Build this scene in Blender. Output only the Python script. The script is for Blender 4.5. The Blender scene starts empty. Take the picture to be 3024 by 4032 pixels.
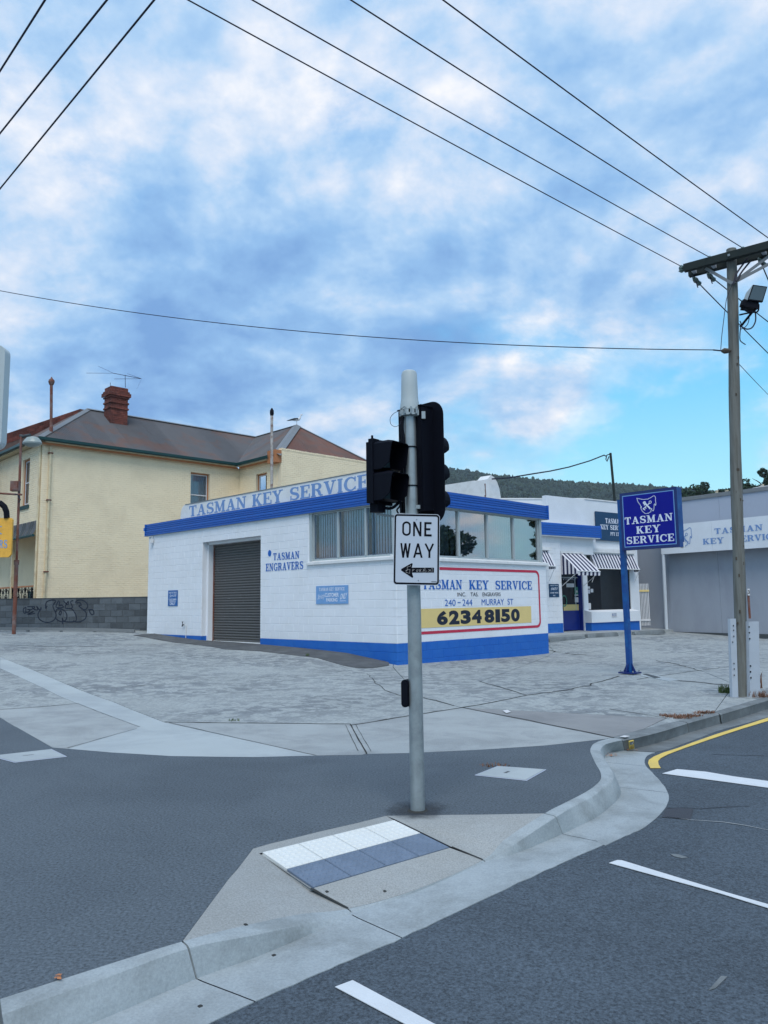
import bpy, bmesh, math, random
import numpy as np
from mathutils import Vector, Matrix, noise as mnoise
from mathutils.geometry import tessellate_polygon
random.seed(7)
S = bpy.context.scene
COL = S.collection
# ------------------------------------------------------------------ camera
FPX = 3000.0; PITCH = math.atan(353/3000.0); ROLL = 0.0137; EYE = 1.6
cr, sr = math.cos(ROLL), math.sin(ROLL); cp, sp = math.cos(PITCH), math.sin(PITCH)
cd = bpy.data.cameras.new('camera'); cam = bpy.data.objects.new('camera', cd); COL.objects.link(cam)
S.camera = cam
cd.sensor_fit = 'VERTICAL'; cd.sensor_height = 36.0; cd.lens = 36.0*FPX/4032.0
cd.clip_start = 0.05; cd.clip_end = 6000
right = Vector((cr, sr*sp, -sr*cp)); up = Vector((sr, -cr*sp, cr*cp)); fwd = Vector((0, cp, sp))
cam.matrix_world = Matrix(((right.x, up.x, -fwd.x, 0), (right.y, up.y, -fwd.y, 0), (right.z, up.z, -fwd.z, EYE), (0, 0, 0, 1)))
# ------------------------------------------------------------------ light and exposure
SUN_EL, SUN_AZ = 56.0, 178.0      # compass-like azimuth from +Y towards +X
W = bpy.data.worlds.new('World'); S.world = W; W.use_nodes = True
sl = bpy.data.lights.new('sun', 'SUN'); sl.energy = 1.1; sl.angle = math.radians(35); sl.color = (1.0, .96, .90)
so = bpy.data.objects.new('sun', sl); COL.objects.link(so)
_a, _e = math.radians(SUN_AZ), math.radians(SUN_EL)
sdir = Vector((math.sin(_a)*math.cos(_e), math.cos(_a)*math.cos(_e), math.sin(_e)))
so.rotation_euler = sdir.to_track_quat('Z', 'Y').to_euler()
S.view_settings.view_transform = 'Standard'; S.view_settings.look = 'None'
S.view_settings.gamma = 1.0; S.view_settings.exposure = 1.08; S.view_settings.use_curve_mapping = False
S.render.engine = 'CYCLES'

def ray(x, y):
    u = x-1512.0; v = -(y-2016.0)
    a = cr*u+sr*v; b = -sr*u+cr*v
    return Vector((a, FPX*cp-b*sp, FPX*sp+b*cp)).normalized()
O = Vector((0, 0, EYE))
def G(x, y, z=0.0):
    d = ray(x, y); return O+d*((z-EYE)/d.z)
def D(x, y, Y):
    d = ray(x, y); return O+d*(Y/d.y)
def P(p, n, x, y):
    d = ray(x, y); return O+d*((Vector(p)-O).dot(n)/d.dot(n))
zB = lambda x, y: (550+x*.42194, 1950+y*.42194)
zC = lambda x, y: (1200+x*.31646, 1950+y*.31646)
zD = lambda x, y: (1700+x*.36166, 1900+y*.36166)
zE = lambda x, y: (2100+x*.31344, 2000+y*.31344)
zF = lambda x, y: (2500+x*.40683, 1900+y*.40683)
zG = lambda x, y: (x*.36166, 2150+y*.36166)
zH = lambda x, y: (2300+x*.4364, 2750+y*.4364)
z1 = lambda x, y: (x*.565, 1300+y*.565)
z2 = lambda x, y: (700+x*.4972, 1550+y*.4972)
z3 = lambda x, y: (1350+x*.565, 1400+y*.565)
z4 = lambda x, y: (2100+x*.557, 1700+y*.557)
z5 = lambda x, y: (2500+x*.4521, 900+y*.4521)
z6 = lambda x, y: (x*.9644, 2400+y*.9644)
z7 = lambda x, y: (1400+x*.979, 2400+y*.979)
zP = lambda x, y: (2650+x*.226, 950+y*.226)
zS = lambda x, y: (1400+x*.2712, 1440+y*.2712)
zT = lambda x, y: (900+x*.6028, 3150+y*.6028)
zO = lambda x, y: (1500+x*.15823, 2000+y*.15823)
def hd(a): return Vector((math.sin(math.radians(a)), math.cos(math.radians(a)), 0))

# ------------------------------------------------------------------ world shader
def N(nt, t, **k):
    n = nt.nodes.new(t)
    for a, b in k.items():
        if a == 'inp':
            for i, v in b.items(): n.inputs[i].default_value = v
        else: setattr(n, a, b)
    return n
def math_n(nt, op, a, b=None, clamp=False):
    n = nt.nodes.new('ShaderNodeMath'); n.operation = op; n.use_clamp = clamp
    for i, v in enumerate((a, b)):
        if v is None: continue
        if hasattr(v, 'is_linked') or hasattr(v, 'links'): nt.links.new(v, n.inputs[i])
        else: n.inputs[i].default_value = v
    return n.outputs[0]
def ramp_n(nt, fac, stops, interp='LINEAR'):
    n = nt.nodes.new('ShaderNodeValToRGB'); n.color_ramp.interpolation = interp
    el = n.color_ramp.elements
    while len(el) < len(stops): el.new(0.5)
    for e, (p, c) in zip(el, stops): e.position = p; e.color = (*c, 1) if len(c) == 3 else c
    nt.links.new(fac, n.inputs[0]); return n.outputs[0]
def mix_n(nt, fac, a, b, mode='MIX'):
    n = nt.nodes.new('ShaderNodeMix'); n.data_type = 'RGBA'; n.blend_type = mode
    for i, v in ((0, fac), (6, a), (7, b)):
        if hasattr(v, 'links'): nt.links.new(v, n.inputs[i])
        elif isinstance(v, (int, float)): n.inputs[i].default_value = v
        else: n.inputs[i].default_value = (*v, 1)
    return n.outputs[2]
# sky layout: soft directional weights for cloud cover and cloud light, and colours
BLOBS = [(330, 430, 14, .10), (560, 700, 12, .10), (900, 420, 16, .07), (1280, 960, 60, -.17), (1560, 900, 50, -.13), (1480, 770, 120, -.03), (800, 60, 60, -.07),
         (1120, 150, 120, -.05), (1000, 860, 160, -.05), (1250, 560, 30, .12), (1120, 852, 1800, .17), (1190, 835, 2200, .18), (1255, 824, 3000, .15), (1170, 915, 2500, .10), (1500, 730, 300, .07), (1560, 60, 50, .08), (60, 700, 30, .06), (1500, 330, 60, .03), (100, 60, 80, -.05)]
SHADES = [(350, 560, 30, -.06), (900, 640, 60, -.08), (300, 830, 50, -.04), (850, 280, 50, .10), (1450, 130, 40, .10), (60, 690, 90, .07), (1170, 835, 300, .26), (1150, 560, 80, .03), (620, 250, 60, .05)]
CLOUDC = [(.12, (.17, .33, .62)), (.36, (.255, .45, .73)), (.52, (.38, .56, .79)), (.68, (.59, .68, .82)), (.90, (.92, .89, .88))]
SKYC = [(0.0, (.62, 1.05, 1.12)), (.12, (.46, 1.0, 1.16)), (.25, (.22, .74, 1.12)), (.5, (.06, .42, .98)), (1.0, (.03, .25, .75))]
SKY_GAIN = 0.57
nt = W.node_tree; nt.nodes.clear()
tc = N(nt, 'ShaderNodeTexCoord'); gen = tc.outputs['Generated']
nish = N(nt, 'ShaderNodeTexSky', sky_type='NISHITA', sun_disc=False, sun_elevation=math.radians(SUN_EL), sun_rotation=math.radians(SUN_AZ))
nish.air_density = 1.0; nish.dust_density = .3; nish.ozone_density = 2.0
sepd = N(nt, 'ShaderNodeSeparateXYZ'); nt.links.new(gen, sepd.inputs[0])
dx, dy, dz = sepd.outputs
inv = math_n(nt, 'DIVIDE', 1.0, math_n(nt, 'ADD', math_n(nt, 'MAXIMUM', dz, 0.0), .42))
px = math_n(nt, 'MULTIPLY', dx, inv); py = math_n(nt, 'MULTIPLY', dy, inv)
cmb = N(nt, 'ShaderNodeCombineXYZ'); nt.links.new(px, cmb.inputs[0]); nt.links.new(py, cmb.inputs[1]); cmb.inputs[2].default_value = 3.3
def noise_n(vec, scale, detail, rough=.55, dist=0.0, off=(0, 0, 0)):
    v = vec; nt = vec.id_data
    if off != (0, 0, 0):
        m = N(nt, 'ShaderNodeVectorMath', operation='ADD'); nt.links.new(vec, m.inputs[0]); m.inputs[1].default_value = off; v = m.outputs[0]
    n = N(nt, 'ShaderNodeTexNoise'); n.inputs['Scale'].default_value = scale; n.inputs['Detail'].default_value = detail
    n.inputs['Roughness'].default_value = rough; n.inputs['Distortion'].default_value = dist
    nt.links.new(v, n.inputs['Vector']); return n.outputs['Fac']
cv = cmb.outputs[0]
big = noise_n(cv, 1.3, 2, .5, .2, (4.1, 1.7, 0))
mid = noise_n(cv, 3.6, 10, .59, .12)
mid2 = noise_n(cv, 3.6, 7, .56, .12, (.03, .05, 0))
shade_big = noise_n(cv, 1.8, 7, .52, .25, (9.0, 2.0, 0))
def blob(x, y, k):
    d = ray(x*1.8228, y*1.8228)
    m = N(nt, 'ShaderNodeVectorMath', operation='DOT_PRODUCT'); nt.links.new(gen, m.inputs[0]); m.inputs[1].default_value = d
    e = math_n(nt, 'MULTIPLY', math_n(nt, 'SUBTRACT', m.outputs['Value'], 1.0), k)
    return math_n(nt, 'EXPONENT', e)
def addw(acc, b, w): return math_n(nt, 'ADD', acc, math_n(nt, 'MULTIPLY', b, w))
cov = math_n(nt, 'ADD', math_n(nt, 'MULTIPLY', mid, .62), math_n(nt, 'MULTIPLY', big, .38))
for x, y, k, w in BLOBS: cov = addw(cov, blob(x, y, k), w)
covm = ramp_n(nt, cov, [(.34, (0, 0, 0)), (.44, (.38, .38, .38)), (.60, (1, 1, 1))], 'EASE')
lit = math_n(nt, 'ADD', math_n(nt, 'MULTIPLY', math_n(nt, 'SUBTRACT', mid, mid2), 1.7), math_n(nt, 'ADD', math_n(nt, 'ADD', shade_big, math_n(nt, 'MULTIPLY', math_n(nt, 'SUBTRACT', noise_n(cv, 7.5, 8, .6, .2, (2.0, 5.0, 1.0)), .5), .45)), math_n(nt, 'MULTIPLY', math_n(nt, 'SUBTRACT', .62, cov), .55)))
for x, y, k, w in SHADES: lit = addw(lit, blob(x, y, k), w)
cl = ramp_n(nt, lit, CLOUDC)
grad = ramp_n(nt, dz, SKYC)
sk = N(nt, 'ShaderNodeVectorMath', operation='MULTIPLY'); nt.links.new(nish.outputs[0], sk.inputs[0]); sk.inputs[1].default_value = (.07, .07, .07)
addsky = mix_n(nt, .30, grad, sk.outputs[0])
tot = mix_n(nt, covm, addsky, cl)
below = ramp_n(nt, math_n(nt, 'ADD', dz, .5), [(.47, (0, 0, 0)), (.5, (1, 1, 1))])
tot = mix_n(nt, below, (.10, .11, .13), tot)
bg = N(nt, 'ShaderNodeBackground'); bg.inputs[1].default_value = .1
gn = N(nt, 'ShaderNodeVectorMath', operation='SCALE'); gn.inputs['Scale'].default_value = SKY_GAIN*10; nt.links.new(tot, gn.inputs[0]); nt.links.new(gn.outputs[0], bg.inputs[0])
wo = N(nt, 'ShaderNodeOutputWorld'); nt.links.new(bg.outputs[0], wo.inputs[0])
# ------------------------------------------------------------------ materials
def mat(name, col, rough=.7, metal=0.0, var=.12, scale=3.0, fine=0.0, fscale=120.0, bump=0.0, bscale=60.0, stain=None, stain_amt=0.0, sscale=.8, objvar=0.0, spec=.35, sharp=(.45, .62), stretch=None, coat=0, smask=0):
    m = bpy.data.materials.new(name); m.use_nodes = True; nt = m.node_tree
    b = nt.nodes['Principled BSDF']; b.inputs['Roughness'].default_value = rough; b.inputs['Metallic'].default_value = metal
    b.inputs['Specular IOR Level'].default_value = spec
    if coat: b.inputs['Coat Weight'].default_value = coat
    g = N(nt, 'ShaderNodeNewGeometry'); pos = g.outputs['Position']
    if stretch:
        vm = N(nt, 'ShaderNodeVectorMath', operation='MULTIPLY'); nt.links.new(pos, vm.inputs[0]); vm.inputs[1].default_value = stretch; pos = vm.outputs[0]
    n1 = noise_n(pos, scale, 6, .6)
    f = math_n(nt, 'ADD', math_n(nt, 'MULTIPLY', math_n(nt, 'SUBTRACT', n1, .5), var*3.0), 1.0)
    if fine:
        n2 = noise_n(pos, fscale, 3, .75)
        f = math_n(nt, 'ADD', f, math_n(nt, 'MULTIPLY', math_n(nt, 'SUBTRACT', n2, .5), fine*4.0))
    if objvar:
        oi = N(nt, 'ShaderNodeObjectInfo')
        f = math_n(nt, 'ADD', f, math_n(nt, 'MULTIPLY', math_n(nt, 'SUBTRACT', oi.outputs['Random'], .5), objvar*2))
    c = col
    if stain is not None:
        n3 = noise_n(pos, sscale, 9, .68, .4, (5.0, 9.0, 2.0))
        sm = ramp_n(nt, n3, [(sharp[0], (0, 0, 0)), (sharp[1], (1, 1, 1))])
        if smask: sm = math_n(nt, 'MULTIPLY', sm, ramp_n(nt, noise_n(pos, smask, 4, .6, .5, (1.0, 3.0, 7.0)), [(.36, (.12, .12, .12)), (.60, (1, 1, 1))]))
        c = mix_n(nt, math_n(nt, 'MULTIPLY', sm, stain_amt), col, stain)
    vm = N(nt, 'ShaderNodeVectorMath', operation='SCALE')
    if hasattr(c, 'links'): nt.links.new(c, vm.inputs[0])
    else: vm.inputs[0].default_value = c
    nt.links.new(f, vm.inputs['Scale']); nt.links.new(vm.outputs[0], b.inputs['Base Color'])
    if bump:
        bn = N(nt, 'ShaderNodeBump'); bn.inputs['Strength'].default_value = bump; bn.inputs['Distance'].default_value = .004
        nt.links.new(noise_n(pos, bscale, 5, .65), bn.inputs['Height']); nt.links.new(bn.outputs[0], b.inputs['Normal'])
    return m
M = {}
M['white'] = mat('white_masonry_paint', (.74, .765, .80), .6, var=.03, scale=1.2, bump=.25, bscale=150, stain=(.62, .63, .62), stain_amt=.25, sscale=.9, objvar=.012)
M['wpaint'] = mat('white_paint', (.72, .73, .73), .5, var=.04, stain=(.5, .5, .47), stain_amt=.3, sscale=3)
M['render'] = mat('white_render', (.70, .735, .77), .7, var=.04, scale=1, bump=.15, bscale=80, stain=(.55, .58, .6), stain_amt=.3, sscale=.6)
M['blue'] = mat('blue_masonry_paint', (.010, .115, .46), .55, var=.05, bump=.25, bscale=150, stain=(.03, .17, .5), stain_amt=.35, sscale=1.2, objvar=.02)
M['fascia'] = mat('blue_metal_cladding', (.008, .105, .44), .38, var=.06, scale=2, stain=(.02, .10, .42), stain_amt=.4, sscale=1.5, spec=.5)
M['navy'] = mat('deep_blue_gloss', (.005, .018, .13), .35, var=.05, spec=.5)
M['postblue'] = mat('worn_blue_post_paint', (.008, .06, .24), .45, var=.15, scale=5, stain=(.01, .13, .36), stain_amt=.6, sscale=4)
M['lightblue'] = mat('faded_blue_lettering', (.15, .27, .52), .6, var=.10, scale=6, stain=(.22, .34, .55), stain_amt=.6, sscale=5)
M['letblue'] = mat('blue_painted_lettering', (.012, .12, .45), .6, var=.08)
M['letdark'] = mat('dark_painted_lettering', (.012, .018, .035), .6, var=.1)
M['letwhite'] = mat('white_lettering', (.72, .76, .85), .5, var=.03)
M['signblue'] = mat('sign_face_blue', (.004, .007, .25), .5, var=.04, spec=.2)
M['signteal'] = mat('dark_teal_sign', (.012, .055, .12), .4, var=.06)
M['plateblue'] = mat('blue_plate', (.02, .12, .36), .4, var=.08)
M['fadeplate'] = mat('faded_blue_plate', (.16, .33, .60), .5, var=.10, scale=6)
M['red'] = mat('red_painted_line', (.52, .03, .07), .6, var=.12, scale=6)
M['yellowband'] = mat('pale_yellow_paint', (.72, .55, .22), .65, var=.06, bump=.2, bscale=150)
M['shutter'] = mat('grey_brown_shutter', (.125, .122, .118), .45, metal=.35, var=.06, stain=(.45, .45, .46), stain_amt=.35, sscale=4, sharp=(.60, .70), stretch=(1, 1, 6))
M['alu'] = mat('window_aluminium', (.42, .47, .48), .45, metal=.3, var=.05)
M['cream'] = mat('cream_brick_paint', (.88, .745, .52), .7, var=.035, scale=.8, bump=.3, bscale=100, stain=(.66, .54, .37), stain_amt=.30, sscale=.7, objvar=.03)
M['creamj'] = mat('cream_joint', (.74, .64, .46), .8, var=.05)
M['creamtrim'] = mat('cream_trim', (.62, .54, .36), .6, var=.06, stain=(.35, .2, .1), stain_amt=.4, sscale=3)
M['greywall'] = mat('grey_concrete_block', (.09, .105, .118), .85, var=.15, scale=4, bump=.4, stain=(.05, .06, .07), stain_amt=.5, sscale=1.6, objvar=.30)
M['greyjoint'] = mat('dark_mortar', (.07, .08, .085), .9)
M['roof'] = mat('weathered_roof_iron', (.10, .10, .105), .55, metal=.2, var=.10, scale=2, stain=(.15, .085, .065), stain_amt=.75, sscale=.6, objvar=.10, sharp=(.50, .60))
M['roofrust'] = mat('rusty_roof_iron', (.155, .078, .062), .6, metal=.2, var=.15, scale=2, stain=(.10, .085, .08), stain_amt=.7, sscale=1.1, objvar=.08)
M['flash'] = mat('grey_flashing', (.21, .22, .225), .5, metal=.3, var=.12, scale=4)
M['gutter_green'] = mat('dark_green_gutter', (.008, .045, .045), .4, var=.08)
M['fasciabrown'] = mat('orange_brown_timber', (.42, .17, .07), .65, var=.12)
M['brick'] = mat('red_brick', (.17, .052, .038), .85, var=.2, scale=8, bump=.4, stain=(.03, .02, .02), stain_amt=.6, sscale=1.3, objvar=.25)
M['brickj'] = mat('brick_mortar', (.15, .10, .085), .9)
M['rustpipe'] = mat('rusty_brown_post', (.16, .055, .035), .75, var=.2, scale=6, stain=(.20, .17, .16), stain_amt=.7, sscale=2)
M['mast'] = mat('white_rusty_mast', (.42, .40, .37), .7, var=.15, stain=(.16, .06, .04), stain_amt=.8, sscale=5)
M['asphalt'] = mat('footpath_asphalt', (.092, .113, .131), .9, var=.11, scale=.8, fine=.70, fscale=56, bump=1.0, bscale=120, stain=(.068, .085, .101), stain_amt=.7, sscale=.45)
M['road'] = mat('road_asphalt', (.060, .077, .094), .88, var=.10, scale=.7, fine=.80, fscale=66, bump=1.0, bscale=100, stain=(.085, .110, .135), stain_amt=.5, sscale=.4)
M['patch'] = mat('road_patch', (.05, .056, .068), .9, var=.1, fine=.2, fscale=130, bump=.8, bscale=160)
M['yard'] = mat('old_yard_concrete', (.315, .34, .335), .88, var=.16, scale=.45, fine=.30, fscale=17, bump=.35, bscale=70, stain=(.125, .14, .155), stain_amt=.72, sscale=3.6, sharp=(.46, .535), smask=.42)
M['conc'] = mat('pale_concrete', (.33, .355, .355), .88, var=.10, scale=1.2, fine=.16, fscale=60, bump=.3, bscale=120, stain=(.22, .235, .24), stain_amt=.55, sscale=1.3)
M['concgrey'] = mat('grey_brown_concrete', (.245, .25, .25), .88, var=.09, scale=1.2, fine=.06, fscale=120, bump=.3, bscale=120, stain=(.17, .175, .18), stain_amt=.55, sscale=1.2)
M['strip'] = mat('smooth_new_concrete', (.385, .425, .43), .85, var=.06, scale=1.2, fine=.06, fscale=120, stain=(.27, .30, .32), stain_amt=.45, sscale=.9)
M['kerb'] = mat('kerb_concrete', (.32, .36, .375), .85, var=.10, scale=2, fine=.16, fscale=70, bump=.35, bscale=120, stain=(.17, .19, .19), stain_amt=.6, sscale=1.5)
M['oldkerb'] = mat('old_dark_kerb', (.13, .145, .15), .9, var=.16, scale=3, fine=.12, fscale=90, bump=.6, bscale=90, stain=(.26, .29, .30), stain_amt=.5, sscale=1.5)
M['ramp'] = mat('exposed_aggregate_concrete', (.29, .30, .29), .88, var=.09, scale=1.5, fine=.28, fscale=90, bump=.4, bscale=160, stain=(.33, .35, .35), stain_amt=.5, sscale=1.6)
M['mound'] = mat('dark_bitumen_fillet', (.075, .08, .085), .9, var=.2, fine=.08, fscale=100, stain=(.13, .14, .14), stain_amt=.5, sscale=2)
M['joint'] = mat('joint_dirt', (.035, .037, .035), .95)
M['tilew'] = mat('white_tactile_tile', (.64, .66, .64), .6, var=.04, stain=(.62, .62, .58), stain_amt=.4, sscale=6)
M['tileb'] = mat('blue_grey_tactile_tile', (.125, .165, .225), .55, var=.07, stain=(.17, .22, .30), stain_amt=.5, sscale=7)
M['linew'] = mat('white_road_paint', (.60, .63, .65), .7, var=.08, scale=5, fine=.05, bump=.4, bscale=140, stain=(.40, .43, .46), stain_amt=.5, sscale=6, sharp=(.6, .7))
M['liney'] = mat('yellow_road_paint', (.72, .52, .12), .7, var=.10, scale=5, fine=.05, bump=.4, bscale=140, stain=(.5, .38, .14), stain_amt=.4, sscale=5)
M['galv'] = mat('galvanised_steel', (.34, .38, .39), .42, metal=.55, var=.16, scale=9, stain=(.24, .27, .28), stain_amt=.6, sscale=7)
M['splint'] = mat('zinc_splint', (.46, .50, .55), .55, metal=.3, var=.08, scale=4)
M['black'] = mat('black_plastic', (.004, .005, .010), .6, var=.1, spec=.10)
M['cap'] = mat('pale_grey_fibreglass', (.42, .48, .49), .45, var=.03)
M['signface'] = mat('reflective_sheet', (.50, .55, .62), .4, var=.02)
M['wood'] = mat('weathered_pole_timber', (.165, .17, .155), .85, var=.16, scale=5, bump=.8, bscale=40, stain=(.09, .085, .07), stain_amt=.65, sscale=3, stretch=(6, 6, .35))
M['armwood'] = mat('mossy_shade_timber', (.018, .027, .026), .85, var=.25, scale=6, bump=.5)  # crossarm shade is put into this near-black timber colour; the mast shares it
M['cable'] = mat('black_cable', (.012, .012, .03), .6)
M['insul'] = mat('green_grey_porcelain', (.10, .15, .14), .25, spec=.6)
M['glassdark'] = mat('dark_lamp_glass', (.05, .075, .085), .12, spec=.8)
M['lampglass'] = mat('milky_lamp_bowl', (.28, .33, .32), .3)
M['greymetal'] = mat('grey_wall_sheet', (.34, .37, .42), .6, var=.05, scale=.7, stain=(.26, .28, .33), stain_amt=.45, sscale=.8, stretch=(1, 1, .35))
M['greyfascia'] = mat('grey_fascia_sheet', (.38, .42, .50), .6, var=.04, scale=.7)
M['orange'] = mat('orange_yellow_sign', (.78, .42, .06), .5, var=.05, stain=(.45, .22, .05), stain_amt=.3, sscale=5)
M['stripe_d'] = mat('navy_awning_stripe', (.02, .025, .07), .8)
M['stripe_w'] = mat('white_awning_stripe', (.68, .67, .70), .8, var=.04)
M['doorblue'] = mat('dark_blue_door_paint', (.006, .022, .19), .35, spec=.5)
M['cond'] = mat('blind_fabric', (.70, .77, .82), .8, var=.06)
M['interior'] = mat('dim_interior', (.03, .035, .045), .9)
M['curtain'] = mat('white_curtain', (.42, .47, .52), .9, var=.05)
M['poster_w'] = mat('paper_white', (.62, .62, .62), .7)
M['poster_g'] = mat('poster_green', (.06, .22, .16), .6)
M['grass'] = mat('grass_blades', (.07, .11, .03), .8, var=.3, scale=9)
M['deadgrass'] = mat('dry_reddish_weeds', (.20, .10, .06), .9, var=.3, scale=9)
M['leaf'] = mat('dark_tree_leaves', (.022, .050, .022), .8, var=.35, scale=1.2)
M['bark'] = mat('tree_bark', (.08, .065, .05), .9, var=.2)
M['forest'] = mat('bush_canopy', (.022, .042, .036), .9, var=.4, scale=.02, stain=(.036, .062, .036), stain_amt=.7, sscale=.03)
M['hill'] = mat('hill_understorey', (.022, .038, .032), .95, var=.3, scale=.05)
M['tile_house'] = mat('pale_house_roof', (.42, .44, .46), .7, var=.06)
M['creamhouse'] = mat('cream_weatherboard', (.52, .45, .32), .7, var=.06)
M['bird_w'] = mat('gull_white', (.70, .72, .74), .7); M['bird_g'] = mat('gull_dark_wing', (.04, .045, .055), .7)
M['solar'] = mat('white_roof_light', (.55, .62, .68), .4)
def glass(name, tint, refl=.9, base=.10):
    m = bpy.data.materials.new(name); m.use_nodes = True; nt = m.node_tree; nt.nodes.clear()
    fr = N(nt, 'ShaderNodeFresnel'); fr.inputs[0].default_value = 1.55
    t = N(nt, 'ShaderNodeBsdfTransparent'); t.inputs[0].default_value = (*tint, 1)
    g = N(nt, 'ShaderNodeBsdfGlossy'); g.inputs['Roughness'].default_value = .015; g.inputs[0].default_value = (refl, refl, refl, 1)
    geo = N(nt, 'ShaderNodeNewGeometry')
    f = math_n(nt, 'ADD', fr.outputs[0], base, True)
    mx = N(nt, 'ShaderNodeMixShader'); nt.links.new(f, mx.inputs[0]); nt.links.new(t.outputs[0], mx.inputs[1]); nt.links.new(g.outputs[0], mx.inputs[2])
    o = N(nt, 'ShaderNodeOutputMaterial'); nt.links.new(mx.outputs[0], o.inputs[0]); return m
M['glass'] = glass('window_glass', (.70, .80, .86), .95, .05)
M['glass2'] = glass('side_window_glass', (.34, .42, .47), .95, .36)
M['glassd'] = glass('shop_glass', (.30, .34, .38), .8, .03)

# ------------------------------------------------------------------ mesh helpers
WL = {}
def wl(o): return WL.get(o, Vector((0, 0, 0)))
class MB:
    def __init__(s): s.v = []; s.f = []; s.m = []
    def face(s, pts, mi=0):
        b = len(s.v); s.v += [Vector(p) for p in pts]; s.f.append(tuple(range(b, b+len(pts)))); s.m.append(mi)
    def quadgrid(s, rows, mi=0, close=False):
        b = len(s.v); n = len(rows[0])
        for r in rows: s.v += [Vector(p) for p in r]
        for i in range(len(rows)-1):
            for j in range(n if close else n-1):
                k = (j+1) % n; s.f.append((b+i*n+j, b+i*n+k, b+(i+1)*n+k, b+(i+1)*n+j)); s.m.append(mi)
        return b, n
    def hexa(s, p, mi=0):   # 8 points: bottom 4, top 4
        b = len(s.v); s.v += [Vector(q) for q in p]
        for f in ((3, 2, 1, 0), (4, 5, 6, 7), (0, 1, 5, 4), (1, 2, 6, 5), (2, 3, 7, 6), (3, 0, 4, 7)): s.f.append(tuple(b+i for i in f)); s.m.append(mi)
    def box(s, o, a, b, c, mi=0):  # corner + three edge vectors
        o = Vector(o); s.hexa([o, o+a, o+a+b, o+b, o+c, o+a+c, o+a+b+c, o+b+c], mi)
    def cbox(s, c, x, y, z, ax=Vector((1, 0, 0)), ay=Vector((0, 1, 0)), az=Vector((0, 0, 1)), mi=0):
        s.box(Vector(c)-ax*x/2-ay*y/2-az*z/2, ax*x, ay*y, az*z, mi)
    def tube(s, path, r, n=8, mi=0, cap=True):
        path = [Vector(p) for p in path]; R = r if isinstance(r, (list, tuple)) else [r]*len(path)
        rows = []; prev = None
        for i, p in enumerate(path):
            t = (path[min(i+1, len(path)-1)]-path[max(i-1, 0)]).normalized()
            if prev is None: a = t.orthogonal().normalized()
            else: a = (prev-t*prev.dot(t)); a = a.normalized() if a.length > 1e-6 else t.orthogonal().normalized()
            prev = a; b = t.cross(a)
            rows.append([p+(a*math.cos(2*math.pi*k/n)+b*math.sin(2*math.pi*k/n))*R[i] for k in range(n)])
        b0, nn = s.quadgrid(rows, mi, True)
        if cap:
            s.f.append(tuple(b0+k for k in reversed(range(n)))); s.m.append(mi)
            e = b0+(len(rows)-1)*n; s.f.append(tuple(e+k for k in range(n))); s.m.append(mi)
    def prism(s, pts, dv, mi=0):   # closed planar polygon extruded by dv
        pts = [Vector(p) for p in pts]; dv = Vector(dv); b = len(s.v); n = len(pts)
        s.v += pts+[p+dv for p in pts]
        for t in tessellate_polygon([pts]):
            s.f.append((b+t[2], b+t[1], b+t[0])); s.m.append(mi); s.f.append((b+n+t[0], b+n+t[1], b+n+t[2])); s.m.append(mi)
        for i in range(n):
            j = (i+1) % n; s.f.append((b+i, b+j, b+n+j, b+n+i)); s.m.append(mi)
    def build(s, name, mats, parent=None, smooth=False, kind=None, label=None, cat=None, group=None, base=None, norm=True):
        me = bpy.data.meshes.new(name)
        org = wl(parent) if parent is not None else Vector(base if base is not None else (0, 0, 0))
        me.from_pydata([tuple(p-org) for p in s.v], [], s.f); me.update()
        if not isinstance(mats, (list, tuple)): mats = [mats]
        for q in mats: me.materials.append(M[q] if isinstance(q, str) else q)
        me.polygons.foreach_set('material_index', s.m)
        if norm:
            bm = bmesh.new(); bm.from_mesh(me); bmesh.ops.recalc_face_normals(bm, faces=bm.faces); bm.to_mesh(me); bm.free()
        if smooth:
            me.polygons.foreach_set('use_smooth', [True]*len(me.polygons)); me.update()
            try: me.set_sharp_from_angle(angle=math.radians(28))
            except Exception: pass
        o = bpy.data.objects.new(name, me); COL.objects.link(o)
        if parent is not None: o.parent = parent
        else: o.location = org
        WL[o] = org
        tag(o, label, cat, group, kind); return o
def tag(o, label=None, cat=None, group=None, kind=None):
    if label: o['label'] = label
    if cat: o['category'] = cat
    if group: o['group'] = group
    if kind: o['kind'] = kind
def thing(name, loc, label, cat, group=None):
    o = bpy.data.objects.new(name, None); COL.objects.link(o); o.location = loc; o.empty_display_size = .2
    WL[o] = Vector(loc); tag(o, label, cat, group); return o
def inst(name, me, loc, rot, parent, scale=None):
    o = bpy.data.objects.new(name, me); COL.objects.link(o); o.parent = parent
    o.location = Vector(loc)-wl(parent); o.rotation_euler = (0, 0, rot)
    if scale: o.scale = scale
    WL[o] = Vector(loc); return o
class Fr:   # a wall plane: origin, right (seen from outside), up, normal
    def __init__(s, o, r, n, u=Vector((0, 0, 1))): s.o = Vector(o); s.r = r.normalized(); s.n = n.normalized(); s.u = u
    def p(s, x, z, d=0.0): return s.o+s.r*x+s.u*z+s.n*d
    def at(s, x, y):    # pixel -> (x, z)
        q = P(s.o, s.n, x, y)-s.o; return q.dot(s.r), q.dot(s.u)
    def box(s, mb, x0, x1, z0, z1, d0, d1, mi=0): mb.box(s.p(x0, z0, d0), s.r*(x1-x0), s.n*(d1-d0), s.u*(z1-z0), mi)
    def rot(s): return math.atan2(s.r.y, s.r.x)

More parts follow.
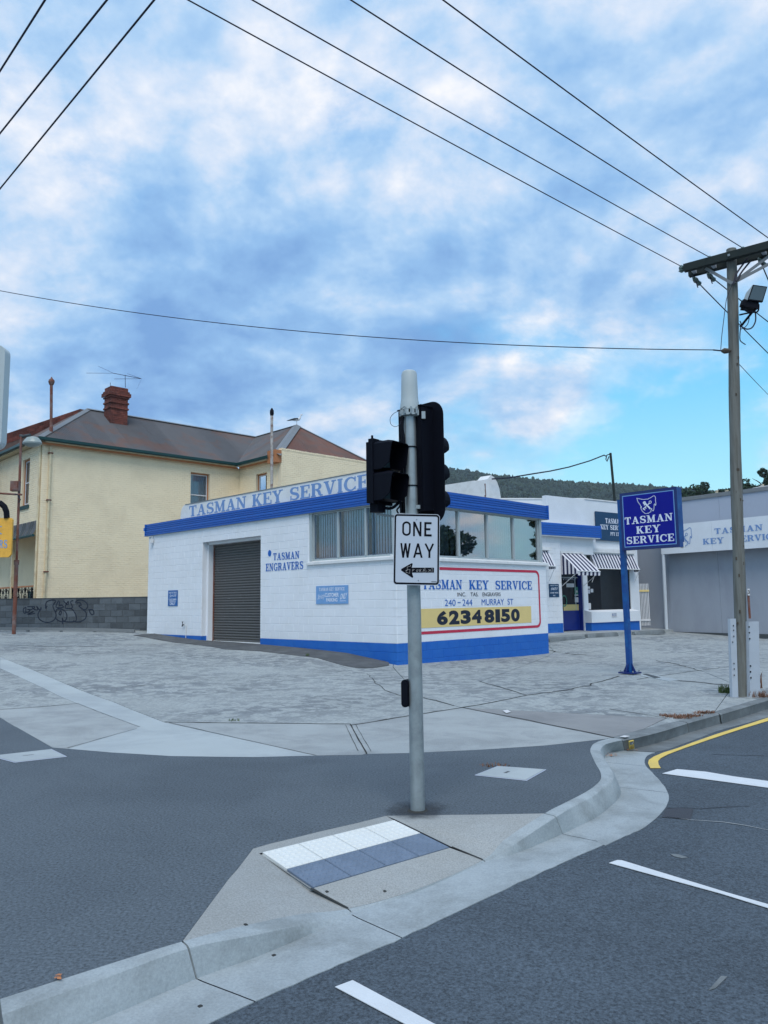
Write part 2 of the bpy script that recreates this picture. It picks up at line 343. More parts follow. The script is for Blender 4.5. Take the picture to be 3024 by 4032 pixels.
# ------------------------------------------------------------------ lettering
ST, TH = .235, .11
def arc(cx, cy, rx, ry, a0, a1, n=14): return [(cx+rx*math.cos(math.radians(a0+(a1-a0)*i/n)), cy+ry*math.sin(math.radians(a0+(a1-a0)*i/n))) for i in range(n+1)]
def tw(n, pk, lo=TH, hi=ST): return [lo+(hi-lo)*max(0, 1-abs(i/(n-1)-pk)*2.2) for i in range(n)]
def stem(x, w=ST, sl=.36, top=True, bot=True, tw_=.10):
    r = [([(x, 0), (x, 1)], w)]
    if bot: r.append(([(x-sl/2, .05), (x+sl/2, .05)], tw_))
    if top: r.append(([(x-sl/2, .95), (x+sl/2, .95)], tw_))
    return r
def smooth_s():
    pts = arc(.40, .735, .26, .22, 35, 250, 12)+arc(.40, .265, .27, .22, 80, -145, 12)
    w = [.09]*2+[.10, .11, .13, .16, .19, .20, .20, .20, .20, .20, .20]+[.21, .21, .21, .20, .20, .19, .17, .14, .12, .11, .10, .09, .09]
    return pts, w[:len(pts)]
GL = {
 'I': (.42, stem(.21)),
 'T': (.80, stem(.40, top=False)+[([(0, .94), (.8, .94)], .12), ([(.05, .98), (.05, .70)], .09), ([(.75, .98), (.75, .70)], .09)]),
 'E': (.76, [([(.2, 0), (.2, 1)], ST), ([(0, .95), (.72, .95)], .10), ([(0, .05), (.74, .05)], .10), ([(.2, .5), (.52, .5)], .09), ([(.68, .98), (.68, .70)], .09), ([(.71, .02), (.71, .32)], .09), ([(.52, .36), (.52, .64)], .08)]),
 'L': (.72, [([(.2, 0), (.2, 1)], ST), ([(0, .95), (.4, .95)], .10), ([(0, .05), (.70, .05)], .10), ([(.67, .02), (.67, .36)], .09)]),
 'A': (.92, [([(.17, .03), (.45, 1)], .10), ([(.45, .99), (.72, .03)], .22), ([(.25, .33), (.62, .33)], .09), ([(0, .05), (.34, .05)], .10), ([(.54, .05), (.92, .05)], .10)]),
 'M': (1.08, [([(.18, 0), (.18, 1)], .12), ([(.22, .98), (.53, .06)], .20), ([(.53, .06), (.84, .98)], .10), ([(.87, 0), (.87, 1)], .20), ([(.0, .05), (.35, .05)], .10), ([(.0, .95), (.28, .95)], .10), ([(.70, .05), (1.06, .05)], .10), ([(.84, .95), (1.06, .95)], .10)]),
 'N': (.92, [([(.17, 0), (.17, .98)], .11), ([(.20, .98), (.73, .04)], .21), ([(.75, .02), (.75, 1)], .11), ([(0, .05), (.34, .05)], .10), ([(0, .95), (.25, .95)], .10), ([(.58, .95), (.92, .95)], .10)]),
 'K': (.88, stem(.20)+[([(.3, .40), (.66, .95)], .10), ([(.40, .56), (.70, .04)], .21), ([(.50, .95), (.84, .95)], .10), ([(.52, .05), (.89, .05)], .10)]),
 'Y': (.88, [([(.17, .97), (.44, .45)], .21), ([(.70, .97), (.44, .45)], .10), ([(.44, 0), (.44, .5)], ST), ([(0, .95), (.37, .95)], .10), ([(.54, .95), (.88, .95)], .10), ([(.24, .05), (.64, .05)], .10)]),
 'V': (.88, [([(.17, .97), (.45, .03)], .21), ([(.71, .97), (.47, .03)], .10), ([(0, .95), (.37, .95)], .10), ([(.55, .95), (.88, .95)], .10)]),
 'P': (.78, stem(.20)+[([(.2, .95), (.40, .95)]+arc(.44, .72, .24, .23, 80, -80)+[(.2, .48)], [.1, .1]+tw(15, .5)+[.09])]),
 'R': (.90, stem(.20)+[([(.2, .95), (.40, .95)]+arc(.44, .73, .24, .22, 80, -80)+[(.2, .50)], [.1, .1]+tw(15, .5)+[.09]), ([(.44, .50), (.60, .36), (.66, .16), (.74, .05), (.88, .07)], [.14, .20, .20, .14, .09])]),
 'D': (.88, stem(.20)+[([(.2, .95), (.36, .95)]+arc(.40, .5, .36, .45, 85, -85)+[(.2, .05)], [.1, .1]+tw(15, .5)+[.1])]),
 'C': (.84, [(arc(.46, .5, .35, .45, 40, 320, 20), tw(21, .5, .09, .22)), ([(.76, .98), (.76, .64)], .09), ([(.76, .10), (.76, .30)], .07)]),
 'G': (.90, [(arc(.46, .5, .35, .45, 40, 320, 20), tw(21, .5, .09, .22)), ([(.76, .98), (.76, .66)], .09), ([(.74, .02), (.74, .42)], .18), ([(.54, .42), (.90, .42)], .10)]),
 'S': (.78, [smooth_s(), ([(.66, .98), (.66, .66)], .085), ([(.12, .02), (.12, .36)], .085)]),
}
def stroke_poly(pts, w):
    n = len(pts); ws = w if isinstance(w, list) else [w]*n; L = []; R = []
    P2 = [Vector((p[0], p[1])) for p in pts]
    for i in range(n):
        t = (P2[min(i+1, n-1)]-P2[max(i-1, 0)])
        if t.length < 1e-9: t = Vector((1, 0))
        t.normalize(); m = Vector((-t.y, t.x)); L.append(P2[i]+m*ws[i]/2); R.append(P2[i]-m*ws[i]/2)
    return L, R
def strokes_to(mb, strokes, xf, fr, d, mi=0, layer=.0004):
    for k, (pts, w) in enumerate(strokes):
        L, R = stroke_poly(pts, w); dd = d+layer*(k+1)
        for i in range(len(pts)-1):
            q = [xf(L[i]), xf(L[i+1]), xf(R[i+1]), xf(R[i])]
            mb.face([fr.p(a, b, dd) for a, b in q], mi)
def slab(mb, text, fr, x0, x1, z0, z1, d=.006, mi=0, gap=.06, z0r=None, z1r=None, shear=0):
    tot = 0
    for ch in text: tot += (.42 if ch == ' ' else GL[ch][0])+gap
    tot -= gap; sx = (x1-x0)/tot; z0r = z0 if z0r is None else z0r; z1r = z1 if z1r is None else z1r
    cx = 0
    for i, ch in enumerate(text):
        if ch == ' ': cx += .42+gap; continue
        def xf(p, cx=cx):
            X = x0+(cx+p[0])*sx; t = (X-x0)/(x1-x0); a = z0+(z0r-z0)*t; b = z1+(z1r-z1)*t
            y = min(max(p[1], 0), 1); return X+shear*y*(b-a), a+(b-a)*y
        strokes_to(mb, GL[ch][1], xf, fr, d+(.0001 if i % 2 else 0), mi)
        cx += GL[ch][0]+gap
def slab_words(text, fr, x0, x1, z0, z1, d, m, parent, gap=.06, z0r=None, z1r=None, name='lettering'):
    adv = lambda t: sum((.42 if c == ' ' else GL[c][0])+gap for c in t); tot = adv(text)-gap; z0r = z0 if z0r is None else z0r; z1r = z1 if z1r is None else z1r; cur = 0
    for w in text.split(' '):
        a, b = cur/tot, (cur+adv(w)-gap)/tot; mb = MB(); L = lambda p, q, t: p+(q-p)*t
        slab(mb, w, fr, x0+(x1-x0)*a, x0+(x1-x0)*b, L(z0, z0r, a), L(z1, z1r, a), d, 0, gap, L(z0, z0r, b), L(z1, z1r, b)); mb.build(name, m, parent, norm=False); cur += adv(w)+.42+gap
_fc = {}
def sans(mb, text, fr, x0, x1, z0, z1, d=.006, mi=0, bold=0.0, space=1.0, z0r=None, z1r=None, shear=0, mirror=False):
    key = (text, bold, space)
    if key not in _fc:
        c = bpy.data.curves.new('tmp_text', 'FONT'); c.body = text; c.offset = bold; c.space_character = space; c.resolution_u = 5; c.fill_mode = 'FRONT'
        o = bpy.data.objects.new('tmp_text', c); COL.objects.link(o); bpy.context.view_layer.update()
        me = o.evaluated_get(bpy.context.evaluated_depsgraph_get()).to_mesh()
        vs = [(v.co.x, v.co.y) for v in me.vertices]; fs = [tuple(p.vertices) for p in me.polygons]
        bpy.data.objects.remove(o); bpy.data.curves.remove(c); _fc[key] = (vs, fs)
    vs, fs = _fc[key]
    ax = min(v[0] for v in vs); bx = max(v[0] for v in vs); ay = min(v[1] for v in vs); by = max(v[1] for v in vs)
    z0r = z0 if z0r is None else z0r; z1r = z1 if z1r is None else z1r
    b = len(mb.v)
    for x, y in vs:
        t = (x-ax)/(bx-ax); t = 1-t if mirror else t; s = (y-ay)/(by-ay); a = z0+(z0r-z0)*t; c = z1+(z1r-z1)*t
        mb.v.append(fr.p(x0+t*(x1-x0)+shear*s*(c-a), a+(c-a)*s, d))
    for f in fs: mb.f.append(tuple(b+i for i in f)); mb.m.append(mi)
def rrect(x0, x1, z0, z1, r, n=5):
    pts = []
    for cx, cz, a in ((x1-r, z1-r, 0), (x0+r, z1-r, 90), (x0+r, z0+r, 180), (x1-r, z0+r, 270)):
        for i in range(n+1): t = math.radians(a+90*i/n); pts.append((cx+r*math.cos(t), cz+r*math.sin(t)))
    return pts
def ring(mb, outer, inner, fr, d, mi=0):
    n = len(outer)
    for i in range(n):
        j = (i+1) % n; mb.face([fr.p(*outer[i], d), fr.p(*outer[j], d), fr.p(*inner[j], d), fr.p(*inner[i], d)], mi)
def plate(mb, pts, fr, d0, d1, mi=0): mb.prism([fr.p(x, z, d0) for x, z in pts], fr.n*(d1-d0), mi)

def rect_minus(rs, hole):
    out = []
    for (a, b, c, d) in rs:
        hx0, hx1, hz0, hz1 = hole
        if hx0 >= b or hx1 <= a or hz0 >= d or hz1 <= c: out.append((a, b, c, d)); continue
        if hx0 > a: out.append((a, hx0, c, d))
        if hx1 < b: out.append((hx1, b, c, d))
        m0, m1 = max(a, hx0), min(b, hx1)
        if hz0 > c: out.append((m0, m1, c, hz0))
        if hz1 < d: out.append((m0, m1, hz1, d))
    return out
def brick_mesh(name, l, h, t, bev, m):
    mb = MB(); y = 0
    # front frame bevelled, back open: box with chamfered front face; local x = right, y = outward normal (-), z up
    a = [(0, 0, 0), (l, 0, 0), (l, 0, h), (0, 0, h)]; b = [(0, t-bev, 0), (l, t-bev, 0), (l, t-bev, h), (0, t-bev, h)]; c = [(bev, t, bev), (l-bev, t, bev), (l-bev, t, h-bev), (bev, t, h-bev)]
    mb.quadgrid([a, b, c], 0, True); mb.face(c)
    me = bpy.data.meshes.new(name); me.from_pydata([tuple(v) for v in mb.v], [], mb.f); me.materials.append(M[m]); me.update()
    bm = bmesh.new(); bm.from_mesh(me); bmesh.ops.recalc_face_normals(bm, faces=bm.faces); bm.to_mesh(me); bm.free(); return me
def masonry(fr, parent, x0, x1, z0, z1, L, H, joint, depth, holes, mname, mjoint, name='block', nmax=300, prio=None, zoff=0.0, jit=.0, thick=.2, mat_split=None, wallname='wall', xoff=0, t=.012):
    """wall core with openings, faced by blocks that each stand proud of recessed joints"""
    rs = [(x0, x1, z0, z1)]
    for h in holes: rs = rect_minus(rs, h)
    mb = MB()
    for a, b, c, d_ in rs:
        if mat_split and c < mat_split[0] < d_:
            fr.box(mb, a, b, c, mat_split[0], -thick, 0, 1); fr.box(mb, a, b, mat_split[0], d_, -thick, 0, 0)
        else: fr.box(mb, a, b, c, d_, -thick, 0, 1 if (mat_split and d_ <= mat_split[0]+1e-4) else 0)
    core = mb.build(wallname, [mjoint, mat_split[1]] if mat_split else mjoint, parent)
    rows = []; k0 = math.floor((z0-zoff)/H)-1
    k = k0
    cells = []
    while zoff+k*H < z1:
        za, zb = zoff+k*H+joint/2, zoff+(k+1)*H-joint/2; j = math.floor((x0-xoff)/L)-2
        while xoff+j*L < x1+L:
            xa = xoff+(j+(.5 if k % 2 else 0))*L+joint/2; xb = xa+L-joint
            c = (max(xa, x0), min(xb, x1), max(za, z0), min(zb, z1))
            if c[1]-c[0] > .02 and c[3]-c[2] > .02:
                pieces = [c]
                for h in holes: pieces = rect_minus(pieces, h)
                for q in pieces:
                    if q[1]-q[0] > .012 and q[3]-q[2] > .012:
                        full = abs(q[1]-q[0]-(L-joint)) < 1e-3 and abs(q[3]-q[2]-(H-joint)) < 1e-3
                        cells.append((q, full))
            j += 1
        k += 1
    if prio: cells.sort(key=lambda c: prio(fr.p((c[0][0]+c[0][1])/2, (c[0][2]+c[0][3])/2)))
    meshes = {}; stuff = MB(); cnt = 0; fx = Matrix(((fr.r.x, fr.n.x, 0), (fr.r.y, fr.n.y, 0), (0, 0, 1)))
    flip = (fr.r.cross(fr.n)).z < 0
    for (q, full) in cells:
        mm = mat_split[1] if (mat_split and q[3] <= mat_split[0]+.03) else mname
        w, h = q[1]-q[0], q[3]-q[2]
        if cnt < nmax:
            key = (round(w, 2), round(h, 2), mm)
            if key not in meshes: meshes[key] = brick_mesh(name, w, h, t, .006 if H > .15 else .004, mm)
            o = bpy.data.objects.new(name, meshes[key]); COL.objects.link(o); o.parent = parent
            c = fr.p(q[0], q[2], random.uniform(-jit, 0))
            if flip:   # right x normal points down: mirror by starting from the other end
                c = fr.p(q[1], q[2], random.uniform(-jit, 0)); o.rotation_euler = (0, 0, math.atan2(-fr.r.y, -fr.r.x))
            else: o.rotation_euler = (0, 0, math.atan2(fr.r.y, fr.r.x))
            o.location = c-wl(parent); cnt += 1
        else:
            e = .006 if H > .15 else .004; dj = random.uniform(-jit, 0)
            a = [fr.p(q[0], q[2], 0), fr.p(q[1], q[2], 0), fr.p(q[1], q[3], 0), fr.p(q[0], q[3], 0)]
            b = [fr.p(q[0]+e, q[2]+e, t+dj), fr.p(q[1]-e, q[2]+e, t+dj), fr.p(q[1]-e, q[3]-e, t+dj), fr.p(q[0]+e, q[3]-e, t+dj)]
            mi = 1 if (mat_split and mm == mat_split[1]) else 0
            stuff.quadgrid([a, b], mi, True); stuff.face(b, mi)
    if stuff.v: stuff.build(name, [mname, mat_split[1]] if mat_split else mname, parent, kind='stuff')
    return core
near = lambda p: (p-O).length
# ------------------------------------------------------------------ terrain height (thin plate spline through surveyed spots)
C0 = Vector((.29, 19.46, 0)); U = hd(44.6); V = hd(-45.4)
def LV(v, z): p = C0+V*v; return (p.x, p.y, z)
_ct = [(-14, 3, 0), (-8, 2, 0), (-3, 3, 0), (0, 3, 0), (.23, 6, 0), (3, 8, 0), (-4, 8, 0), (-8, 8, 0), (-14, 9, .05), (-22, 12, .2), (5.8, 12.6, 0), (2.5, 9.5, 0), (9, 15.5, .0), (12.5, 18.5, 0), (22, 27, 0), (5.1, 16.3, 0), (1.5, 13, 0),
       (-5, 12.5, .02), (-9, 14, .14), (.29, 19.46, 0), (0, 18, 0), (5.15, 24.35, -.09), (2.7, 21.9, -.05), LV(1.3, .12)[:2]+(.14,), LV(3.5, .22), LV(5.8, .34), LV(9.1, .36), LV(12.8, .56),
       (-9.1, 29.5, .62), (-15, 30, .70), (-13, 22, .50), (-8, 20, .30), (6.2, 29.3, .24), (7.2, 30.1, .22), (9, 31.2, .22), (12.6, 34.5, .11), (13.9, 32.7, .02), (15.04, 31.2, -.08), (17.5, 27.5, -.05), (8, 25, .0), (11, 22, 0), (-25, 30, .8), (-12, 40, .75), (5, 40, .4), (20, 40, .3)]
_cx = np.array([c[:2] for c in _ct]); _cz = np.array([c[2] for c in _ct])
def _tps(r2): return np.where(r2 > 0, .5*r2*np.log(r2+1e-12), 0)
_n = len(_ct); _K = _tps(((_cx[:, None]-_cx[None])**2).sum(-1))+np.eye(_n)*.3
_Pm = np.hstack([np.ones((_n, 1)), _cx]); _A = np.block([[_K, _Pm], [_Pm.T, np.zeros((3, 3))]])
_sol = np.linalg.solve(_A, np.concatenate([_cz, np.zeros(3)]))
def hz_(x, y):
    r2 = (_cx[:, 0]-x)**2+(_cx[:, 1]-y)**2; z = float(_tps(r2)@_sol[:_n]+_sol[_n]+_sol[_n+1]*x+_sol[_n+2]*y)
    near_w = min(1, max(0, (y-10)/5)) if x > -6 else min(1, max(0, (y-9)/5))
    z *= near_w
    return max(-.12, min(1.0, z))
def Gh(x, y):
    z = 0.0
    for i in range(14):
        p = G(x, y, z); z = z*.4+hz_(p.x, p.y)*.6
    return Vector((p.x, p.y, hz_(p.x, p.y)))

def offset_poly(pts, d):
    n = len(pts); area = sum(pts[i].x*pts[(i+1) % n].y-pts[(i+1) % n].x*pts[i].y for i in range(n)); s = 1 if area > 0 else -1
    out = []
    for i in range(n):
        a, b, c = pts[i-1], pts[i], pts[(i+1) % n]
        e1 = (b-a).to_2d(); e2 = (c-b).to_2d()
        if e1.length < 1e-6 or e2.length < 1e-6: out.append(b.copy()); continue
        e1.normalize(); e2.normalize(); n1 = Vector((-e1.y, e1.x))*s; n2 = Vector((-e2.y, e2.x))*s
        m = n1+n2; m = m.normalized() if m.length > 1e-3 else n1; k = d/max(.35, m.dot(n1)); out.append(Vector((b.x+m.x*k, b.y+m.y*k, b.z)))
    return out
def sheet(name, pts, m, parent=None, dz=0.0, step=.8, gap=0.0, skirt=.08, flat=None, kind=None, label=None, cat=None):
    """ground slab: polygon draped on the terrain, with side faces"""
    pts = [Vector((p[0], p[1], 0)) for p in pts]
    if gap: pts = offset_poly(pts, gap)
    bm = bmesh.new(); vs = [bm.verts.new(p) for p in pts]
    for t in tessellate_polygon([pts]): 
        try: bm.faces.new([vs[i] for i in t])
        except ValueError: pass
    xs = [p.x for p in pts]; ys = [p.y for p in pts]
    if flat is None:
        for ax, lo, hi in ((0, min(xs), max(xs)), (1, min(ys), max(ys))):
            x = math.floor(lo/step)*step+step
            while x < hi:
                co = Vector((x, 0, 0)) if ax == 0 else Vector((0, x, 0)); no = Vector((1, 0, 0)) if ax == 0 else Vector((0, 1, 0))
                bmesh.ops.bisect_plane(bm, geom=bm.verts[:]+bm.edges[:]+bm.faces[:], plane_co=co, plane_no=no); x += step
    for v in bm.verts: v.co.z = (hz_(v.co.x, v.co.y) if flat is None else flat)+dz
    if skirt:
        be = [e for e in bm.edges if e.is_boundary]; r = bmesh.ops.extrude_edge_only(bm, edges=be)
        for v in [g for g in r['geom'] if isinstance(g, bmesh.types.BMVert)]: v.co.z -= skirt
    bmesh.ops.recalc_face_normals(bm, faces=bm.faces)
    me = bpy.data.meshes.new(name); bm.to_mesh(me); bm.free()
    if sum(p.normal.z*p.area for p in me.polygons) < 0: me.flip_normals()
    me.materials.append(M[m]); o = bpy.data.objects.new(name, me); COL.objects.link(o)
    if parent is not None: o.parent = parent; o.location = -wl(parent)
    tag(o, label, cat, None, kind); return o

# ------------------------------------------------------------------ the setting
def plane_obj(name, x0, x1, y0, y1, z, m):
    mb = MB(); mb.face([(x0, y0, z), (x1, y0, z), (x1, y1, z), (x0, y1, z)]); return mb.build(name, m, kind='structure')
plane_obj('ground', -1250, 1250, -1250, 1250, -.5, 'mound')
RZ = -.160
mb = MB(); nx = 12
mb.face([(-60, -60, RZ), (90, -60, RZ), (90, 60, RZ), (-60, 60, RZ)])
mb.build('road', 'road', kind='structure')
def h2(w, z): return Vector((w.x, w.y, z))
# kerb stations: back, top edge, foot, gutter edge, top height
st = []
def stn(f, B, T, F, Oo, zt): st.append((G(*f(*B), zt), G(*f(*T), zt-.012), G(*f(*F), -.150), G(*f(*Oo), -.156), zt))
stn(z6, (0, 1590), (8, 1652), (40, 1826), (430, 1900), 0)
stn(z6, (400, 1462), (425, 1505), (450, 1660), (745, 1742), 0)
stn(z6, (745, 1355), (770, 1382), (803, 1508), (1040, 1600), 0)
stn(z6, (1000, 1290), (1030, 1330), (1050, 1418), (1300, 1485), -.035)
stn(z6, (1230, 1243), (1255, 1282), (1270, 1325), (1500, 1400), -.09)
stn(z6, (1420, 1222), (1436, 1240), (1443, 1250), (1640, 1340), -.140)
stn(z7, (240, 1128), (250, 1134), (256, 1140), (440, 1200), -.140)
stn(z7, (512, 1008), (522, 1016), (530, 1023), (700, 1078), -.140)
stn(z7, (600, 925), (655, 932), (680, 968), (850, 1010), -.07)
stn(z7, (760, 820), (806, 834), (833, 903), (1010, 940), 0)
stn(zH, (-180, 945), (-80, 965), (-60, 1160), (190, 1325), 0)
stn(zH, (0, 852), (75, 885), (110, 1075), (370, 1240), 0)
stn(zH, (100, 785), (195, 790), (250, 965), (560, 1150), 0)
stn(zH, (150, 725), (262, 730), (325, 880), (740, 975), 0)
stn(zH, (145, 660), (258, 665), (322, 800), (755, 850), 0)
stn(zH, (105, 590), (205, 580), (262, 660), (660, 715), 0)
stn(zH, (68, 510), (160, 505), (198, 575), (560, 612), 0)
stn(zH, (57, 455), (150, 458), (190, 528), (547, 555), 0)
stn(zH, (105, 398), (200, 410), (245, 485), (575, 512), 0)
stn(zH, (262, 350), (345, 375), (365, 470), (640, 488), 0)
nk = len(st)
tail = [(G(*zH(*a)), G(*zH(*b), -.012), G(*zH(*c), -.150)) for a, b, c in (((262, 350), (345, 375), (365, 470)), ((540, 275), (650, 305), (668, 395)), ((850, 203), (935, 218), (945, 305)), ((1180, 118), (1240, 133), (1252, 218)), ((1500, 27), (1560, 43), (1570, 118)), ((1620, -8), (1675, 8), (1685, 84)))]
e = (tail[-1][0]-tail[-3][0]).normalized()
tail.append(tuple(p+e*25 for p in tail[-1]))
kerb = thing('kerb', (0, 0, 0), None, None); tag(kerb, kind='structure')
gut = thing('gutter', (0, 0, 0), None, None); tag(gut, kind='structure')
def dens(a, n):   # Catmull-Rom resample of station rows
    out = []
    for i in range(len(a)-1):
        p0 = a[max(i-1, 0)]; p1 = a[i]; p2 = a[i+1]; p3 = a[min(i+2, len(a)-1)]
        for k in range(n):
            t = k/n; out.append([(q1*2+(q2-q0)*t+(q0*2-q1*5+q2*4-q3)*t*t+(-q0+q1*3-q2*3+q3)*t*t*t)*.5 for q0, q1, q2, q3 in zip(p0, p1, p2, p3)])
    out.append(list(a[-1])); return out
full = dens([list(s[:4])+[Vector((s[4], 0, 0))] for s in st], 5)
def kerb_rows(rows):
    R = []
    for r in rows:
        B, T, F = r[0], r[1], r[2]; hgt = max(.004, T.z-F.z)
        a = (F-T); o = []
        w = min(.035, hgt*.45)
        back = h2(B, B.z-.10)
        s_ = min(.5, .016/max((B-T).length, .01))
        o += [back, B, T+(B-T)*s_+Vector((0, 0, .004)), T+Vector((0, 0, -.002)), T+a*.14+Vector((0, 0, .001)), T+a*.5, F+Vector((0, 0, -.0)), h2(F, F.z-.1)]
        R.append(o)
    return R
cuts = [0, 10, 45, 95]   # joints at K1, K4
for a, b in ((0, 10), (10, 25), (25, 35), (35, 45), (45, len(full)-1)):
    rows = [list(r) for r in full[a:b+1]]
    for idx, s in ((0, 1), (-1, -1)):
        if (a, s) == (0, 1): continue
        o2 = rows[1] if s == 1 else rows[-2]
        rows[idx] = [p+(q-p).normalized()*.005 if (q-p).length > 1e-4 else p for p, q in zip(rows[idx], o2)]
    mb = MB(); mb.quadgrid(kerb_rows(rows)); mb.face(kerb_rows(rows)[0]); mb.face(kerb_rows(rows)[-1]); mb.build('kerb_section', 'kerb', kerb, smooth=True)
for a, b in ((0, 10), (10, 25), (25, 45), (45, 70), (70, 80), (80, len(full)-1)):
    rows = []
    for i in range(a, b+1):
        r = full[i]; F, Q = r[2], r[3]; zo = RZ+.004
        F2 = F+(Q-F)*.0; wob = mnoise.noise(Vector((i*.9, 0, 0)))*.012
        d = (Q-F).normalized()
        rows.append([h2(F-d*.06, -.152), h2(F-d*.01, -.149), h2(F+(Q-F)*.12, -.152), h2(F+(Q-F)*.7, -.154), h2(Q+d*wob, zo), h2(Q+d*wob, -.22)])
    for idx, o2 in ((0, 1), (-1, -2)):
        rows[idx] = [p+(q-p).normalized()*.004 if (q-p).length > 1e-4 else p for p, q in zip(rows[idx], rows[o2])]
    mb = MB(); mb.quadgrid(rows); mb.build('gutter_section', 'kerb', gut, smooth=True)
ok_ = thing('old_kerb', (0, 0, 0), None, None); tag(ok_, kind='structure')
for i, (a, b) in enumerate(((0, 2), (2, 4), (4, 6))):
    rows = []
    seg = dens([list(t) for t in tail[a:b+1]], 6)
    for r in seg:
        B, T, F = r; rows.append([h2(B, -.1), B, T+(B-T)*.2, T+Vector((0, 0, -.012)), T+(F-T)*.2, F, h2(F, -.24)])
    for idx, o2 in ((0, 1), (-1, -2)):
        rows[idx] = [p+(q-p).normalized()*.01 if (q-p).length > 1e-4 else p for p, q in zip(rows[idx], rows[o2])]
    mb = MB(); mb.quadgrid(rows); mb.face(rows[0]); mb.face(rows[-1]); mb.build('kerb_stone', 'oldkerb', ok_, smooth=True)
# joint bed under everything on the kerb side
Bl = [r[0] for r in full]; tb = [t[0] for t in tail]
def pxs(f, L_, g=G): return [g(*f(*p)) for p in L_]
curve = pxs(z6, [(215, 563), (275, 568), (450, 583), (700, 598), (900, 601), (1050, 602), (1290, 596), (1480, 593)], Gh)+pxs(z7, [(42, 581), (220, 577), (500, 564), (760, 547), (900, 532), (1000, 521)], Gh)
Ltop = Gh(*z6(0, 440)); e1 = (Ltop-curve[0]).normalized(); farL = Ltop+e1*14
leftB = full[0][0]; d0 = (full[0][0]-full[6][0]).normalized(); farB = leftB+d0*14
fp = thing('footpath', (0, 0, 0), None, None); tag(fp, kind='structure')
# pad outline (crossing ramp)
padT = pxs(zT, [(0, 517), (60, 450), (160, 318), (280, 283), (400, 255), (600, 205), (820, 155), (930, 128), (1030, 103), (1240, 99), (1659, 95)])
K1 = full[10][0]; K4 = full[45][0]
Bend = [r[0] for r in full[45:]]
asph = [farB, leftB]+[full[i][0] for i in (4, 7)]+[K1]+padT+Bend[:-1:2]+[full[-1][0]]+list(reversed(curve))+[Ltop, farL]
sheet('asphalt_path', asph, 'asphalt', fp, gap=.002, step=1.2, skirt=.05, dz=0)
# ramp slab
tl, tr, br_, bl = [G(*zT(*p), z) for p, z in (((218, 345), 0), ((1080, 133), 0), ((1445, 312), -.075), ((555, 575), -.075))]
r_ = (tr-tl); r_.z = 0; r_.normalize(); q_ = Vector((r_.y, -r_.x, 0))
wid = (tr-tl).length*.5+(br_-bl).length*.5; dep = ((bl-tl).dot(q_)+(br_-tr).dot(q_))/2
KL = full[25][0]; KR = full[35][0]
ramp = thing('kerb_ramp', (0, 0, 0), None, None); tag(ramp, kind='structure')
def rampface(name, pts, m='ramp'):
    c = sum(pts, Vector())/len(pts)
    p2 = [p+(c-p).normalized()*.004 for p in pts]
    mb = MB(); mb.prism(p2, Vector((0, 0, -.05))); return mb.build(name, m, ramp)
mbr = MB()
Bs = [full[i][0] for i in range(10, 26)]; left = [K1]+padT[:3]+[tl+Vector((-.0, 0, 0))]
def fan(name, apex, pts):
    mb = MB()
    for i in range(len(pts)-1): mb.face([apex, pts[i], pts[i+1]])
    return mb.build(name, 'ramp', ramp, norm=True)
fan('ramp_flank', tl-r_*.02, list(reversed(padT[:3]))+[K1]+Bs[1:]+[bl-r_*.02])
mb = MB(); rows = [[tl-r_*.02, padT[2]], [tl.lerp(tr, .15), padT[3]], [tl.lerp(tr, .3), padT[4]], [tl.lerp(tr, .5), padT[5]], [tl.lerp(tr, .75), padT[6]], [tl.lerp(tr, .9), padT[7]], [tr, padT[8]]]
mb.quadgrid(rows); mb.build('ramp_rim', 'ramp', ramp)
fan('ramp_flank', tr+r_*.02, [padT[8], padT[9], padT[10], K4]+[full[i][0] for i in range(44, 34, -1)]+[br_+r_*.02])
mb = MB(); nB = [full[i][0] for i in range(25, 36)]
mb.quadgrid([[bl.lerp(br_, k/10)+r_*(.02*(k/5-1)*0+.0), nB[k]+Vector((0, 0, .001))] for k in range(11)]); mb.build('ramp_apron', 'ramp', ramp)
mb = MB(); mb.face([tl-r_*.02-Vector((0, 0, .01)), tr+r_*.02-Vector((0, 0, .01)), br_+r_*.02-Vector((0, 0, .012)), bl-r_*.02-Vector((0, 0, .012))]); mb.build('tile_bed', 'strip', ramp)
# joints from the tile corners to the kerb line
for a, b in ((bl-r_*.02, KL), (br_+r_*.02, KR)):
    dd = (b-a).normalized(); pp = Vector((-dd.y, dd.x, 0))*.009; mb = MB()
    mb.face([a+pp+Vector((0, 0, .004)), b+pp+Vector((0, 0, .005)), b-pp+Vector((0, 0, .005)), a-pp+Vector((0, 0, .004))]); mb.build('joint_sealant', 'joint', ramp)
# tactile tiles
tact = thing('tactile_paving', tl, 'white and blue grey tactile tiles set in the kerb ramp by the signal pole', 'tactile paving')
def tile(a, b, c, d, m, n=6):
    mb = MB(); g = .004
    P4 = lambda u, v: (a*(1-u)+b*u)*(1-v)+(d*(1-u)+c*u)*v
    nrm = (b-a).cross(d-a).normalized(); nrm = nrm if nrm.z > 0 else -nrm
    q = [P4(.01, .01), P4(.99, .01), P4(.99, .99), P4(.01, .99)]
    mb.prism([p+nrm*.004 for p in q], -nrm*.03)
    ux = (b-a).normalized(); uy = (d-a).normalized(); L_ = (b-a).length
    for i in range(n):
        for j in range(n):
            c0 = P4((i+.5)/n, (j+.5)/n)+nrm*.004; rr = []
            for r, h in ((.0175, 0), (.0125, .005)): rr.append([c0+(ux*math.cos(t)+uy*math.sin(t))*r+nrm*h for t in [k*math.pi/4 for k in range(8)]])
            bb, nn = mb.quadgrid(rr, 0, True); mb.face(rr[1])
    return mb.build('tactile_tile', m, tact, smooth=False)
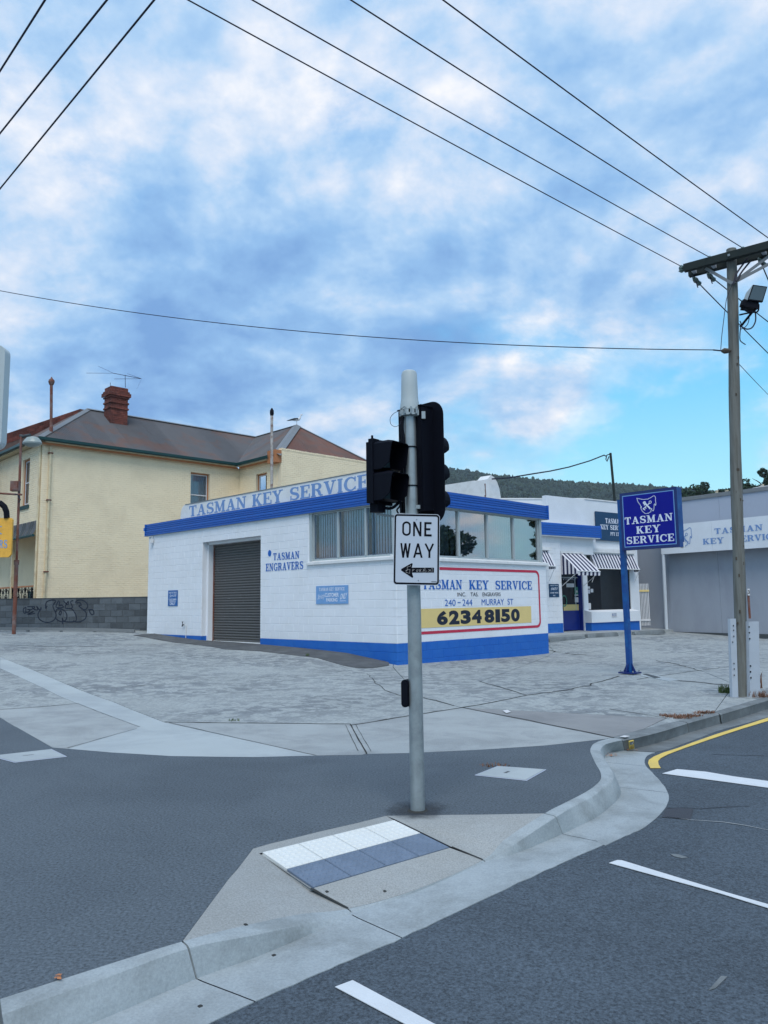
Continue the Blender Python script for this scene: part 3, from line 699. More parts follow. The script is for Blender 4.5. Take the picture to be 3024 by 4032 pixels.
for row, m in ((0, 'tilew'), (1, 'tileb')):
    for k in range(4):
        f = lambda u, v: tl.lerp(tr, u).lerp(bl.lerp(br_, u), v)
        tile(f(k/4, row/2), f((k+1)/4, row/2), f((k+1)/4, (row+1)/2), f(k/4, (row+1)/2), m)
# concrete slabs
yard = thing('concrete_yard', (0, 0, 0), None, None); tag(yard, kind='structure')
Z6 = lambda *L_: pxs(z6, L_, Gh)
Z7 = lambda *L_: pxs(z7, L_, Gh)
cs = curve
bed = [farL, Ltop]+cs+Bend[-1:]+tb[1:]+[Vector((60, 60, 0)), Vector((-60, 60, 0)), Vector((-60, 22, 0))]
sheet('joint_bed', bed, 'joint', yard, dz=-.06, step=1.0, skirt=0)
A1 = Z6((0, 193), (130, 245), (260, 300), (460, 376), (670, 460))
sL = Z6((0, 240), (160, 313), (320, 385), (450, 435), (572, 478))
triT = Z6((980, 528), (1290, 596))
sheet('slab', A1+triT[:1]+[cs[6], cs[5], cs[4], cs[3], cs[2], cs[1]]+list(reversed(sL)), 'strip', yard, gap=.003, dz=.0)
eL = (sL[0]-sL[2]).normalized(); up_ = sL[0]+eL*14; upA = A1[0]+eL*14
sheet('slab', [A1[0], sL[0], up_, upA], 'strip', yard, gap=.003)
j1 = Z6((0, 410))[0]; j2 = Z6((318, 384))[0]; e2 = (j1-j2).normalized(); j0 = j1+e2*14
sheet('slab', [cs[0], cs[1], sL[4], sL[3], j2, j1, j0, farL, Ltop], 'conc', yard, gap=.007)
sheet('slab', [j2, sL[1], sL[0], up_, j0, j1], 'yard', yard, gap=.007)
n1, n2, n3, n4 = Z6((670, 460), (1430, 468))+Z7((430, 395), (1040, 517))
jb = Z6((1497, 588))[0]
sheet('slab', [n1, n2, jb, cs[7], cs[6], triT[0]], 'conc', yard, gap=.007)
sheet('slab', [n2, n3, n4, cs[13], cs[12], cs[11], cs[10], cs[9], cs[8], jb], 'conc', yard, gap=.007)
cr1, cr2, cr3, cr4, cr5, crr = Z7((500, 290), (690, 345), (850, 325), (1060, 268), (1300, 288), (1520, 305))
cross2 = Z7((1250, 437))[0]
far_r = tb[-1]+Vector((3, 12, 0))
tbi = lambda i: tb[i]
sheet('slab', [n3, cr2, cr3, cr4, cr5, crr, tb[3], tb[2], tb[1], cross2], 'yard', yard, gap=.008)
sheet('slab', [n3, cross2, tb[1], tb[0], n4], 'concgrey', yard, gap=.007)
s27 = Z7((270, 355))[0]; 
sheet('slab', [n1, A1[3], A1[2], A1[1], A1[0], upA, Vector((-30, 60, 0)), Vector((2, 60, 0)), Gh(*z7(150, 230)), s27, n3, n2], 'yard', yard, gap=.008, step=1.0)
sheet('slab', [s27, Gh(*z7(150, 230)), Vector((2, 60, 0)), Vector((9, 60, 0)), Gh(*z7(800, 170)), cr1, cr2, n3], 'yard', yard, gap=.008, step=1.0)
mid_ = Gh(*z7(1210, 205)); mi2 = Gh(*z7(1385, 245))
sheet('slab', [cr1, Gh(*z7(800, 170)), Vector((9, 60, 0)), Vector((24, 60, 0)), Vector((30, 40, 0)), tb[-1], tb[5], mi2, cr4, cr3, cr2], 'yard', yard, gap=.008, step=1.0)
sheet('slab', [mi2, tb[5], tb[4], tb[3], crr, cr5, cr4], 'yard', yard, gap=.008)
def crack(f, pts, w, m='joint', g=None, par=None, name='joint_filler', wob=.35, dz=.0045):
    P_ = [(g or Gh)(*f(*p)) for p in pts]; L_ = []
    for a, b in zip(P_, P_[1:]):
        n = max(2, int((b-a).length/.18))
        for k in range(n): L_.append(a.lerp(b, k/n))
    L_.append(P_[-1]); mb = MB(); rows = []
    for i, p in enumerate(L_):
        t = (L_[min(i+1, len(L_)-1)]-L_[max(i-1, 0)]); t.z = 0; t.normalize(); s = Vector((-t.y, t.x, 0)); o_ = mnoise.noise(p*3.1)*w*wob*2; ww = w*(.6+.5*abs(mnoise.noise(p*5.7))*2)/2
        rows.append([Vector(((p+s*(o_+q)).x, (p+s*(o_+q)).y, hz_(p.x, p.y)+dz)) for q in (ww, -ww)])
    mb.quadgrid(rows); return mb.build(name, m, par or yard)
crack(z6, ((670, 460), (900, 463), (1150, 465), (1430, 468)), .035); crack(z7, ((-20, 467), (200, 430), (430, 395)), .035); crack(z7, ((430, 395), (700, 447), (1040, 517)), .03)
crack(z7, ((430, 395), (560, 372), (690, 345)), .035, wob=.6); crack(z7, ((500, 290), (590, 315), (690, 345)), .03, wob=1.0); crack(z7, ((690, 345), (850, 325), (960, 298), (1060, 268)), .045, wob=1.2)
crack(z7, ((270, 355), (340, 372), (400, 388)), .03, wob=1.2); crack(z7, ((1300, 286), (1400, 295), (1525, 306)), .10, 'mound', wob=.5); crack(z7, ((1210, 205), (1300, 222), (1385, 245)), .04, wob=1); crack(z7, ((1130, 282), (1385, 245), (1520, 228)), .03, wob=1.4); crack(z7, ((1020, 400), (1250, 437)), .02)
crack(z7, ((780, 165), (850, 178), (930, 183)), .10, wob=.8); crack(z6, ((1430, 468), (1460, 525), (1497, 588)), .018, wob=.15); crack(z6, ((1410, 472), (1462, 578)), .008); crack(z6, ((1452, 472), (1515, 580)), .008)
crack(z6, ((0, 410), (160, 398), (318, 384)), .03); crack(z6, ((318, 384), (570, 480)), .008); crack(z6, ((275, 566), (560, 486)), .012); crack(z6, ((0, 272), (80, 272)), .03); crack(z6, ((690, 462), (980, 528), (1290, 596)), .012)
crack(z6, ((1500, 262), (1570, 330), (1659, 360)), .02, wob=1.5); crack(z6, ((330, 325), (560, 312), (800, 300)), .02, wob=1.5); crack(z6, ((0, 145), (300, 152), (640, 143)), .05, wob=.8); crack(z6, ((1370, 205), (1430, 235), (1500, 240)), .04, wob=.6)
# dark bitumen fillet against the long wall
md = [Gh(*zB(*p)) for p in ((-60, 1310), (70, 1330), (300, 1372), (560, 1400), (800, 1440), (1130, 1458), (1400, 1490), (1659, 1520))]+[Gh(*zC(*p)) for p in ((480, 2120), (640, 2148), (850, 2150), (1050, 2122))]
wallp = [C0+V*t for t in (.3, 1.5, 3.5, 5.7, 9.2, 12.9)]
mb = MB(); f = [h2(p, hz_(p.x, p.y)+.012) for p in md]
bk = []
for i, p in enumerate(md):
    v = max(.32, min(12.9, (p-C0).dot(V)))
    w = C0+V*v; bk.append(h2(w, hz_(w.x, w.y)+.04+.05*math.sin(math.pi*min(1, max(0, (v-.3)/5)))))
mb.quadgrid([[a-Vector((0, 0, .03)), a, a.lerp(b, .5)+Vector((0, 0, .02)), b] for a, b in zip(f, bk)])
mb.build('bitumen_fillet', 'mound', kind='structure', smooth=True)
# road markings and old gutter
def mark(name, pts, m, dz, label=None):
    mb = MB(); mb.prism([h2(p, RZ+dz) for p in pts], Vector((0, 0, -.003))); return mb.build(name, m, kind='structure')
zr = lambda f, p: G(*f(*p), RZ)
mark('old_gutter_strip', [zr(zH, p) for p in ((366, 472), (668, 398), (945, 308), (1252, 221), (1570, 122), (1700, 84), (1700, 160), (1200, 296), (1000, 375), (760, 462), (640, 486))], 'oldkerb', .004)
ylo = [(1780, 140), (1659, 178), (1400, 262), (1200, 325), (1000, 395), (840, 455), (720, 492), (630, 530), (585, 560), (577, 590), (598, 634)]
yli = [(692, 634), (672, 600), (668, 570), (690, 545), (760, 508), (900, 455), (1050, 403), (1250, 335), (1450, 270), (1659, 207), (1780, 168)]
mark('yellow_line', [zr(zH, p) for p in ylo+yli], 'liney', .008)
def wl_(f, pts): mark('white_line', [zr(f, p) for p in pts], 'linew', .008)
wl_(zH, [(706, 683), (840, 644), (1100, 668), (1350, 710), (1659, 752), (1900, 790), (1900, 850), (1659, 812), (1320, 765), (1000, 722)])
wl_(zH, [(225, 1494), (300, 1468), (340, 1470), (1300, 1765), (1700, 1880), (1700, 1915), (1230, 1770)])
wl_(z6, [(1368, 1547), (1440, 1520), (1850, 1740), (1850, 1800), (1640, 1692)])
Gr = lambda x, y: G(x, y, RZ)
def rcrack(f, pts, w, m, wob=1.0):
    o = crack(f, pts, w, m, Gr, fp, 'road_crack', wob, 0)
    for v in o.data.vertices: v.co.z = RZ+.005
rcrack(zH, ((745, 992), (900, 985), (1050, 1002), (1300, 985), (1500, 975)), .014, 'patch'); rcrack(zH, ((740, 1075), (960, 1100), (1250, 1120), (1450, 1150), (1659, 1192)), .012, 'conc', .5); rcrack(zH, ((1150, 505), (1400, 515), (1659, 520)), .02, 'patch', .6)
mark('road_patch', [zr(zH, p) for p in ((745, 990), (985, 1000), (960, 1092), (930, 1095), (700, 1075))], 'patch', .005)
mark('paint_scuff', [zr(zH, p) for p in ((775, 1408), (850, 1412), (935, 1440), (880, 1446), (810, 1430))], 'oldkerb', .005)
mark('paint_scuff', [zr(z7, p) for p in ((1420, 1535), (1470, 1478), (1495, 1480), (1450, 1525))], 'oldkerb', .005)
# ================================================================== corner key shop building
LW = Fr(C0, -V, -U)      # long wall; x = -v (grows towards the viewer's right)
RW = Fr(C0, U, -V)       # short street wall
CB = .222
shop = thing('corner_building', C0, 'white painted block building with roller door and blue metal fascia on the corner', 'building')
SP = (.54, 'blue')
def split_wall(fr, x0, x1, holes, t_xoff, nm, top=4.22):
    masonry(fr, shop, x0, x1, -.35, top, .45, CB, .007, .01, holes, 'white', 'white', 'block', nm, near, .54-3*CB, .0015, .2, SP, 'wall', t_xoff, .007)
split_wall(LW, -12.78, 0.0, [(-9.08, -5.78, -.4, 3.68), (-3.46, -.0, 2.68, 4.3)], -.1, 150)
split_wall(RW, 0.0, 6.9, [(0, 6.9, 2.68, 4.3)], .2, 150)
# side and rear walls, roof slab
mb = MB()
fU = lambda u, v, z: C0+U*u+V*v+Vector((0, 0, z))
mb.box(fU(6.7, .21, -.35), U*.2, V*12.5, Vector((0, 0, 4.5))); mb.box(fU(.21, 12.5, -.35), U*6.4, V*.2, Vector((0, 0, 4.5)))
mb.build('rear_wall', 'white', shop)
mb = MB(); mb.box(fU(.05, .05, 4.2), U*6.8, V*12.7, Vector((0, 0, .12))); mb.build('roof', 'flash', shop)
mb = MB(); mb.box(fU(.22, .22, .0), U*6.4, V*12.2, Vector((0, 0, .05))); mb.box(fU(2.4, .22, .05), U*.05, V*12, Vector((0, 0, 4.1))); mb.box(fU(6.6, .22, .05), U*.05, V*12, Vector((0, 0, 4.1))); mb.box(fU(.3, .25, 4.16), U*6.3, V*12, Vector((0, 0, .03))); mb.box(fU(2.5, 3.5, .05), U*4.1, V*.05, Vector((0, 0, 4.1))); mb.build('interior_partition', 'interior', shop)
# ribbed fascia, swept round both street sides
prof = []
def rib(z, dz): return [(z, .07), (z+.006, .085), (z+dz-.03, .088), (z+dz-.022, .066), (z+dz-.004, .066)]
zz = 4.17
for k, dz in enumerate((.075, .075, .085)): prof += rib(zz, dz); zz += dz
prof += [(zz, .045), (zz+.012, .045)]; zz += .012
for k, dz in enumerate((.075, .075, .075)): prof += [(a, b-.012) for a, b in rib(zz, dz)]; zz += dz
prof += [(4.655, .06), (4.66, -.02), (4.62, -.04)]
prof = [(4.165, -.05), (4.165, .06)]+prof
prof = [(4.155+(a-4.165)*.90, b) for a, b in prof]
L1 = C0+V*12.92; L2 = C0.copy(); L3 = C0+U*7.02
def sweep(z, d): return [h2(L1-U*d, z), h2(L2-U*d-V*d, z), h2(L3-V*d, z)]
mb = MB(); pts = [sweep(z, d) for z, d in prof]
fr_l = MB(); fr_l.quadgrid([[p[0], p[1]] for p in pts]); fr_l.build('fascia', 'fascia', shop)
fr_l = MB(); fr_l.quadgrid([[p[1], p[2]] for p in pts]); fr_l.build('fascia', 'fascia', shop)
mb.box(L1-U*.10+Vector((0, 0, 4.15)), V*.03, U*.3, Vector((0, 0, .45)))
mb.box(L1-U*.12+V*.0+Vector((0, 0, 4.35)), V*.07, U*.1, Vector((0, 0, .12)))
mb.box(L3-V*.105+Vector((0, 0, 4.15)), U*.035, V*.3, Vector((0, 0, .46))); mb.build('fascia_end_cap', 'fascia', shop)
# soffit strips
mb = MB(); RW.box(mb, -.0, 7.0, 4.14, 4.165, -.25, .04); LW.box(mb, -12.9, 0, 4.145, 4.16, -.05, .05); mb.build('soffit', 'alu', shop)
# roller door with reveal
RWd = .42
mb = MB(); LW.box(mb, -9.08, -9.0+.0, .3, 3.68, -RWd-.12, -.19, 0); LW.box(mb, -5.86, -5.78, .3, 3.68, -RWd-.12, -.19, 0); LW.box(mb, -9.08, -5.78, 3.60, 3.68, -RWd-.12, -.19, 0)
mb.build('door_reveal', 'white', shop)
mb = MB(); LW.box(mb, -9.1, -5.76, .26, .345, -RWd-.3, .02); mb.build('door_threshold', 'conc', shop)
door = thing('roller_shutter', LW.p(-7.4, .34, -RWd), None, None); door.parent = shop; door.location = LW.p(-7.4, .34, -RWd)-wl(shop)
del WL[door]; WL[door] = LW.p(-7.4, .34, -RWd)
sl_h = .086; ns = 38
mb = MB(); pr = [(0, 0), (.004, .004), (.012, .016), (.03, .026), (.05, .028), (.066, .022), (.078, .010), (.084, .0)]
mb.quadgrid([[LW.p(-8.98, z+.36, d-RWd), LW.p(-5.88, z+.36, d-RWd)] for z, d in pr])
first = mb.build('slat', 'shutter', door)
for k in range(1, ns):
    o = first.copy(); COL.objects.link(o); o.location = first.location+Vector((0, 0, k*sl_h)); WL[o] = wl(first)
mb = MB(); LW.box(mb, -8.98, -5.88, .335, .375, -RWd-.02, -RWd+.035); mb.build('bottom_rail', 'wpaint', door)
mb = MB(); LW.box(mb, -9.0, -8.95, .34, 3.62, -RWd-.03, -RWd+.05); LW.box(mb, -5.90, -5.86, .34, 3.62, -RWd-.03, -RWd+.05); mb.build('guide_track', 'rustpipe', door)
mb = MB(); LW.box(mb, -9, -5.86, .3, 3.7, -RWd-.2, -RWd-.15); mb.build('door_backing', 'interior', door)
# strip windows
def window_band(fr, x0, x1, z0, z1, mull, gl, ins, blinds, sillx, pf=.05):
    w = MB(); fr.box(w, x0, x1, z0, z0+.07, -ins-.05, -ins+.03); fr.box(w, x0, x1, z1-.045, z1, -ins-.05, -ins+.03)
    fr.box(w, x0, x0+pf, z0+.07, z1-.045, -ins-.05, -ins+.03); fr.box(w, x1-pf, x1, z0+.07, z1-.045, -ins-.05, -ins+.03)
    for m in mull: fr.box(w, m-.035, m+.035, z0+.07, z1-.045, -ins-.05, -ins+.05)
    wf = w.build('window_frame', 'alu', shop)
    xs = [x0]+list(mull)+[x1]
    for a, b in zip(xs, xs[1:]):
        g = MB(); a2 = a+(pf if a == x0 else .035)+.001; b2 = b-(pf if b == x1 else .035)-.001
        g.face([fr.p(a2, z0+.07, -ins), fr.p(b2, z0+.07, -ins), fr.p(b2, z1-.045, -ins), fr.p(a2, z1-.045, -ins)]); g.build('pane', gl, wf, norm=False)
        s_ = MB(); fr.box(s_, a2, a2+.03, z0+.07, z1-.045, -ins-.03, -ins-.003); fr.box(s_, b2-.03, b2, z0+.07, z1-.045, -ins-.03, -ins-.003); fr.box(s_, a2+.03, b2-.03, z0+.07, z0+.10, -ins-.03, -ins-.003); s_.build('sash', 'greyfascia', wf)
        n = int((b2-a2)/blinds)
        for k in range(n):
            c = a2+(k+.5)*(b2-a2)/n; s2 = MB(); ang = math.radians(12 if fr is LW else 38); hw = .046
            if k == 0:
                p0 = fr.p(c-hw*math.cos(ang), z0+.1, -ins-.14-hw*math.sin(ang)); p1 = fr.p(c+hw*math.cos(ang), z0+.1, -ins-.14+hw*math.sin(ang)); pm = (p0+p1)/2+fr.n*.008
                s2.quadgrid([[p0, pm, p1], [p+Vector((0, 0, z1-z0-.14)) for p in (p0, pm, p1)]]); first = s2.build('blind_slat', 'cond', wf, norm=False); c0 = c
            else:
                o = first.copy(); COL.objects.link(o); o.location = first.location+fr.r*(c-c0); WL[o] = wl(first)
    si = MB(); zs = z0-.02
    si.hexa([fr.p(sillx[0], zs-.09, -ins-.05), fr.p(sillx[1], zs-.09, -ins-.05), fr.p(sillx[1], zs-.07, .075), fr.p(sillx[0], zs-.07, .075), fr.p(sillx[0], zs+.06, -ins-.05), fr.p(sillx[1], zs+.06, -ins-.05), fr.p(sillx[1], zs-.0, .075), fr.p(sillx[0], zs-.0, .075)])
    si.build('window_sill', 'wpaint', shop)
window_band(LW, -3.36, -.14, 2.76, 4.15, (-2.27, -1.17), 'glass', .10, .098, (-3.5, .06))
window_band(RW, .14, 6.66, 2.76, 4.15, (1.31, 2.64, 3.97, 5.29), 'glass2', .10, .11, (-.06, 6.98))
mb = MB(); mb.box(C0+U*.0+V*.0+Vector((0, 0, 2.76))+U*.015+V*.015, U*.13, V*.13, Vector((0, 0, 1.4))); RW.box(mb, 6.66, 6.78, 2.70, 4.15, -.2, -.02); LW.box(mb, -3.46, -3.36, 2.76, 4.15, -.19, -.02)
mb.build('corner_post', 'alu', shop)
# rooftop sign board along the long side
brd = thing('rooftop_sign', LW.p(-5, 4.66, -.10), 'long white rooftop board with faded blue slab letters above the blue fascia', 'sign')
z_ = []
N_ = 5
pl = [(-10.69, 4.50), (.0, 4.50), (.0, 5.12)]+[(-10.69+.32*(1-math.sin(math.radians(t))), 4.76+.36*math.cos(math.radians(t)) ) for t in (0, 22, 45, 68, 90)]
mb = MB(); plate(mb, pl, LW, -.16, -.08); mb.build('board', 'wpaint', brd)
mb = MB(); LW.box(mb, -10.37, .0, 5.10, 5.125, -.17, -.065); mb.build('top_trim', 'flash', brd)
slab_words('TASMAN KEY SERVICE', LW, -10.12, -1.04, 4.655, 5.03, -.078, 'lightblue', brd, .05, 4.63, 5.03)
mb = MB()
for k in range(6): LW.box(mb, -10.2+k*2.1, -10.15+k*2.1, 4.3, 5.0, -.22, -.17)
mb.build('bracket', 'flash', brd)
# painted writing on the walls
mb = MB(); slab(mb, 'TASMAN', LW, -5.13, -3.88, 2.885, 3.10, .0135, gap=.1); mb.build('painted_lettering', 'letblue', shop, norm=False); mb = MB(); slab(mb, 'ENGRAVERS', LW, -5.50, -3.70, 2.57, 2.80, .0135, gap=.08); mb.build('painted_lettering', 'letblue', shop, norm=False)
mb = MB(); plate(mb, [(-5.31+.085*math.cos(t*.39), 3.11+.10*math.sin(t*.39)) for t in range(16)], LW, .012, .014); mb.build('painted_dot', 'letblue', shop)
mb = MB(); 
for tx, xa_, xb_ in (('TASMAN', .97, 2.63), ('KEY', 2.94, RW.at(*zD(617, 1100))[0]), ('SERVICE', 4.17, 6.07)):
    mb = MB(); slab(mb, tx, RW, xa_, xb_, 1.91, 2.17, .0135, gap=.06); mb.build('painted_lettering', 'letblue', shop, norm=False)
for tx, xa_, xb_ in (('INC.', 2.42, 2.80), ('TAS.', 3.00, 3.36), ('ENGRAVERS', 3.55, 4.42)):
    mb = MB(); sans(mb, tx, RW, xa_, xb_, 1.715, 1.825, .0145); mb.build('painted_lettering', 'letdark', shop, norm=False)
mb = MB(); RW.box(mb, 2.42, 2.55, 1.54, 1.56, .012, .0145); mb.build('painted_dash', 'letblue', shop)
for tx, xa_, xb_ in (('240', 1.87, 2.33), ('244', 2.63, 3.07), ('MURRAY', 3.50, 4.58), ('ST', 4.76, 5.05)):
    mb = MB(); sans(mb, tx, RW, xa_, xb_, 1.46, 1.635, .0145); mb.build('painted_lettering', 'letblue', shop, norm=False)
mb = MB(); plate(mb, [(.72, .90), (5.98, .90), (5.98, 1.40), (.72, 1.40)], RW, .0122, .0132); mb.build('painted_band', 'yellowband', shop)
def heavy(mb, txt, x0, x1, z0, z1, fr=RW):
    sans(mb, txt, fr, x0, x1, z0, z1, .0155, bold=.055)
mb = MB()
xx = 1.53
for ch, w in (('6', .50), ('2', .50), ('3', .50), ('4', .50), (' ', .08), ('8', .52), ('1', .28), ('5', .50), ('0', .50)):
    if ch != ' ': heavy(mb, ch, xx, xx+w-.05, .955, 1.335)
    xx += w
mb.build('painted_number', 'letdark', shop, norm=False)
mb = MB(); ring(mb, rrect(.50, 6.50, .735, 2.51, .2, 6), rrect(.575, 6.425, .81, 2.435, .15, 6), RW, .0137); mb.build('painted_border', 'red', shop, norm=False)
# wall plates
def wplate(fr, x0, x1, z0, z1, m, label, lines, nm='parking_plate', tm='letwhite', group=None):
    t = thing(nm, fr.p((x0+x1)/2, z0, .02), label, 'sign', group)
    mb = MB(); fr.box(mb, x0, x1, z0, z1, .014, .026); mb.build('plate', m, t)
    for (txt, a, b, c, d_, kind) in lines:
        mb = MB()
        X0, X1, Z0, Z1 = x0+(x1-x0)*a, x0+(x1-x0)*b, z0+(z1-z0)*c, z0+(z1-z0)*d_
        if kind == 's': slab(mb, txt, fr, X0, X1, Z0, Z1, .0275, gap=.1)
        elif kind == 'bar': fr.box(mb, X0, X1, Z0, Z1, .026, .0285)
        elif kind == 'script': sans(mb, txt, fr, X0, X1, Z0, Z1, .028, bold=.0, z0r=Z0+(Z1-Z0)*.25, z1r=Z1+(Z1-Z0)*.25, shear=.35)
        elif kind == 'tilt': sans(mb, txt, fr, X0, X1, Z0, Z1, .028, bold=.02, z0r=Z0+(Z1-Z0)*.2, z1r=Z1+(Z1-Z0)*.2, shear=.3)
        else: sans(mb, txt, fr, X0, X1, Z0, Z1, .028, bold=.02)
        mb.build('lettering', tm, t, norm=False)
    return t
wplate(LW, -11.27, -10.62, 1.55, 2.10, 'plateblue', 'small dark blue parking plate on the white wall left of the roller door', [('TASMAN KEY SERVICE', .08, .92, .80, .90, 's'), ('Strictly', .14, .86, .50, .74, 'script'), ('CUSTOMER', .10, .90, .38, .47, 'b'), ('PARKING', .18, .82, .27, .36, 'b'), ('ONLY', .2, .8, .06, .24, 'b')])
wplate(LW, -3.12, -1.79, 1.56, 2.06, 'fadeplate', 'wide faded light blue parking plate under the left windows', [('TASMAN KEY SERVICE', .10, .90, .72, .90, 's'), ('Strictly', .03, .26, .16, .52, 'script'), ('CUSTOMER', .29, .72, .38, .60, 'b'), ('PARKING', .33, .68, .12, .32, 'b'), ('ONLY', .75, .95, .22, .54, 'tilt'), ('', .75, .94, .14, .165, 'bar')])
# tap, small box
t = thing('garden_tap', LW.p(-10.15, .55, .03), 'small brass tap on a thin standpipe against the white wall', 'tap')
mb = MB(); mb.tube([LW.p(-10.02, .45, .03), LW.p(-10.02, .90, .03), LW.p(-10.12, .90, .06)], .012, 6); mb.build('standpipe', 'wpaint', t)
mb = MB(); mb.tube([LW.p(-10.10, .90, .06), LW.p(-10.17, .90, .08), LW.p(-10.17, .84, .09)], .02, 6); mb.tube([LW.p(-10.16, .92, .08), LW.p(-10.16, 1.0, .08)], .012, 6); mb.tube([LW.p(-10.20, 1.0, .08), LW.p(-10.12, 1.0, .08)], .012, 6); mb.build('spout', 'black', t)
t = thing('alarm_box', LW.p(-12.45, 3.98, .03), 'tiny white box with bracket under the left end of the fascia', 'alarm box')
mb = MB(); LW.box(mb, -12.5, -12.36, 3.88, 4.02, .05, .14); mb.build('case', 'wpaint', t)
mb = MB(); mb.tube([LW.p(-12.74, 4.12, .06), LW.p(-12.42, 4.12, .06), LW.p(-12.42, 4.0, .09)], .014, 6); mb.build('bracket', 'wpaint', t)
# white rounded parapet behind the shop roof
pa = thing('roof_parapet', D(1909, 1960, 28.5), 'white rendered parapet with rounded corner and rust streak rising behind the blue fascia', 'parapet')
q0 = D(1909, 1960, 28.5); zt0 = D(1909, 1889, 28.5).z; zt1 = D(1950, 1877, 28.5).z+.05; q1 = q0+U*.92*1.12
def pr_(q, z): return Vector((q.x, q.y, z))
mb = MB(); zb = 4.3
outl = [pr_(q0, zb), pr_(q0, zt0)]+[pr_(q0.lerp(q1, s), z) for s, z in ((.22, zt0+.06), (.42, zt1+.06), (.62, zt1+.0), (.80, zt1-.18), (.92, zt1-.42), (1.0, zt1-.8))]+[pr_(q1, zb)]
mb.prism(outl, V*.5); mb.build('parapet_end', 'wpaint', pa)
mb = MB(); mb.box(pr_(q0, zb)+V*.5, V*9, U*.25, Vector((0, 0, zt0-zb+.03))); mb.build('parapet_wall', 'wpaint', pa)
mb = MB(); 
for k in range(5):
    a = q0+U*(.02+.015*math.sin(k*2)); mb.tube([pr_(a, zt0-.15-k*.22)-V*.006, pr_(a+U*.02, zt0-.4-k*.22)-V*.006], [.03-.003*k, .018], 5)
mb.build('rust_streak', 'rustpipe', pa)

# ================================================================== white shop at the rear right
A2 = 53.5; U2 = hd(A2); V2 = hd(A2-90)
S0 = D(*zE(190, 1590), 29.3); S0.z = 0
SF = Fr(S0, U2, -V2)
def sx(q): return SF.at(*q)[0]
def sz(q): return SF.at(*q)[1]
sh = thing('white_shop', S0, 'white shop with dark blue door and display window at the back of the yard', 'building')
xp = sx(zE(375, 1500)); zb2 = .68
masonry(SF, sh, -1.6, xp, -.1, 4.05, .45, .222, .007, .01, [], 'white', 'white', 'block', 200, near, .68-4*.222, .001, .3, (.68, 'blue'), 'pillar_wall', .1)
ws = -.35   # main wall plane offset
def W_(mb, x0, x1, z0, z1, d0, d1, mi=0): SF.box(mb, x0, x1, z0, z1, d0, d1, mi)
fs = Fr(S0-V2*0, U2, -V2)
SM = Fr(S0+V2*.35, U2, -V2); 
fx = lambda q: SM.at(*q)
xd0 = fx(zE(375, 1400))[0]; xd1 = fx(zE(640, 1400))[0]; xw0 = fx(zE(692, 1200))[0]; xw1 = fx(zE(1230, 1200))[0]; xe = fx(zE(1335, 1200))[0]+.02
zw0 = fx(zE(960, 1285))[1]; zwt = fx(zE(960, 560))[1]
zpt = fx(zE(1000, -75))[1]
top_c = SM.at(*z4(365, 478)); xc = top_c[0]; ztc = top_c[1]
ztop_r = SM.at(*z4(575, 495))[1]
mb = MB()
rs = [(xp-.3, xe, .0, ztc)]
for h in ((xd0, xd1+.02, .1, 3.35), (xw0, xw1, zw0, zwt-.1)): rs = rect_minus(rs, h)
for a, b, c, d_ in rs: SM.box(mb, a, b, c, d_, -.2, 0)
mb.build('wall', 'render', sh)
mb = MB(); SM.box(mb, xc-.02, xe+.02, ztc, ztc+.05, -.22, .03); mb.build('parapet_cap', 'wpaint', sh)
# upper wall turning left, almost facing the street
hl = hd(84); q = SM.p(xc, 0, 0); UL = Fr(q, hl, Vector((hl.y, -hl.x, 0)))
mb = MB(); UL.box(mb, -7.5, -.0, 4.3, ztc, -.25, 0); mb.build('upper_wall', 'render', sh)
mb = MB(); UL.box(mb, -7.5, -.0, ztc, ztc+.05, -.27, .03); mb.build('parapet_cap', 'wpaint', sh)
mb = MB(); SM.box(mb, xc, xe, ztc-.6, ztc-.5, -7, -.2); SM.box(mb, xe-.2, xe, 0, ztc, -7, -.2); mb.build('roof', 'flash', sh)
# porch box, soffit and fascia
zf0, zf1 = 4.05, 4.54
xf1 = sx(zE(790, 300)); 
prof = [(zf0, -.02), (zf0, .20)]
z = zf0+.01
for k in range(5): prof += [(z, .22), (z+.07, .223), (z+.076, .205), (z+.088, .205)]; z += .092
prof += [(zf1, .2), (zf1, -.02)]
mb = MB(); mb.quadgrid([[SF.p(-1.9, a, b), SF.p(xf1, a, b)] for a, b in prof]); mb.build('fascia', 'fascia', sh)
mb = MB(); W_(mb, xf1, xf1+.03, zf0-.02, zf1+.02, -.3, .235); mb.build('fascia_end_cap', 'fascia', sh)
mb = MB(); W_(mb, -1.9, xf1, zf0-.03, zf0, -.6, .2); W_(mb, -1.9, xf1, zf1-.1, zf1-.06, -2, .1); mb.build('soffit', 'wpaint', sh)
mb = MB(); W_(mb, xp+.005, fx(zE(675, 450))[0], 3.38, 4.02, -.34, -.06); mb.build('porch_lintel', 'render', sh)
# plinth and planter-like sill
mb = MB(); xs0 = sx(zE(745, 1500)); xs1 = sx(zE(1350, 1480)); zpl = sz(zE(1000, 1432))
W_(mb, xs0, xs1, .12, zpl, -.36, -.05); mb.build('blue_plinth', 'blue', sh)
mb = MB(); zsl = sz(zE(960, 1298)); x0_ = sx(zE(735, 1400)); x1_ = xs1
mb.hexa([SF.p(x0_, zpl, -.36), SF.p(x1_, zpl, -.36), SF.p(x1_, zpl, .0), SF.p(x0_, zpl, .0), SF.p(x0_-.0, zsl+.06, -.36), SF.p(x1_, zsl+.06, -.36), SF.p(x1_, zsl-.02, -.0), SF.p(x0_, zsl-.02, -.0)])
mb.build('window_ledge', 'render', sh)
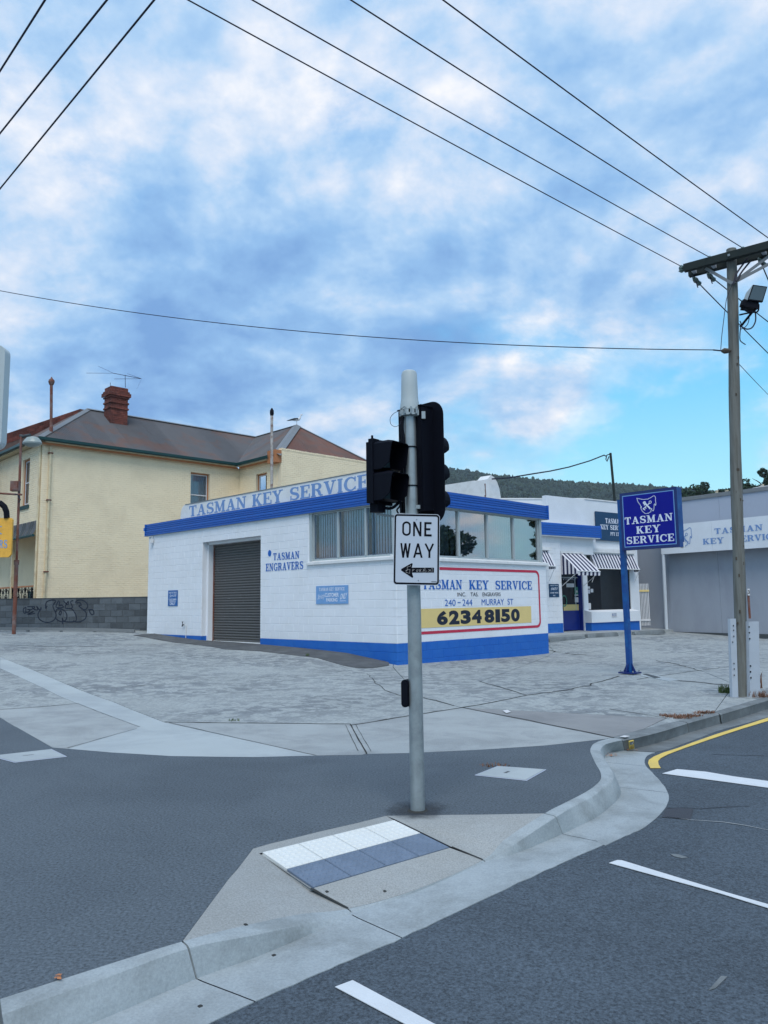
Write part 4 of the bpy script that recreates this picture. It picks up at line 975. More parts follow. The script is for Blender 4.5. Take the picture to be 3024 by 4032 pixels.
# display window
w = MB(); 
for a, b, c, d_ in ((xw0, xw0+.05, zw0, zwt-.1), (xw1-.05, xw1, zw0, zwt-.1), (xw0+.05, xw1-.05, zw0, zw0+.05), (xw0+.05, xw1-.05, zwt-.15, zwt-.1)): SM.box(w, a, b, c, d_, -.12, -.04)
wf = w.build('window_frame', 'black', sh)
g = MB(); g.face([SM.p(xw0+.05, zw0+.05, -.08), SM.p(xw1-.05, zw0+.05, -.08), SM.p(xw1-.05, zwt-.15, -.08), SM.p(xw0+.05, zwt-.15, -.08)]); g.build('pane', 'glassd', wf, norm=False)
mb = MB()
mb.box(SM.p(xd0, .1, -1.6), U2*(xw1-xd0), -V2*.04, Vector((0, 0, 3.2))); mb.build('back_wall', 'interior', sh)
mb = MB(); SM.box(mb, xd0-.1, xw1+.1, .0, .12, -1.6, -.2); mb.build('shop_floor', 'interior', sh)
def poster(fr, f, q, m, d=-.07, parent=sh, name='notice'):
    a = fr.at(*f(*q[:2])); b = fr.at(*f(*q[2:])); mb = MB(); fr.box(mb, a[0], b[0], b[1], a[1], d, d+.004); return mb.build(name, m, parent)
poster(SM, zE, (700, 1196, 742, 1277), 'poster_w'); poster(SM, zE, (700, 985, 728, 1015), 'curtain'); poster(SM, zE, (736, 1016, 770, 1060), 'curtain'); poster(SM, zE, (702, 1025, 730, 1075), 'greyfascia')
# door
dr = MB(); zd = fx(zE(500, 1290))[1]; zdt = 3.35
zdb = fx(zE(500, 1540))[1]
SM.box(dr, xd0, xd1, zdb, zd, -.30, -.22); dr_o = dr.build('door', 'doorblue', sh)
mb = MB(); xm = fx(zE(590, 1100))[0]
for a, b, c, d_ in ((xd0, xd0+.04, zd, zdt), (xm-.012, xm+.012, zd, zdt), (xd0, xd1, zdt-.9, zdt-.86)): SM.box(mb, a, b, c, d_, -.29, -.23)
mb.build('door_frame', 'alu', dr_o)
mb = MB(); SM.box(mb, xd1-.02, xw0-.0, .12, 3.35, -.3, -.06); mb.build('door_jamb', 'doorblue', sh)
mb = MB(); mb.face([SM.p(xd0, zd, -.26), SM.p(xd1, zd, -.26), SM.p(xd1, zdt, -.26), SM.p(xd0, zdt, -.26)]); mb.build('door_glass', 'glassd', dr_o, norm=False)
mb = MB(); SM.box(mb, xd0, xs0+.2, .1, .25, -.5, -.1); mb.build('door_step', 'doorblue', sh)
DG = Fr(SM.p(0, 0, -.24), U2, -V2)
def ps2(q, m, nm='notice'): return poster(DG, zE, q, m, .0, dr_o, nm)
ps2((378, 1215, 638, 1284), 'yellowband', 'yellow_strip'); ps2((413, 948, 513, 996), 'poster_w'); ps2((516, 994, 577, 1088), 'poster_g'); ps2((519, 1121, 583, 1186), 'poster_w'); ps2((518, 1089, 580, 1102), 'poster_w'); ps2((594, 953, 628, 1000), 'signteal'); ps2((594, 1046, 640, 1092), 'plateblue')
mb = MB(); a = DG.at(*zE(372, 905)); b = DG.at(*zE(530, 868)); sans(mb, 'OPEN', DG, a[0], b[0], a[1], b[1], .004, bold=.0, mirror=True)
mb.build('open_lettering', 'greyfascia', dr_o, norm=False)
c_ = DG.at(*zE(387, 1168)); mb = MB(); ring(mb, [(c_[0]+.18*math.cos(t*.52), c_[1]+.24*math.sin(t*.52)) for t in range(12)], [(c_[0]+.13*math.cos(t*.52), c_[1]+.18*math.sin(t*.52)) for t in range(12)], DG, .005); mb.build('round_sticker', 'poster_g', dr_o)
c_ = DG.at(*zE(545, 1050)); mb = MB(); plate(mb, [(c_[0]+.045*math.cos(t*.52), c_[1]+.05*math.sin(t*.52)) for t in range(12)], DG, .006, .008); c_ = DG.at(*zE(550, 1137)); mb.build('round_sticker', 'poster_w', dr_o)
# awnings
def awning(name, fr, x0, x1, z0, z1, proj, n, label, val=.16, d0=0.02, skewx=0.0, valn=True):
    t = thing(name, fr.p((x0+x1)/2, z0, d0), label, 'awning')
    zt = z0; zb = z1+val
    A = MB()
    for k in range(n):
        a = x0+(x1-x0)*k/n; b = x0+(x1-x0)*(k+1)/n; mi = k % 2
        A.quadgrid([[fr.p(a, zt, d0), fr.p(b, zt, d0)], [fr.p(a, (zt+zb)/2+.0, d0+proj*.52), fr.p(b, (zt+zb)/2, d0+proj*.52)], [fr.p(a, zb, d0+proj), fr.p(b, zb, d0+proj)], [fr.p(a, zb-.012, d0+proj+.004), fr.p(b, zb-.012, d0+proj+.004)], [fr.p(a, z1, d0+proj-.01), fr.p(b, z1, d0+proj-.01)]], mi)
    A.build('canopy', ['stripe_w', 'stripe_d'], t, norm=False)
    for xx_ in (x0, x1):
        E_ = MB(); nn_ = 9
        for k in range(nn_):
            a_, b_ = k/nn_, (k+1)/nn_; E_.face([fr.p(xx_, zt+(zb-zt)*a_, d0+proj*a_), fr.p(xx_, zt+(zb-zt)*b_, d0+proj*b_), fr.p(xx_, zb-.1, d0+proj*b_), fr.p(xx_, zb-.1, d0+proj*a_)], k % 2)
        E_.build('side_flap', ['stripe_w', 'stripe_d'], t, norm=False)
    B = MB(); fr.box(B, x0-.02, x1+.02, zt-.02, zt+.06, 0, d0+.03); B.tube([fr.p(x0, zb, d0+proj+.01), fr.p(x1, zb, d0+proj+.01)], .018, 6); B.build('rail', 'wpaint', t)
    Ar = MB()
    for x in (x0+.02, x1-.02): Ar.tube([fr.p(x, zb, d0+proj), fr.p(x, zb-.55, d0+.02)], .012, 5)
    Ar.build('arm', 'wpaint', t); return t
a = SF.at(*zE(350, 535)); b = SF.at(*zE(655, 535))
awn1 = awning('striped_awning', SF, a[0], b[0]-.15, 3.42, 2.50, .85, 11, 'deep navy and white striped awning standing out over the blue door', .16, -.06)
a = SM.at(*zE(700, 575)); b = SM.at(*zE(1240, 600))
zz0 = SM.at(*zE(960, 578))[1]; zz1 = SM.at(*zE(960, 795))[1]
awning('striped_awning', SM, a[0], b[0], zz0, zz1+.08, .30, 31, 'flat navy and white striped awning pulled down over the dark display window', .0, .05)
mb = MB(); SM.box(mb, a[0]-.08, b[0]+.03, zz0+.03, zz0+.20, 0, .14); mb.build('awning_hood', 'wpaint', sh)
# third awning, on the side wall behind the corner building
mbx = D(*zD(1200, 735), 28.6); AW = Fr(Vector((mbx.x, mbx.y, 0)), U2, -V2)
ax1 = AW.at(*zD(1265, 740))[0]; az0 = AW.at(*zD(1230, 738))[1]; az1 = AW.at(*zD(1240, 930))[1]
awning('striped_awning', AW, ax1-1.1, ax1, az0, az1+.05, .35, 15, 'sliver of striped awning seen between the grey window frame and the white pillar', .0, .0)
mb = MB(); AW.box(mb, ax1-1.1, ax1+.08, az0, az0+.12, -.2, .12); mb.build('awning_hood', 'wpaint', sh)
# plates
x_, z__ = SF.at(*zE(195, 1122)); x2_, z2_ = SF.at(*zE(313, 955))
wplate(SF, x_, x2_, z__, z2_, 'signteal', 'narrow teal parking plate on the white pillar beside the shop door', [('TASMAN KEY SERVICE', .1, .9, .85, .91, 's'), ('STRICTLY', .16, .84, .52, .70, 'tilt'), ('CUSTOMER', .08, .50, .28, .38, 'b'), ('PARKING', .55, .92, .28, .38, 'b'), ('ONLY', .38, .62, .08, .17, 'b')])
x_, z__ = SF.at(*zE(985, 1368)); x2_, z2_ = SF.at(*zE(1043, 1316))
t = thing('small_notice', SF.p(x_, z__, .02), 'little white notice fixed to the white ledge under the display window', 'notice'); mb = MB(); SF.box(mb, x_, x2_, z__, z2_, .012, .02); mb.build('plate', 'poster_w', t)
mb = MB(); SF.box(mb, x_+.03, x_+.08, z__+.03, z2_-.03, .02, .0215)
for k in range(3): SF.box(mb, x_+.12, x2_-.03, z__+.03+k*.045, z__+.045+k*.045, .02, .0215)
mb.build('print', 'plateblue', t)
a = SM.at(*z4(430, 563)); 
sgn = thing('shopfront_sign', SM.p(a[0]+.9, a[1]-1.2, .05), 'dark teal shop sign on the white upper wall, half hidden by the blue post', 'sign')
b0 = SM.at(*z4(440, 770)); x1s = a[0]+2.15
mb = MB(); SM.box(mb, a[0], x1s, b0[1]+.02, a[1], .02, .08); mb.build('board', 'signteal', sgn)
H_ = a[1]-b0[1]; W2 = x1s-a[0]
for tx, f0, f1, f2, f3 in (('TASMAN', .28, .80, .62, .79), ('KEY SERVICE', .12, .96, .40, .56), ('PTY LTD', .42, .74, .20, .32)):
    slab_words(tx, SM, a[0]+W2*f0, a[0]+W2*f1, b0[1]+H_*f2, b0[1]+H_*f3, .085, 'letwhite', sgn)
# picket gate between the shop and the grey building
gt0 = D(*zF(38, 1395), 33.6); gx = Fr(Vector((gt0.x, gt0.y, 0)), hd(75), Vector((hd(75).y, -hd(75).x, 0)))
gate = thing('picket_gate', gx.p(0, .25), 'cream picket gate in the gap between the white shop and the grey building', 'gate')
xa, zb_ = gx.at(*zF(38, 1385)); xb, _ = gx.at(*zF(146, 1385)); ztg = gx.at(*zF(90, 978))[1]
mb = MB(); gx.box(mb, xa, xa+.035, zb_, ztg, 0, .03); pk = mb.build('picket', 'creamtrim' if 0 else 'poster_w', gate)
for k in range(1, 8):
    o = pk.copy(); COL.objects.link(o); o.location = pk.location+gx.r*(xb-xa-.035)*k/7; WL[o] = wl(pk)
for zc in (gx.at(*zF(90, 1048))[1], gx.at(*zF(90, 1330))[1]):
    mb = MB(); gx.box(mb, xa, xb, zc-.04, zc+.04, .032, .07); mb.build('rail', 'yellowband' if zc > 1.5 else 'poster_w', gate)
# ================================================================== grey building on the right
g0 = D(*zF(315, 1435), 34.5); g0.z = 0
GW = Fr(g0, -V2, -U2)    # x grows toward the viewer
gb = thing('grey_building', g0, 'grey sheet clad building at the right edge with a white sign canopy along it', 'building')
ztg = GW.at(*zF(450, 185))[1]
def sheets(parent, fr, x0, x1, z0, z1, w, m, d0=-.05, d1=0.0, name='wall_sheet'):
    x = x0
    while x < x1-.01:
        b = min(x+w, x1); mb = MB(); fr.box(mb, x+.004, b-.004, z0, z1, d0, d1+random.uniform(0, .004)); mb.build(name, m, parent); x = b
mb = MB(); GW.box(mb, -7, 6.6, -.1, ztg-.3, -.4, -.06); mb.build('wall', 'greymetal', gb)
sheets(gb, GW, -7, 6.6, -.1, 3.9, 2.4, 'greymetal')
sheets(gb, GW, -.2, 6.6, 4.3, ztg, 3.1, 'greyfascia', -.05, .15, 'fascia_sheet')
mb = MB(); GW.box(mb, -.25, 6.6, ztg, ztg+.16, -.3, .2); mb.build('parapet_cap', 'flash', gb)
GV = Fr(g0-U2*.62, -V2, -U2)
xv0, zv0 = GV.at(*zF(255, 695)); zv1 = GV.at(*zF(460, 400))[1]
can = thing('sign_canopy', GV.p(2, zv0), 'white canopy board with faded grey blue slab letters on the grey building', 'canopy')
sheets(can, GV, xv0, xv0+6.9, zv0, zv1, 2.45, 'render', -.06, 0, 'board_panel')
mb = MB(); GV.box(mb, xv0, xv0+6.9, zv0+.05, zv0+.12, -.6, -.06); GV.box(mb, xv0, xv0+6.9, zv1-.14, zv1-.04, -.6, -.06); mb.build('canopy_deck', 'flash', can)
def gvx(q): return GV.at(*q)
mb = MB()
a = gvx(zF(770, 445)); b = gvx(zF(1235, 405)); c = gvx(zF(790, 500)); 
slab(mb, 'TASMAN', GV, a[0], b[0], c[1]+.01, a[1]+.0, .012, gap=.12); mb.build('lettering', 'lightblue', can, norm=False); mb = MB()
a = gvx(zF(655, 545)); c = gvx(zF(665, 600)); b = gvx(zF(862, 535)); slab(mb, 'KEY', GV, a[0], b[0], c[1], a[1], .012, gap=.06); mb.build('lettering', 'lightblue', can, norm=False); mb = MB()
x_s = gvx(zF(1000, 515))[0]; x_v = gvx(zF(1288, 500))[0]; sp_ = (x_v-x_s)
slab(mb, 'SERVICE', GV, x_s-.16, x_s+sp_*1.36, c[1]+.0, a[1], .012, gap=.06)
mb.build('lettering', 'lightblue', can, norm=False)
mb = MB(); q = gvx(zF(260, 700)); q2 = GW.at(*zF(315, 1440))
mb.tube([GV.p(xv0+.06, zv0, -.06), GW.p(.0, .15, .06)], .075, 8); mb.build('support_post', 'render', can)
mb = MB(); GW.box(mb, -.0, 6.6, -.05, .10, 0, .06); mb.build('footing', 'greyjoint', gb)
# emblem outline, shared by the canopy and the post sign
TAS = [(.00, .98), (.06, .94), (.12, .93), (.20, .90), (.30, .87), (.42, .85), (.52, .86), (.60, .84), (.62, .88), (.70, .89), (.78, .93), (.86, .98), (.93, 1.0), (.985, .95), (1.0, .85), (.99, .72), (1.0, .60), (1.01, .55), (.99, .45), (.96, .44), (.96, .54), (.91, .52), (.90, .40), (.89, .28), (.86, .15), (.80, .16), (.77, .24), (.78, .30), (.74, .27), (.72, .18), (.72, .10), (.64, .09), (.58, .03), (.55, .06), (.50, .03), (.40, .05), (.33, .12), (.26, .20), (.22, .28), (.20, .36), (.18, .46), (.22, .40), (.24, .44), (.18, .52), (.15, .60), (.08, .70), (.03, .82)]
def emblem(mb, fr, x0, x1, z0, z1, d, w=.03, part=None):
    xf = lambda p: (x0+(x1-x0)*p[0], z0+(z1-z0)*p[1])
    S_ = []
    pts = TAS+[TAS[0]]
    for i in range(len(pts)-1): S_.append(([pts[i], pts[i+1]], w))
    S_.append((arc(.71, .66, .06, .07, 0, 360, 12), .035)); S_.append(([(.66, .60), (.30, .30)], .05)); S_.append(([(.30, .34), (.42, .24)], .05)); S_.append(([(.40, .40), (.49, .33)], .05))
    S_.append((arc(.40, .66, .05, .05, 0, 360, 10), .075)); S_.append(([(.40, .60), (.46, .56)], .16)); S_.append(([(.46, .60), (.70, .28)], .085))
    strokes_to(mb, S_, xf, fr, d, layer=.0001)
mb = MB(); a = gvx(zF(470, 630)); b = gvx(zF(545, 435)); e_w = (b[0]-a[0])*1.9
emblem(mb, GV, b[0]-e_w, b[0], a[1]+.02, b[1], .012, .035); mb.build('emblem', 'lightblue', can, norm=False)
# path in front of the shop and wheel stops
pth = [SF.p(-2.5, 0, .0), SF.p(-2.5, 0, .75), SF.p(xp+2.3, 0, .85), GW.p(.3, 0, .9), GW.p(.3, 0, 0), GW.p(-1.5, 0, 0), SF.p(xe-.2, 0, -1)]
o = sheet('shop_path', pth, 'conc', None, dz=.09, skirt=.15, kind='structure')
def stop(fr, xa, xb, off, lab):
    p0 = fr.p(xa, 0, off); p1 = fr.p(xb, 0, off); z0 = hz_(p0.x, p0.y); d_ = (p1-p0).normalized(); n_ = Vector((d_.y, -d_.x, 0)); mb = MB()
    rows = []
    for s in (0, .04, .5, .96, 1):
        c = p0.lerp(p1, s); e = .03 if s in (0, 1) else 0; h = .15-e
        rows.append([h2(c, z0-.02)+n_*.11, h2(c, z0+h*.6)+n_*(.09-e*.5), h2(c, z0+h)+n_*.06, h2(c, z0+h)-n_*.06, h2(c, z0+h*.6)-n_*(.09-e*.5), h2(c, z0-.02)-n_*.11])
    mb.quadgrid(rows); mb.face(rows[0]); mb.face(rows[-1]); mb.build('wheel_stop', 'oldkerb', None, label=lab, cat='wheel stop', group='wheel stops in front of the white shop', base=p0)
q = G(*zE(230, 1640), .05); q2 = G(*zE(720, 1610), .1)
xq = SF.at(*zE(330, 1600))[0]
stop(SF, xq-.1, xq+1.7, 1.35, 'low concrete wheel stop in front of the blue shop door')
stop(SF, xq+2.9, xq+4.9, 1.25, 'low concrete wheel stop in front of the display window near the picket gate')
stop(SF, xq-2.3, xq-.35, 1.45, 'low concrete wheel stop half hidden behind the corner building')
# ================================================================== grey block boundary wall
BWl = Vector((-17.5, 30.2, 0)); BWr = Vector((-9.0, 29.55, 0))
BF = Fr(BWl, BWr-BWl, Vector(((BWr-BWl).y, -(BWr-BWl).x, 0))); Lw = (BWr-BWl).length+.35
ztw = BF.at(*z1(500, 1864))[1]
bw = thing('block_wall', BF.p(Lw/2, .6), 'low dark grey concrete block wall with black graffiti in front of the cream house', 'wall')
ch_ = BF.at(*zG(1300, 700))[1]-BF.at(*zG(1300, 768))[1]
masonry(BF, bw, 0, Lw, .3, ztw-.03, .47, ch_, .012, .012, [], 'greywall', 'greyjoint', 'block', 300, near, ztw-.03-6*ch_, .006, .19, None, 'wall_core', .1)
mb = MB(); BF.box(mb, 0, Lw, ztw-.03, ztw, -.2, .022); mb.build('capping', 'greyjoint', bw)
mb = MB(); BF.box(mb, 6.7, Lw+.0, .3, ztw-.05, -.22, -.2); mb.build('pier', 'greyjoint', bw)
GR = [[(285, 665), (262, 680), (255, 700), (262, 725), (280, 728), (285, 665)], [(300, 660), (380, 662), (345, 690), (300, 690), (330, 700), (300, 722), (275, 715)], [(350, 665), (375, 690), (415, 692), (400, 655), (435, 695), (450, 665)], [(300, 742), (370, 712), (310, 745), (385, 732)],
      [(455, 680), (430, 710), (415, 750), (430, 795), (480, 825), (540, 830), (590, 805), (612, 760), (605, 720), (585, 680), (580, 640), (610, 600), (575, 588), (520, 600), (500, 630), (500, 680), (515, 650)],
      [(640, 592), (612, 665), (690, 668), (670, 640), (650, 650), (650, 600)], [(690, 595), (740, 640), (745, 600), (710, 672), (790, 672), (770, 610), (800, 592)],
      [(612, 720), (620, 690), (650, 685), (700, 700), (730, 750), (720, 800), (680, 825), (620, 800), (605, 770)], [(660, 700), (670, 720), (660, 750), (645, 735), (660, 700)],
      [(770, 680), (800, 700), (830, 760), (830, 810), (790, 825), (700, 820), (680, 780), (685, 850)], [(820, 615), (850, 590), (900, 590), (945, 620), (957, 655), (935, 690), (900, 685), (860, 650), (885, 640), (870, 615), (835, 620)],
      [(905, 690), (940, 730), (930, 790), (880, 820), (830, 825), (800, 810)], [(965, 690), (1010, 695), (1025, 730), (1005, 748), (985, 730), (975, 700)]]
mb = MB()
for i, ln in enumerate(GR):
    pts = [BF.at(*zG(*p)) for p in ln]; cr_ = []
    for k in range(len(pts)-1):
        p0, p1, p2, p3 = pts[max(k-1, 0)], pts[k], pts[k+1], pts[min(k+2, len(pts)-1)]
        for j in range(4):
            t_ = j/4; cr_.append(tuple(.5*((2*b)+(c-a)*t_+(2*a-5*b+4*c-d_)*t_*t_+(-a+3*b-3*c+d_)*t_**3) for a, b, c, d_ in zip(p0, p1, p2, p3)))
    cr_.append(pts[-1]); strokes_to(mb, [(cr_, .040)], lambda p: (p[0], p[1]), BF, .014, layer=.0005+.0001*i)
mb.build('graffiti', 'letdark', bw, norm=False)
rl = thing('ground_rail', BF.p(3, .75, .9), 'long pale grey metal rail lying low along the foot of the block wall', 'rail')
pa_ = [D(*zG(-60, 898), 28.9), D(*zG(0, 900), 28.9), D(*zG(900, 908), 28.7), D(*zG(1468, 922), 28.6)]
mb = MB()
for a, b in zip(pa_, pa_[1:]): 
    dv = (b-a).normalized(); mb.cbox((a+b)/2, (b-a).length, .10, .11, dv, Vector((-dv.y, dv.x, 0)))
mb.build('bar', 'flash', rl)
mb = MB()
for k in range(5):
    c = pa_[0].lerp(pa_[-1], k/4.2); mb.box((c.x-.04, c.y-.02, hz_(c.x, c.y)-.02), Vector((.08, 0, 0)), Vector((0, .1, 0)), Vector((0, 0, c.z-.05-hz_(c.x, c.y)+.02)))
mb.build('foot', 'flash', rl)

# ================================================================== cream two storey house
H0 = D(*z1(300, 800), 31.5); H0.z = 0; Uh, Vh = hd(46), hd(-44)
HF = Fr(H0, Uh, -Vh)          # long side wall
HL = Fr(H0, -Vh, -Uh)         # street front, x = -v
house = thing('cream_house', (H0.x, H0.y, .7), 'two storey cream painted brick house with rusty corrugated iron roof', 'building')
ZE = 8.59; ZW = 8.42; UR = 9.7
def band(fr, x0, x1, z0, z1, holes, nm, wn='wall', m='cream', xo=0): masonry(fr, house, x0, x1, z0, z1, .255, .093, .006, .01, holes, m, 'creamj' if m == 'cream' else 'brickj', 'brick', nm, near, .7, .005, .25, None, wn, xo)
hw = HF.at(*z2(103, 620)); hw2 = HF.at(*z2(250, 850)); WX0, WX1 = hw[0], hw2[0]; WT = hw[1]; WB = WT-2.15
band(HF, 0, UR, 1.6, ZW, [(WX0, WX1, WB, WT)], 110)
lw0, lw1 = -3.15, -1.85; lwt = HL.at(*z1(205, 893))[1]; lwb = HL.at(*z1(205, 1215))[1]
lwx1 = HL.at(*z1(207, 1000))[0]; lwx0 = HL.at(*z1(158, 1000))[0]
band(HL, -12, 0, 1.2, ZW, [(lwx0, lwx1, lwb, lwt), (-11.8, -.30, 1.0, 4.85)], 60)
mb = MB(); HL.box(mb, -16, -.02, 1.0, 4.9, -1.6, -1.35); HL.box(mb, -16, -.26, 4.86, 4.92, -1.4, -.0); HL.box(mb, -.30, -.26, 1.0, 4.86, -1.35, -.26); mb.build('recessed_wall', 'cream', house)
WH = Fr(H0+Uh*UR, -Vh, -Uh)    # wing side wall (faces left); x towards viewer
wc = WH.at(*z2(820, 600))[0]
wwt = WH.at(*z2(620, 640)); wwb = WH.at(*z2(705, 745)); wz1 = WH.at(*z2(660, 632))[1]
band(WH, 0, wc, 4.5, ZW, [(wwt[0], wwb[0], wz1-1.9, wz1)], 50)
WF = Fr(WH.p(wc, 0), Uh, -Vh)  # wing front with parapet
zpa = WF.at(*z2(812, 442))[1]
band(WF, -.02, 9, 4.5, zpa, [], 80)
mb = MB()
x = -.0
mp = MB(); WF.box(mp, 0, .10, zpa, zpa+.085, -.22, .025); first = mp.build('coping_brick', 'cream', house)
k = 1
while x < 8.8:
    x += .118; o = first.copy(); COL.objects.link(o); o.location = first.location+Uh*x+Vector((0, 0, random.uniform(-.012, .006))); WL[o] = wl(first); k += 1
# windows
def sashwin(fr, x0, x1, z0, z1, frame, glassm, rec=.10, blind=None, sill='creamtrim', parent=house):
    w = MB(); f = .06
    for a, b, c, d_ in ((x0, x0+f, z0, z1), (x1-f, x1, z0, z1), (x0+f, x1-f, z1-f, z1), (x0+f, x1-f, z0, z0+f)): fr.box(w, a, b, c, d_, -rec-.1, -rec)
    o = w.build('window_frame', frame, parent)
    s_ = MB(); zm = (z0+z1)/2
    for a, b, c, d_ in ((x0+f, x0+f+.04, z0+f, z1-f), (x1-f-.04, x1-f, z0+f, z1-f), (x0+f+.04, x1-f-.04, zm-.025, zm+.025), (x0+f+.04, x1-f-.04, z0+f, z0+f+.06), (x0+f+.04, x1-f-.04, z1-f-.05, z1-f)): fr.box(s_, a, b, c, d_, -rec-.08, -rec-.03)
    s_.build('sash', 'poster_w', o)
    g = MB(); g.face([fr.p(x0+f, z0+f, -rec-.055), fr.p(x1-f, z0+f, -rec-.055), fr.p(x1-f, z1-f, -rec-.055), fr.p(x0+f, z1-f, -rec-.055)]); g.build('pane', glassm, o, norm=False)
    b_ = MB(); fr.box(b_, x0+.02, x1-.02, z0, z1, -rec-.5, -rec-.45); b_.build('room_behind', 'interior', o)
    if blind:
        c = MB(); xs = [x0+f+(x1-x0-2*f)*blind[0]+(x1-x0-2*f)*(blind[1]-blind[0])*k/12 for k in range(13)]
        c.quadgrid([[fr.p(x, z0+f, -rec-.14-.02*(k % 2)) for k, x in enumerate(xs)], [fr.p(x, z1-f, -rec-.14-.02*(k % 2)) for k, x in enumerate(xs)]]); c.build('curtain', 'curtain', o, norm=False)
    if sill:
        s2 = MB(); fr.box(s2, x0-.12, x1+.12, z0-.16, z0-.0, -rec, .06); s2.build('window_sill', sill, parent)
sashwin(HF, WX0, WX1, WB, WT, 'fasciabrown', 'glass', .12, (0, 1))
sashwin(HL, lwx0, lwx1, lwb, lwt, 'fasciabrown', 'glass', .08, (0, .6), 'gutter_green')
sashwin(WH, wwt[0], wwb[0], wz1-1.9, wz1, 'fasciabrown', 'glass', .12, None)
# roofs
OV = .32; TR = 3.42; ZR = 11.02
def rp(u, v, z): return H0+Uh*u+Vh*v+Vector((0, 0, z))
def corr(name, m, a, b, c, d_, sheetw=.84, amp=.017, parent=house):
    """corrugated roof plane: eave a->b, top d_->c (straight edges), ribs run up the slope"""
    e = (b-a); Ln = e.length; e = e.normalized(); nrm = (b-a).cross(d_-a if (d_-a).length > .01 else c-a).normalized(); nrm = nrm if nrm.z > 0 else -nrm
    sl = nrm.cross(e); sl = sl if sl.z > 0 else -sl
    to2 = lambda p: ((p-a).dot(e), (p-a).dot(sl))
    poly = [to2(p) for p in (a, b, c, d_)]
    x0 = min(p[0] for p in poly); x1 = max(p[0] for p in poly)
    def span(x):
        ys = []
        for i in range(4):
            p, q = poly[i], poly[(i+1) % 4]
            if abs(p[0]-q[0]) < 1e-9: continue
            t = (x-p[0])/(q[0]-p[0])
            if -1e-9 <= t <= 1+1e-9: ys.append(p[1]+(q[1]-p[1])*t)
        return (min(ys), max(ys)) if ys else (0, 0)
    st_ = .019; x = x0+.001; i = 0
    while x < x1-.03:
        xe_ = min(x+sheetw, x1-.001); mb = MB(); n = max(2, int((xe_-x)/st_)); lo = []; hi = []
        for k in range(n+1):
            xx = x+(xe_-x)*k/n; s0, s1 = span(xx); off = amp*math.sin(2*math.pi*xx/.076)+(.003 if i % 2 else 0)
            lo.append(a+e*xx+sl*s0+nrm*off); hi.append(a+e*xx+sl*s1+nrm*off)
        mb.quadgrid([lo, hi]); mb.build('roof_sheet', m, parent, smooth=True); x = xe_; i += 1
E0 = rp(-OV, -OV, ZE); R0 = rp(-OV+TR, -OV+TR, ZR)
wr = UR+TR-OV     # wing ridge line u
Evalley = rp(UR-OV, -OV, ZE); Rv = rp(wr, -OV+TR, ZR)
corr('main', 'roof', E0, Evalley, Rv, R0)
corr('front', 'roof', rp(-OV, 8, ZE), E0, R0, rp(-OV+TR, 8, ZR))
wv = -wc
Ew = rp(UR-OV, wv+.35, ZE); ax = rp(wr, -.72, ZR)
corr('wing_left', 'roof', Evalley, rp(UR-OV, wv+.0, ZE), ax, Rv)
corr('wing_front', 'roofrust', rp(UR-OV, wv, ZE), rp(wr+TR+.6, wv, ZE), ax, ax)
mb = MB(); mb.quadgrid([[Rv+Vector((0, 0, 0)), ax], [rp(wr+TR+.6, 3, ZE), rp(wr+TR+.6, wv, ZE)]]); mb.quadgrid([[R0, Rv], [rp(0, 9, ZE-.2), rp(wr, 9, ZE-.2)]]); mb.build('rear_roof', 'roof', house)
def strip(name, a, b, w, m, up_=.03):
    d_ = (b-a).normalized(); s = d_.cross(Vector((0, 0, 1))).normalized(); n_ = s.cross(d_); mb = MB()
    mb.quadgrid([[p-s*w-n_*(.0)+Vector((0, 0, -w*.45+up_)), p+Vector((0, 0, up_+.015)), p+s*w+Vector((0, 0, -w*.45+up_))] for p in (a, b)]); mb.build(name, m, house)
strip('ridge_cap', R0, Rv, .16, 'flash'); strip('ridge_cap', Rv, ax, .16, 'flash'); strip('hip_cap', E0, R0, .17, 'flash'); strip('hip_cap', rp(UR-OV, wv, ZE), ax, .24, 'flash', .04); strip('hip_cap', rp(wr+TR+.6, wv, ZE), ax, .15, 'flash', .02)
strip('valley_flashing', Evalley, Rv, .13, 'flash', -.0)
def gutter_(a, b, name='eaves_gutter', m='gutter_green', nrm=None):
    mb = MB(); pr = [(0, 0), (.0, -.12), (.10, -.12), (.12, -.09), (.12, .02)]
    mb.quadgrid([[p+nrm*x+Vector((0, 0, z)) for p in (a, b)] for x, z in pr]); mb.build(name, m, house)
def z_(p, z): return Vector((p.x, p.y, z))
gutter_(E0, Evalley, nrm=-Vh); gutter_(rp(-OV, 8, ZE), E0, nrm=-Uh); gutter_(Evalley, rp(UR-OV, wv+.5, ZE), nrm=-Uh)
mb = MB()
mb.box(rp(-OV, -OV, ZE-.16), Uh*(UR), Vh*.33, Vector((0, 0, .04))); mb.box(rp(-OV, -OV, ZE-.16), Vh*8, Uh*.33, Vector((0, 0, .039))); mb.box(rp(UR-OV, -OV, ZE-.16), -Vh*(-wv-OV-.2), Uh*.33, Vector((0, 0, .038)))
mb.build('eaves_lining', 'creamtrim', house)
mb = MB(); mb.box(rp(-OV+.1, -OV+.1, ZE-.25), Uh*(UR), Vh*.03, Vector((0, 0, .09))); mb.box(rp(UR-OV+.1, -OV, ZE-.25), -Vh*2.6, Uh*.03, Vector((0, 0, .09))); mb.build('barge_board', 'fasciabrown', house)
bx = WH.at(*z2(780, 510))
mb = MB(); WH.box(mb, wc-.62, wc+.02, bx[1]-.28, bx[1]+.32, .0, OV+.05); mb.build('eaves_box', 'fasciabrown', house)
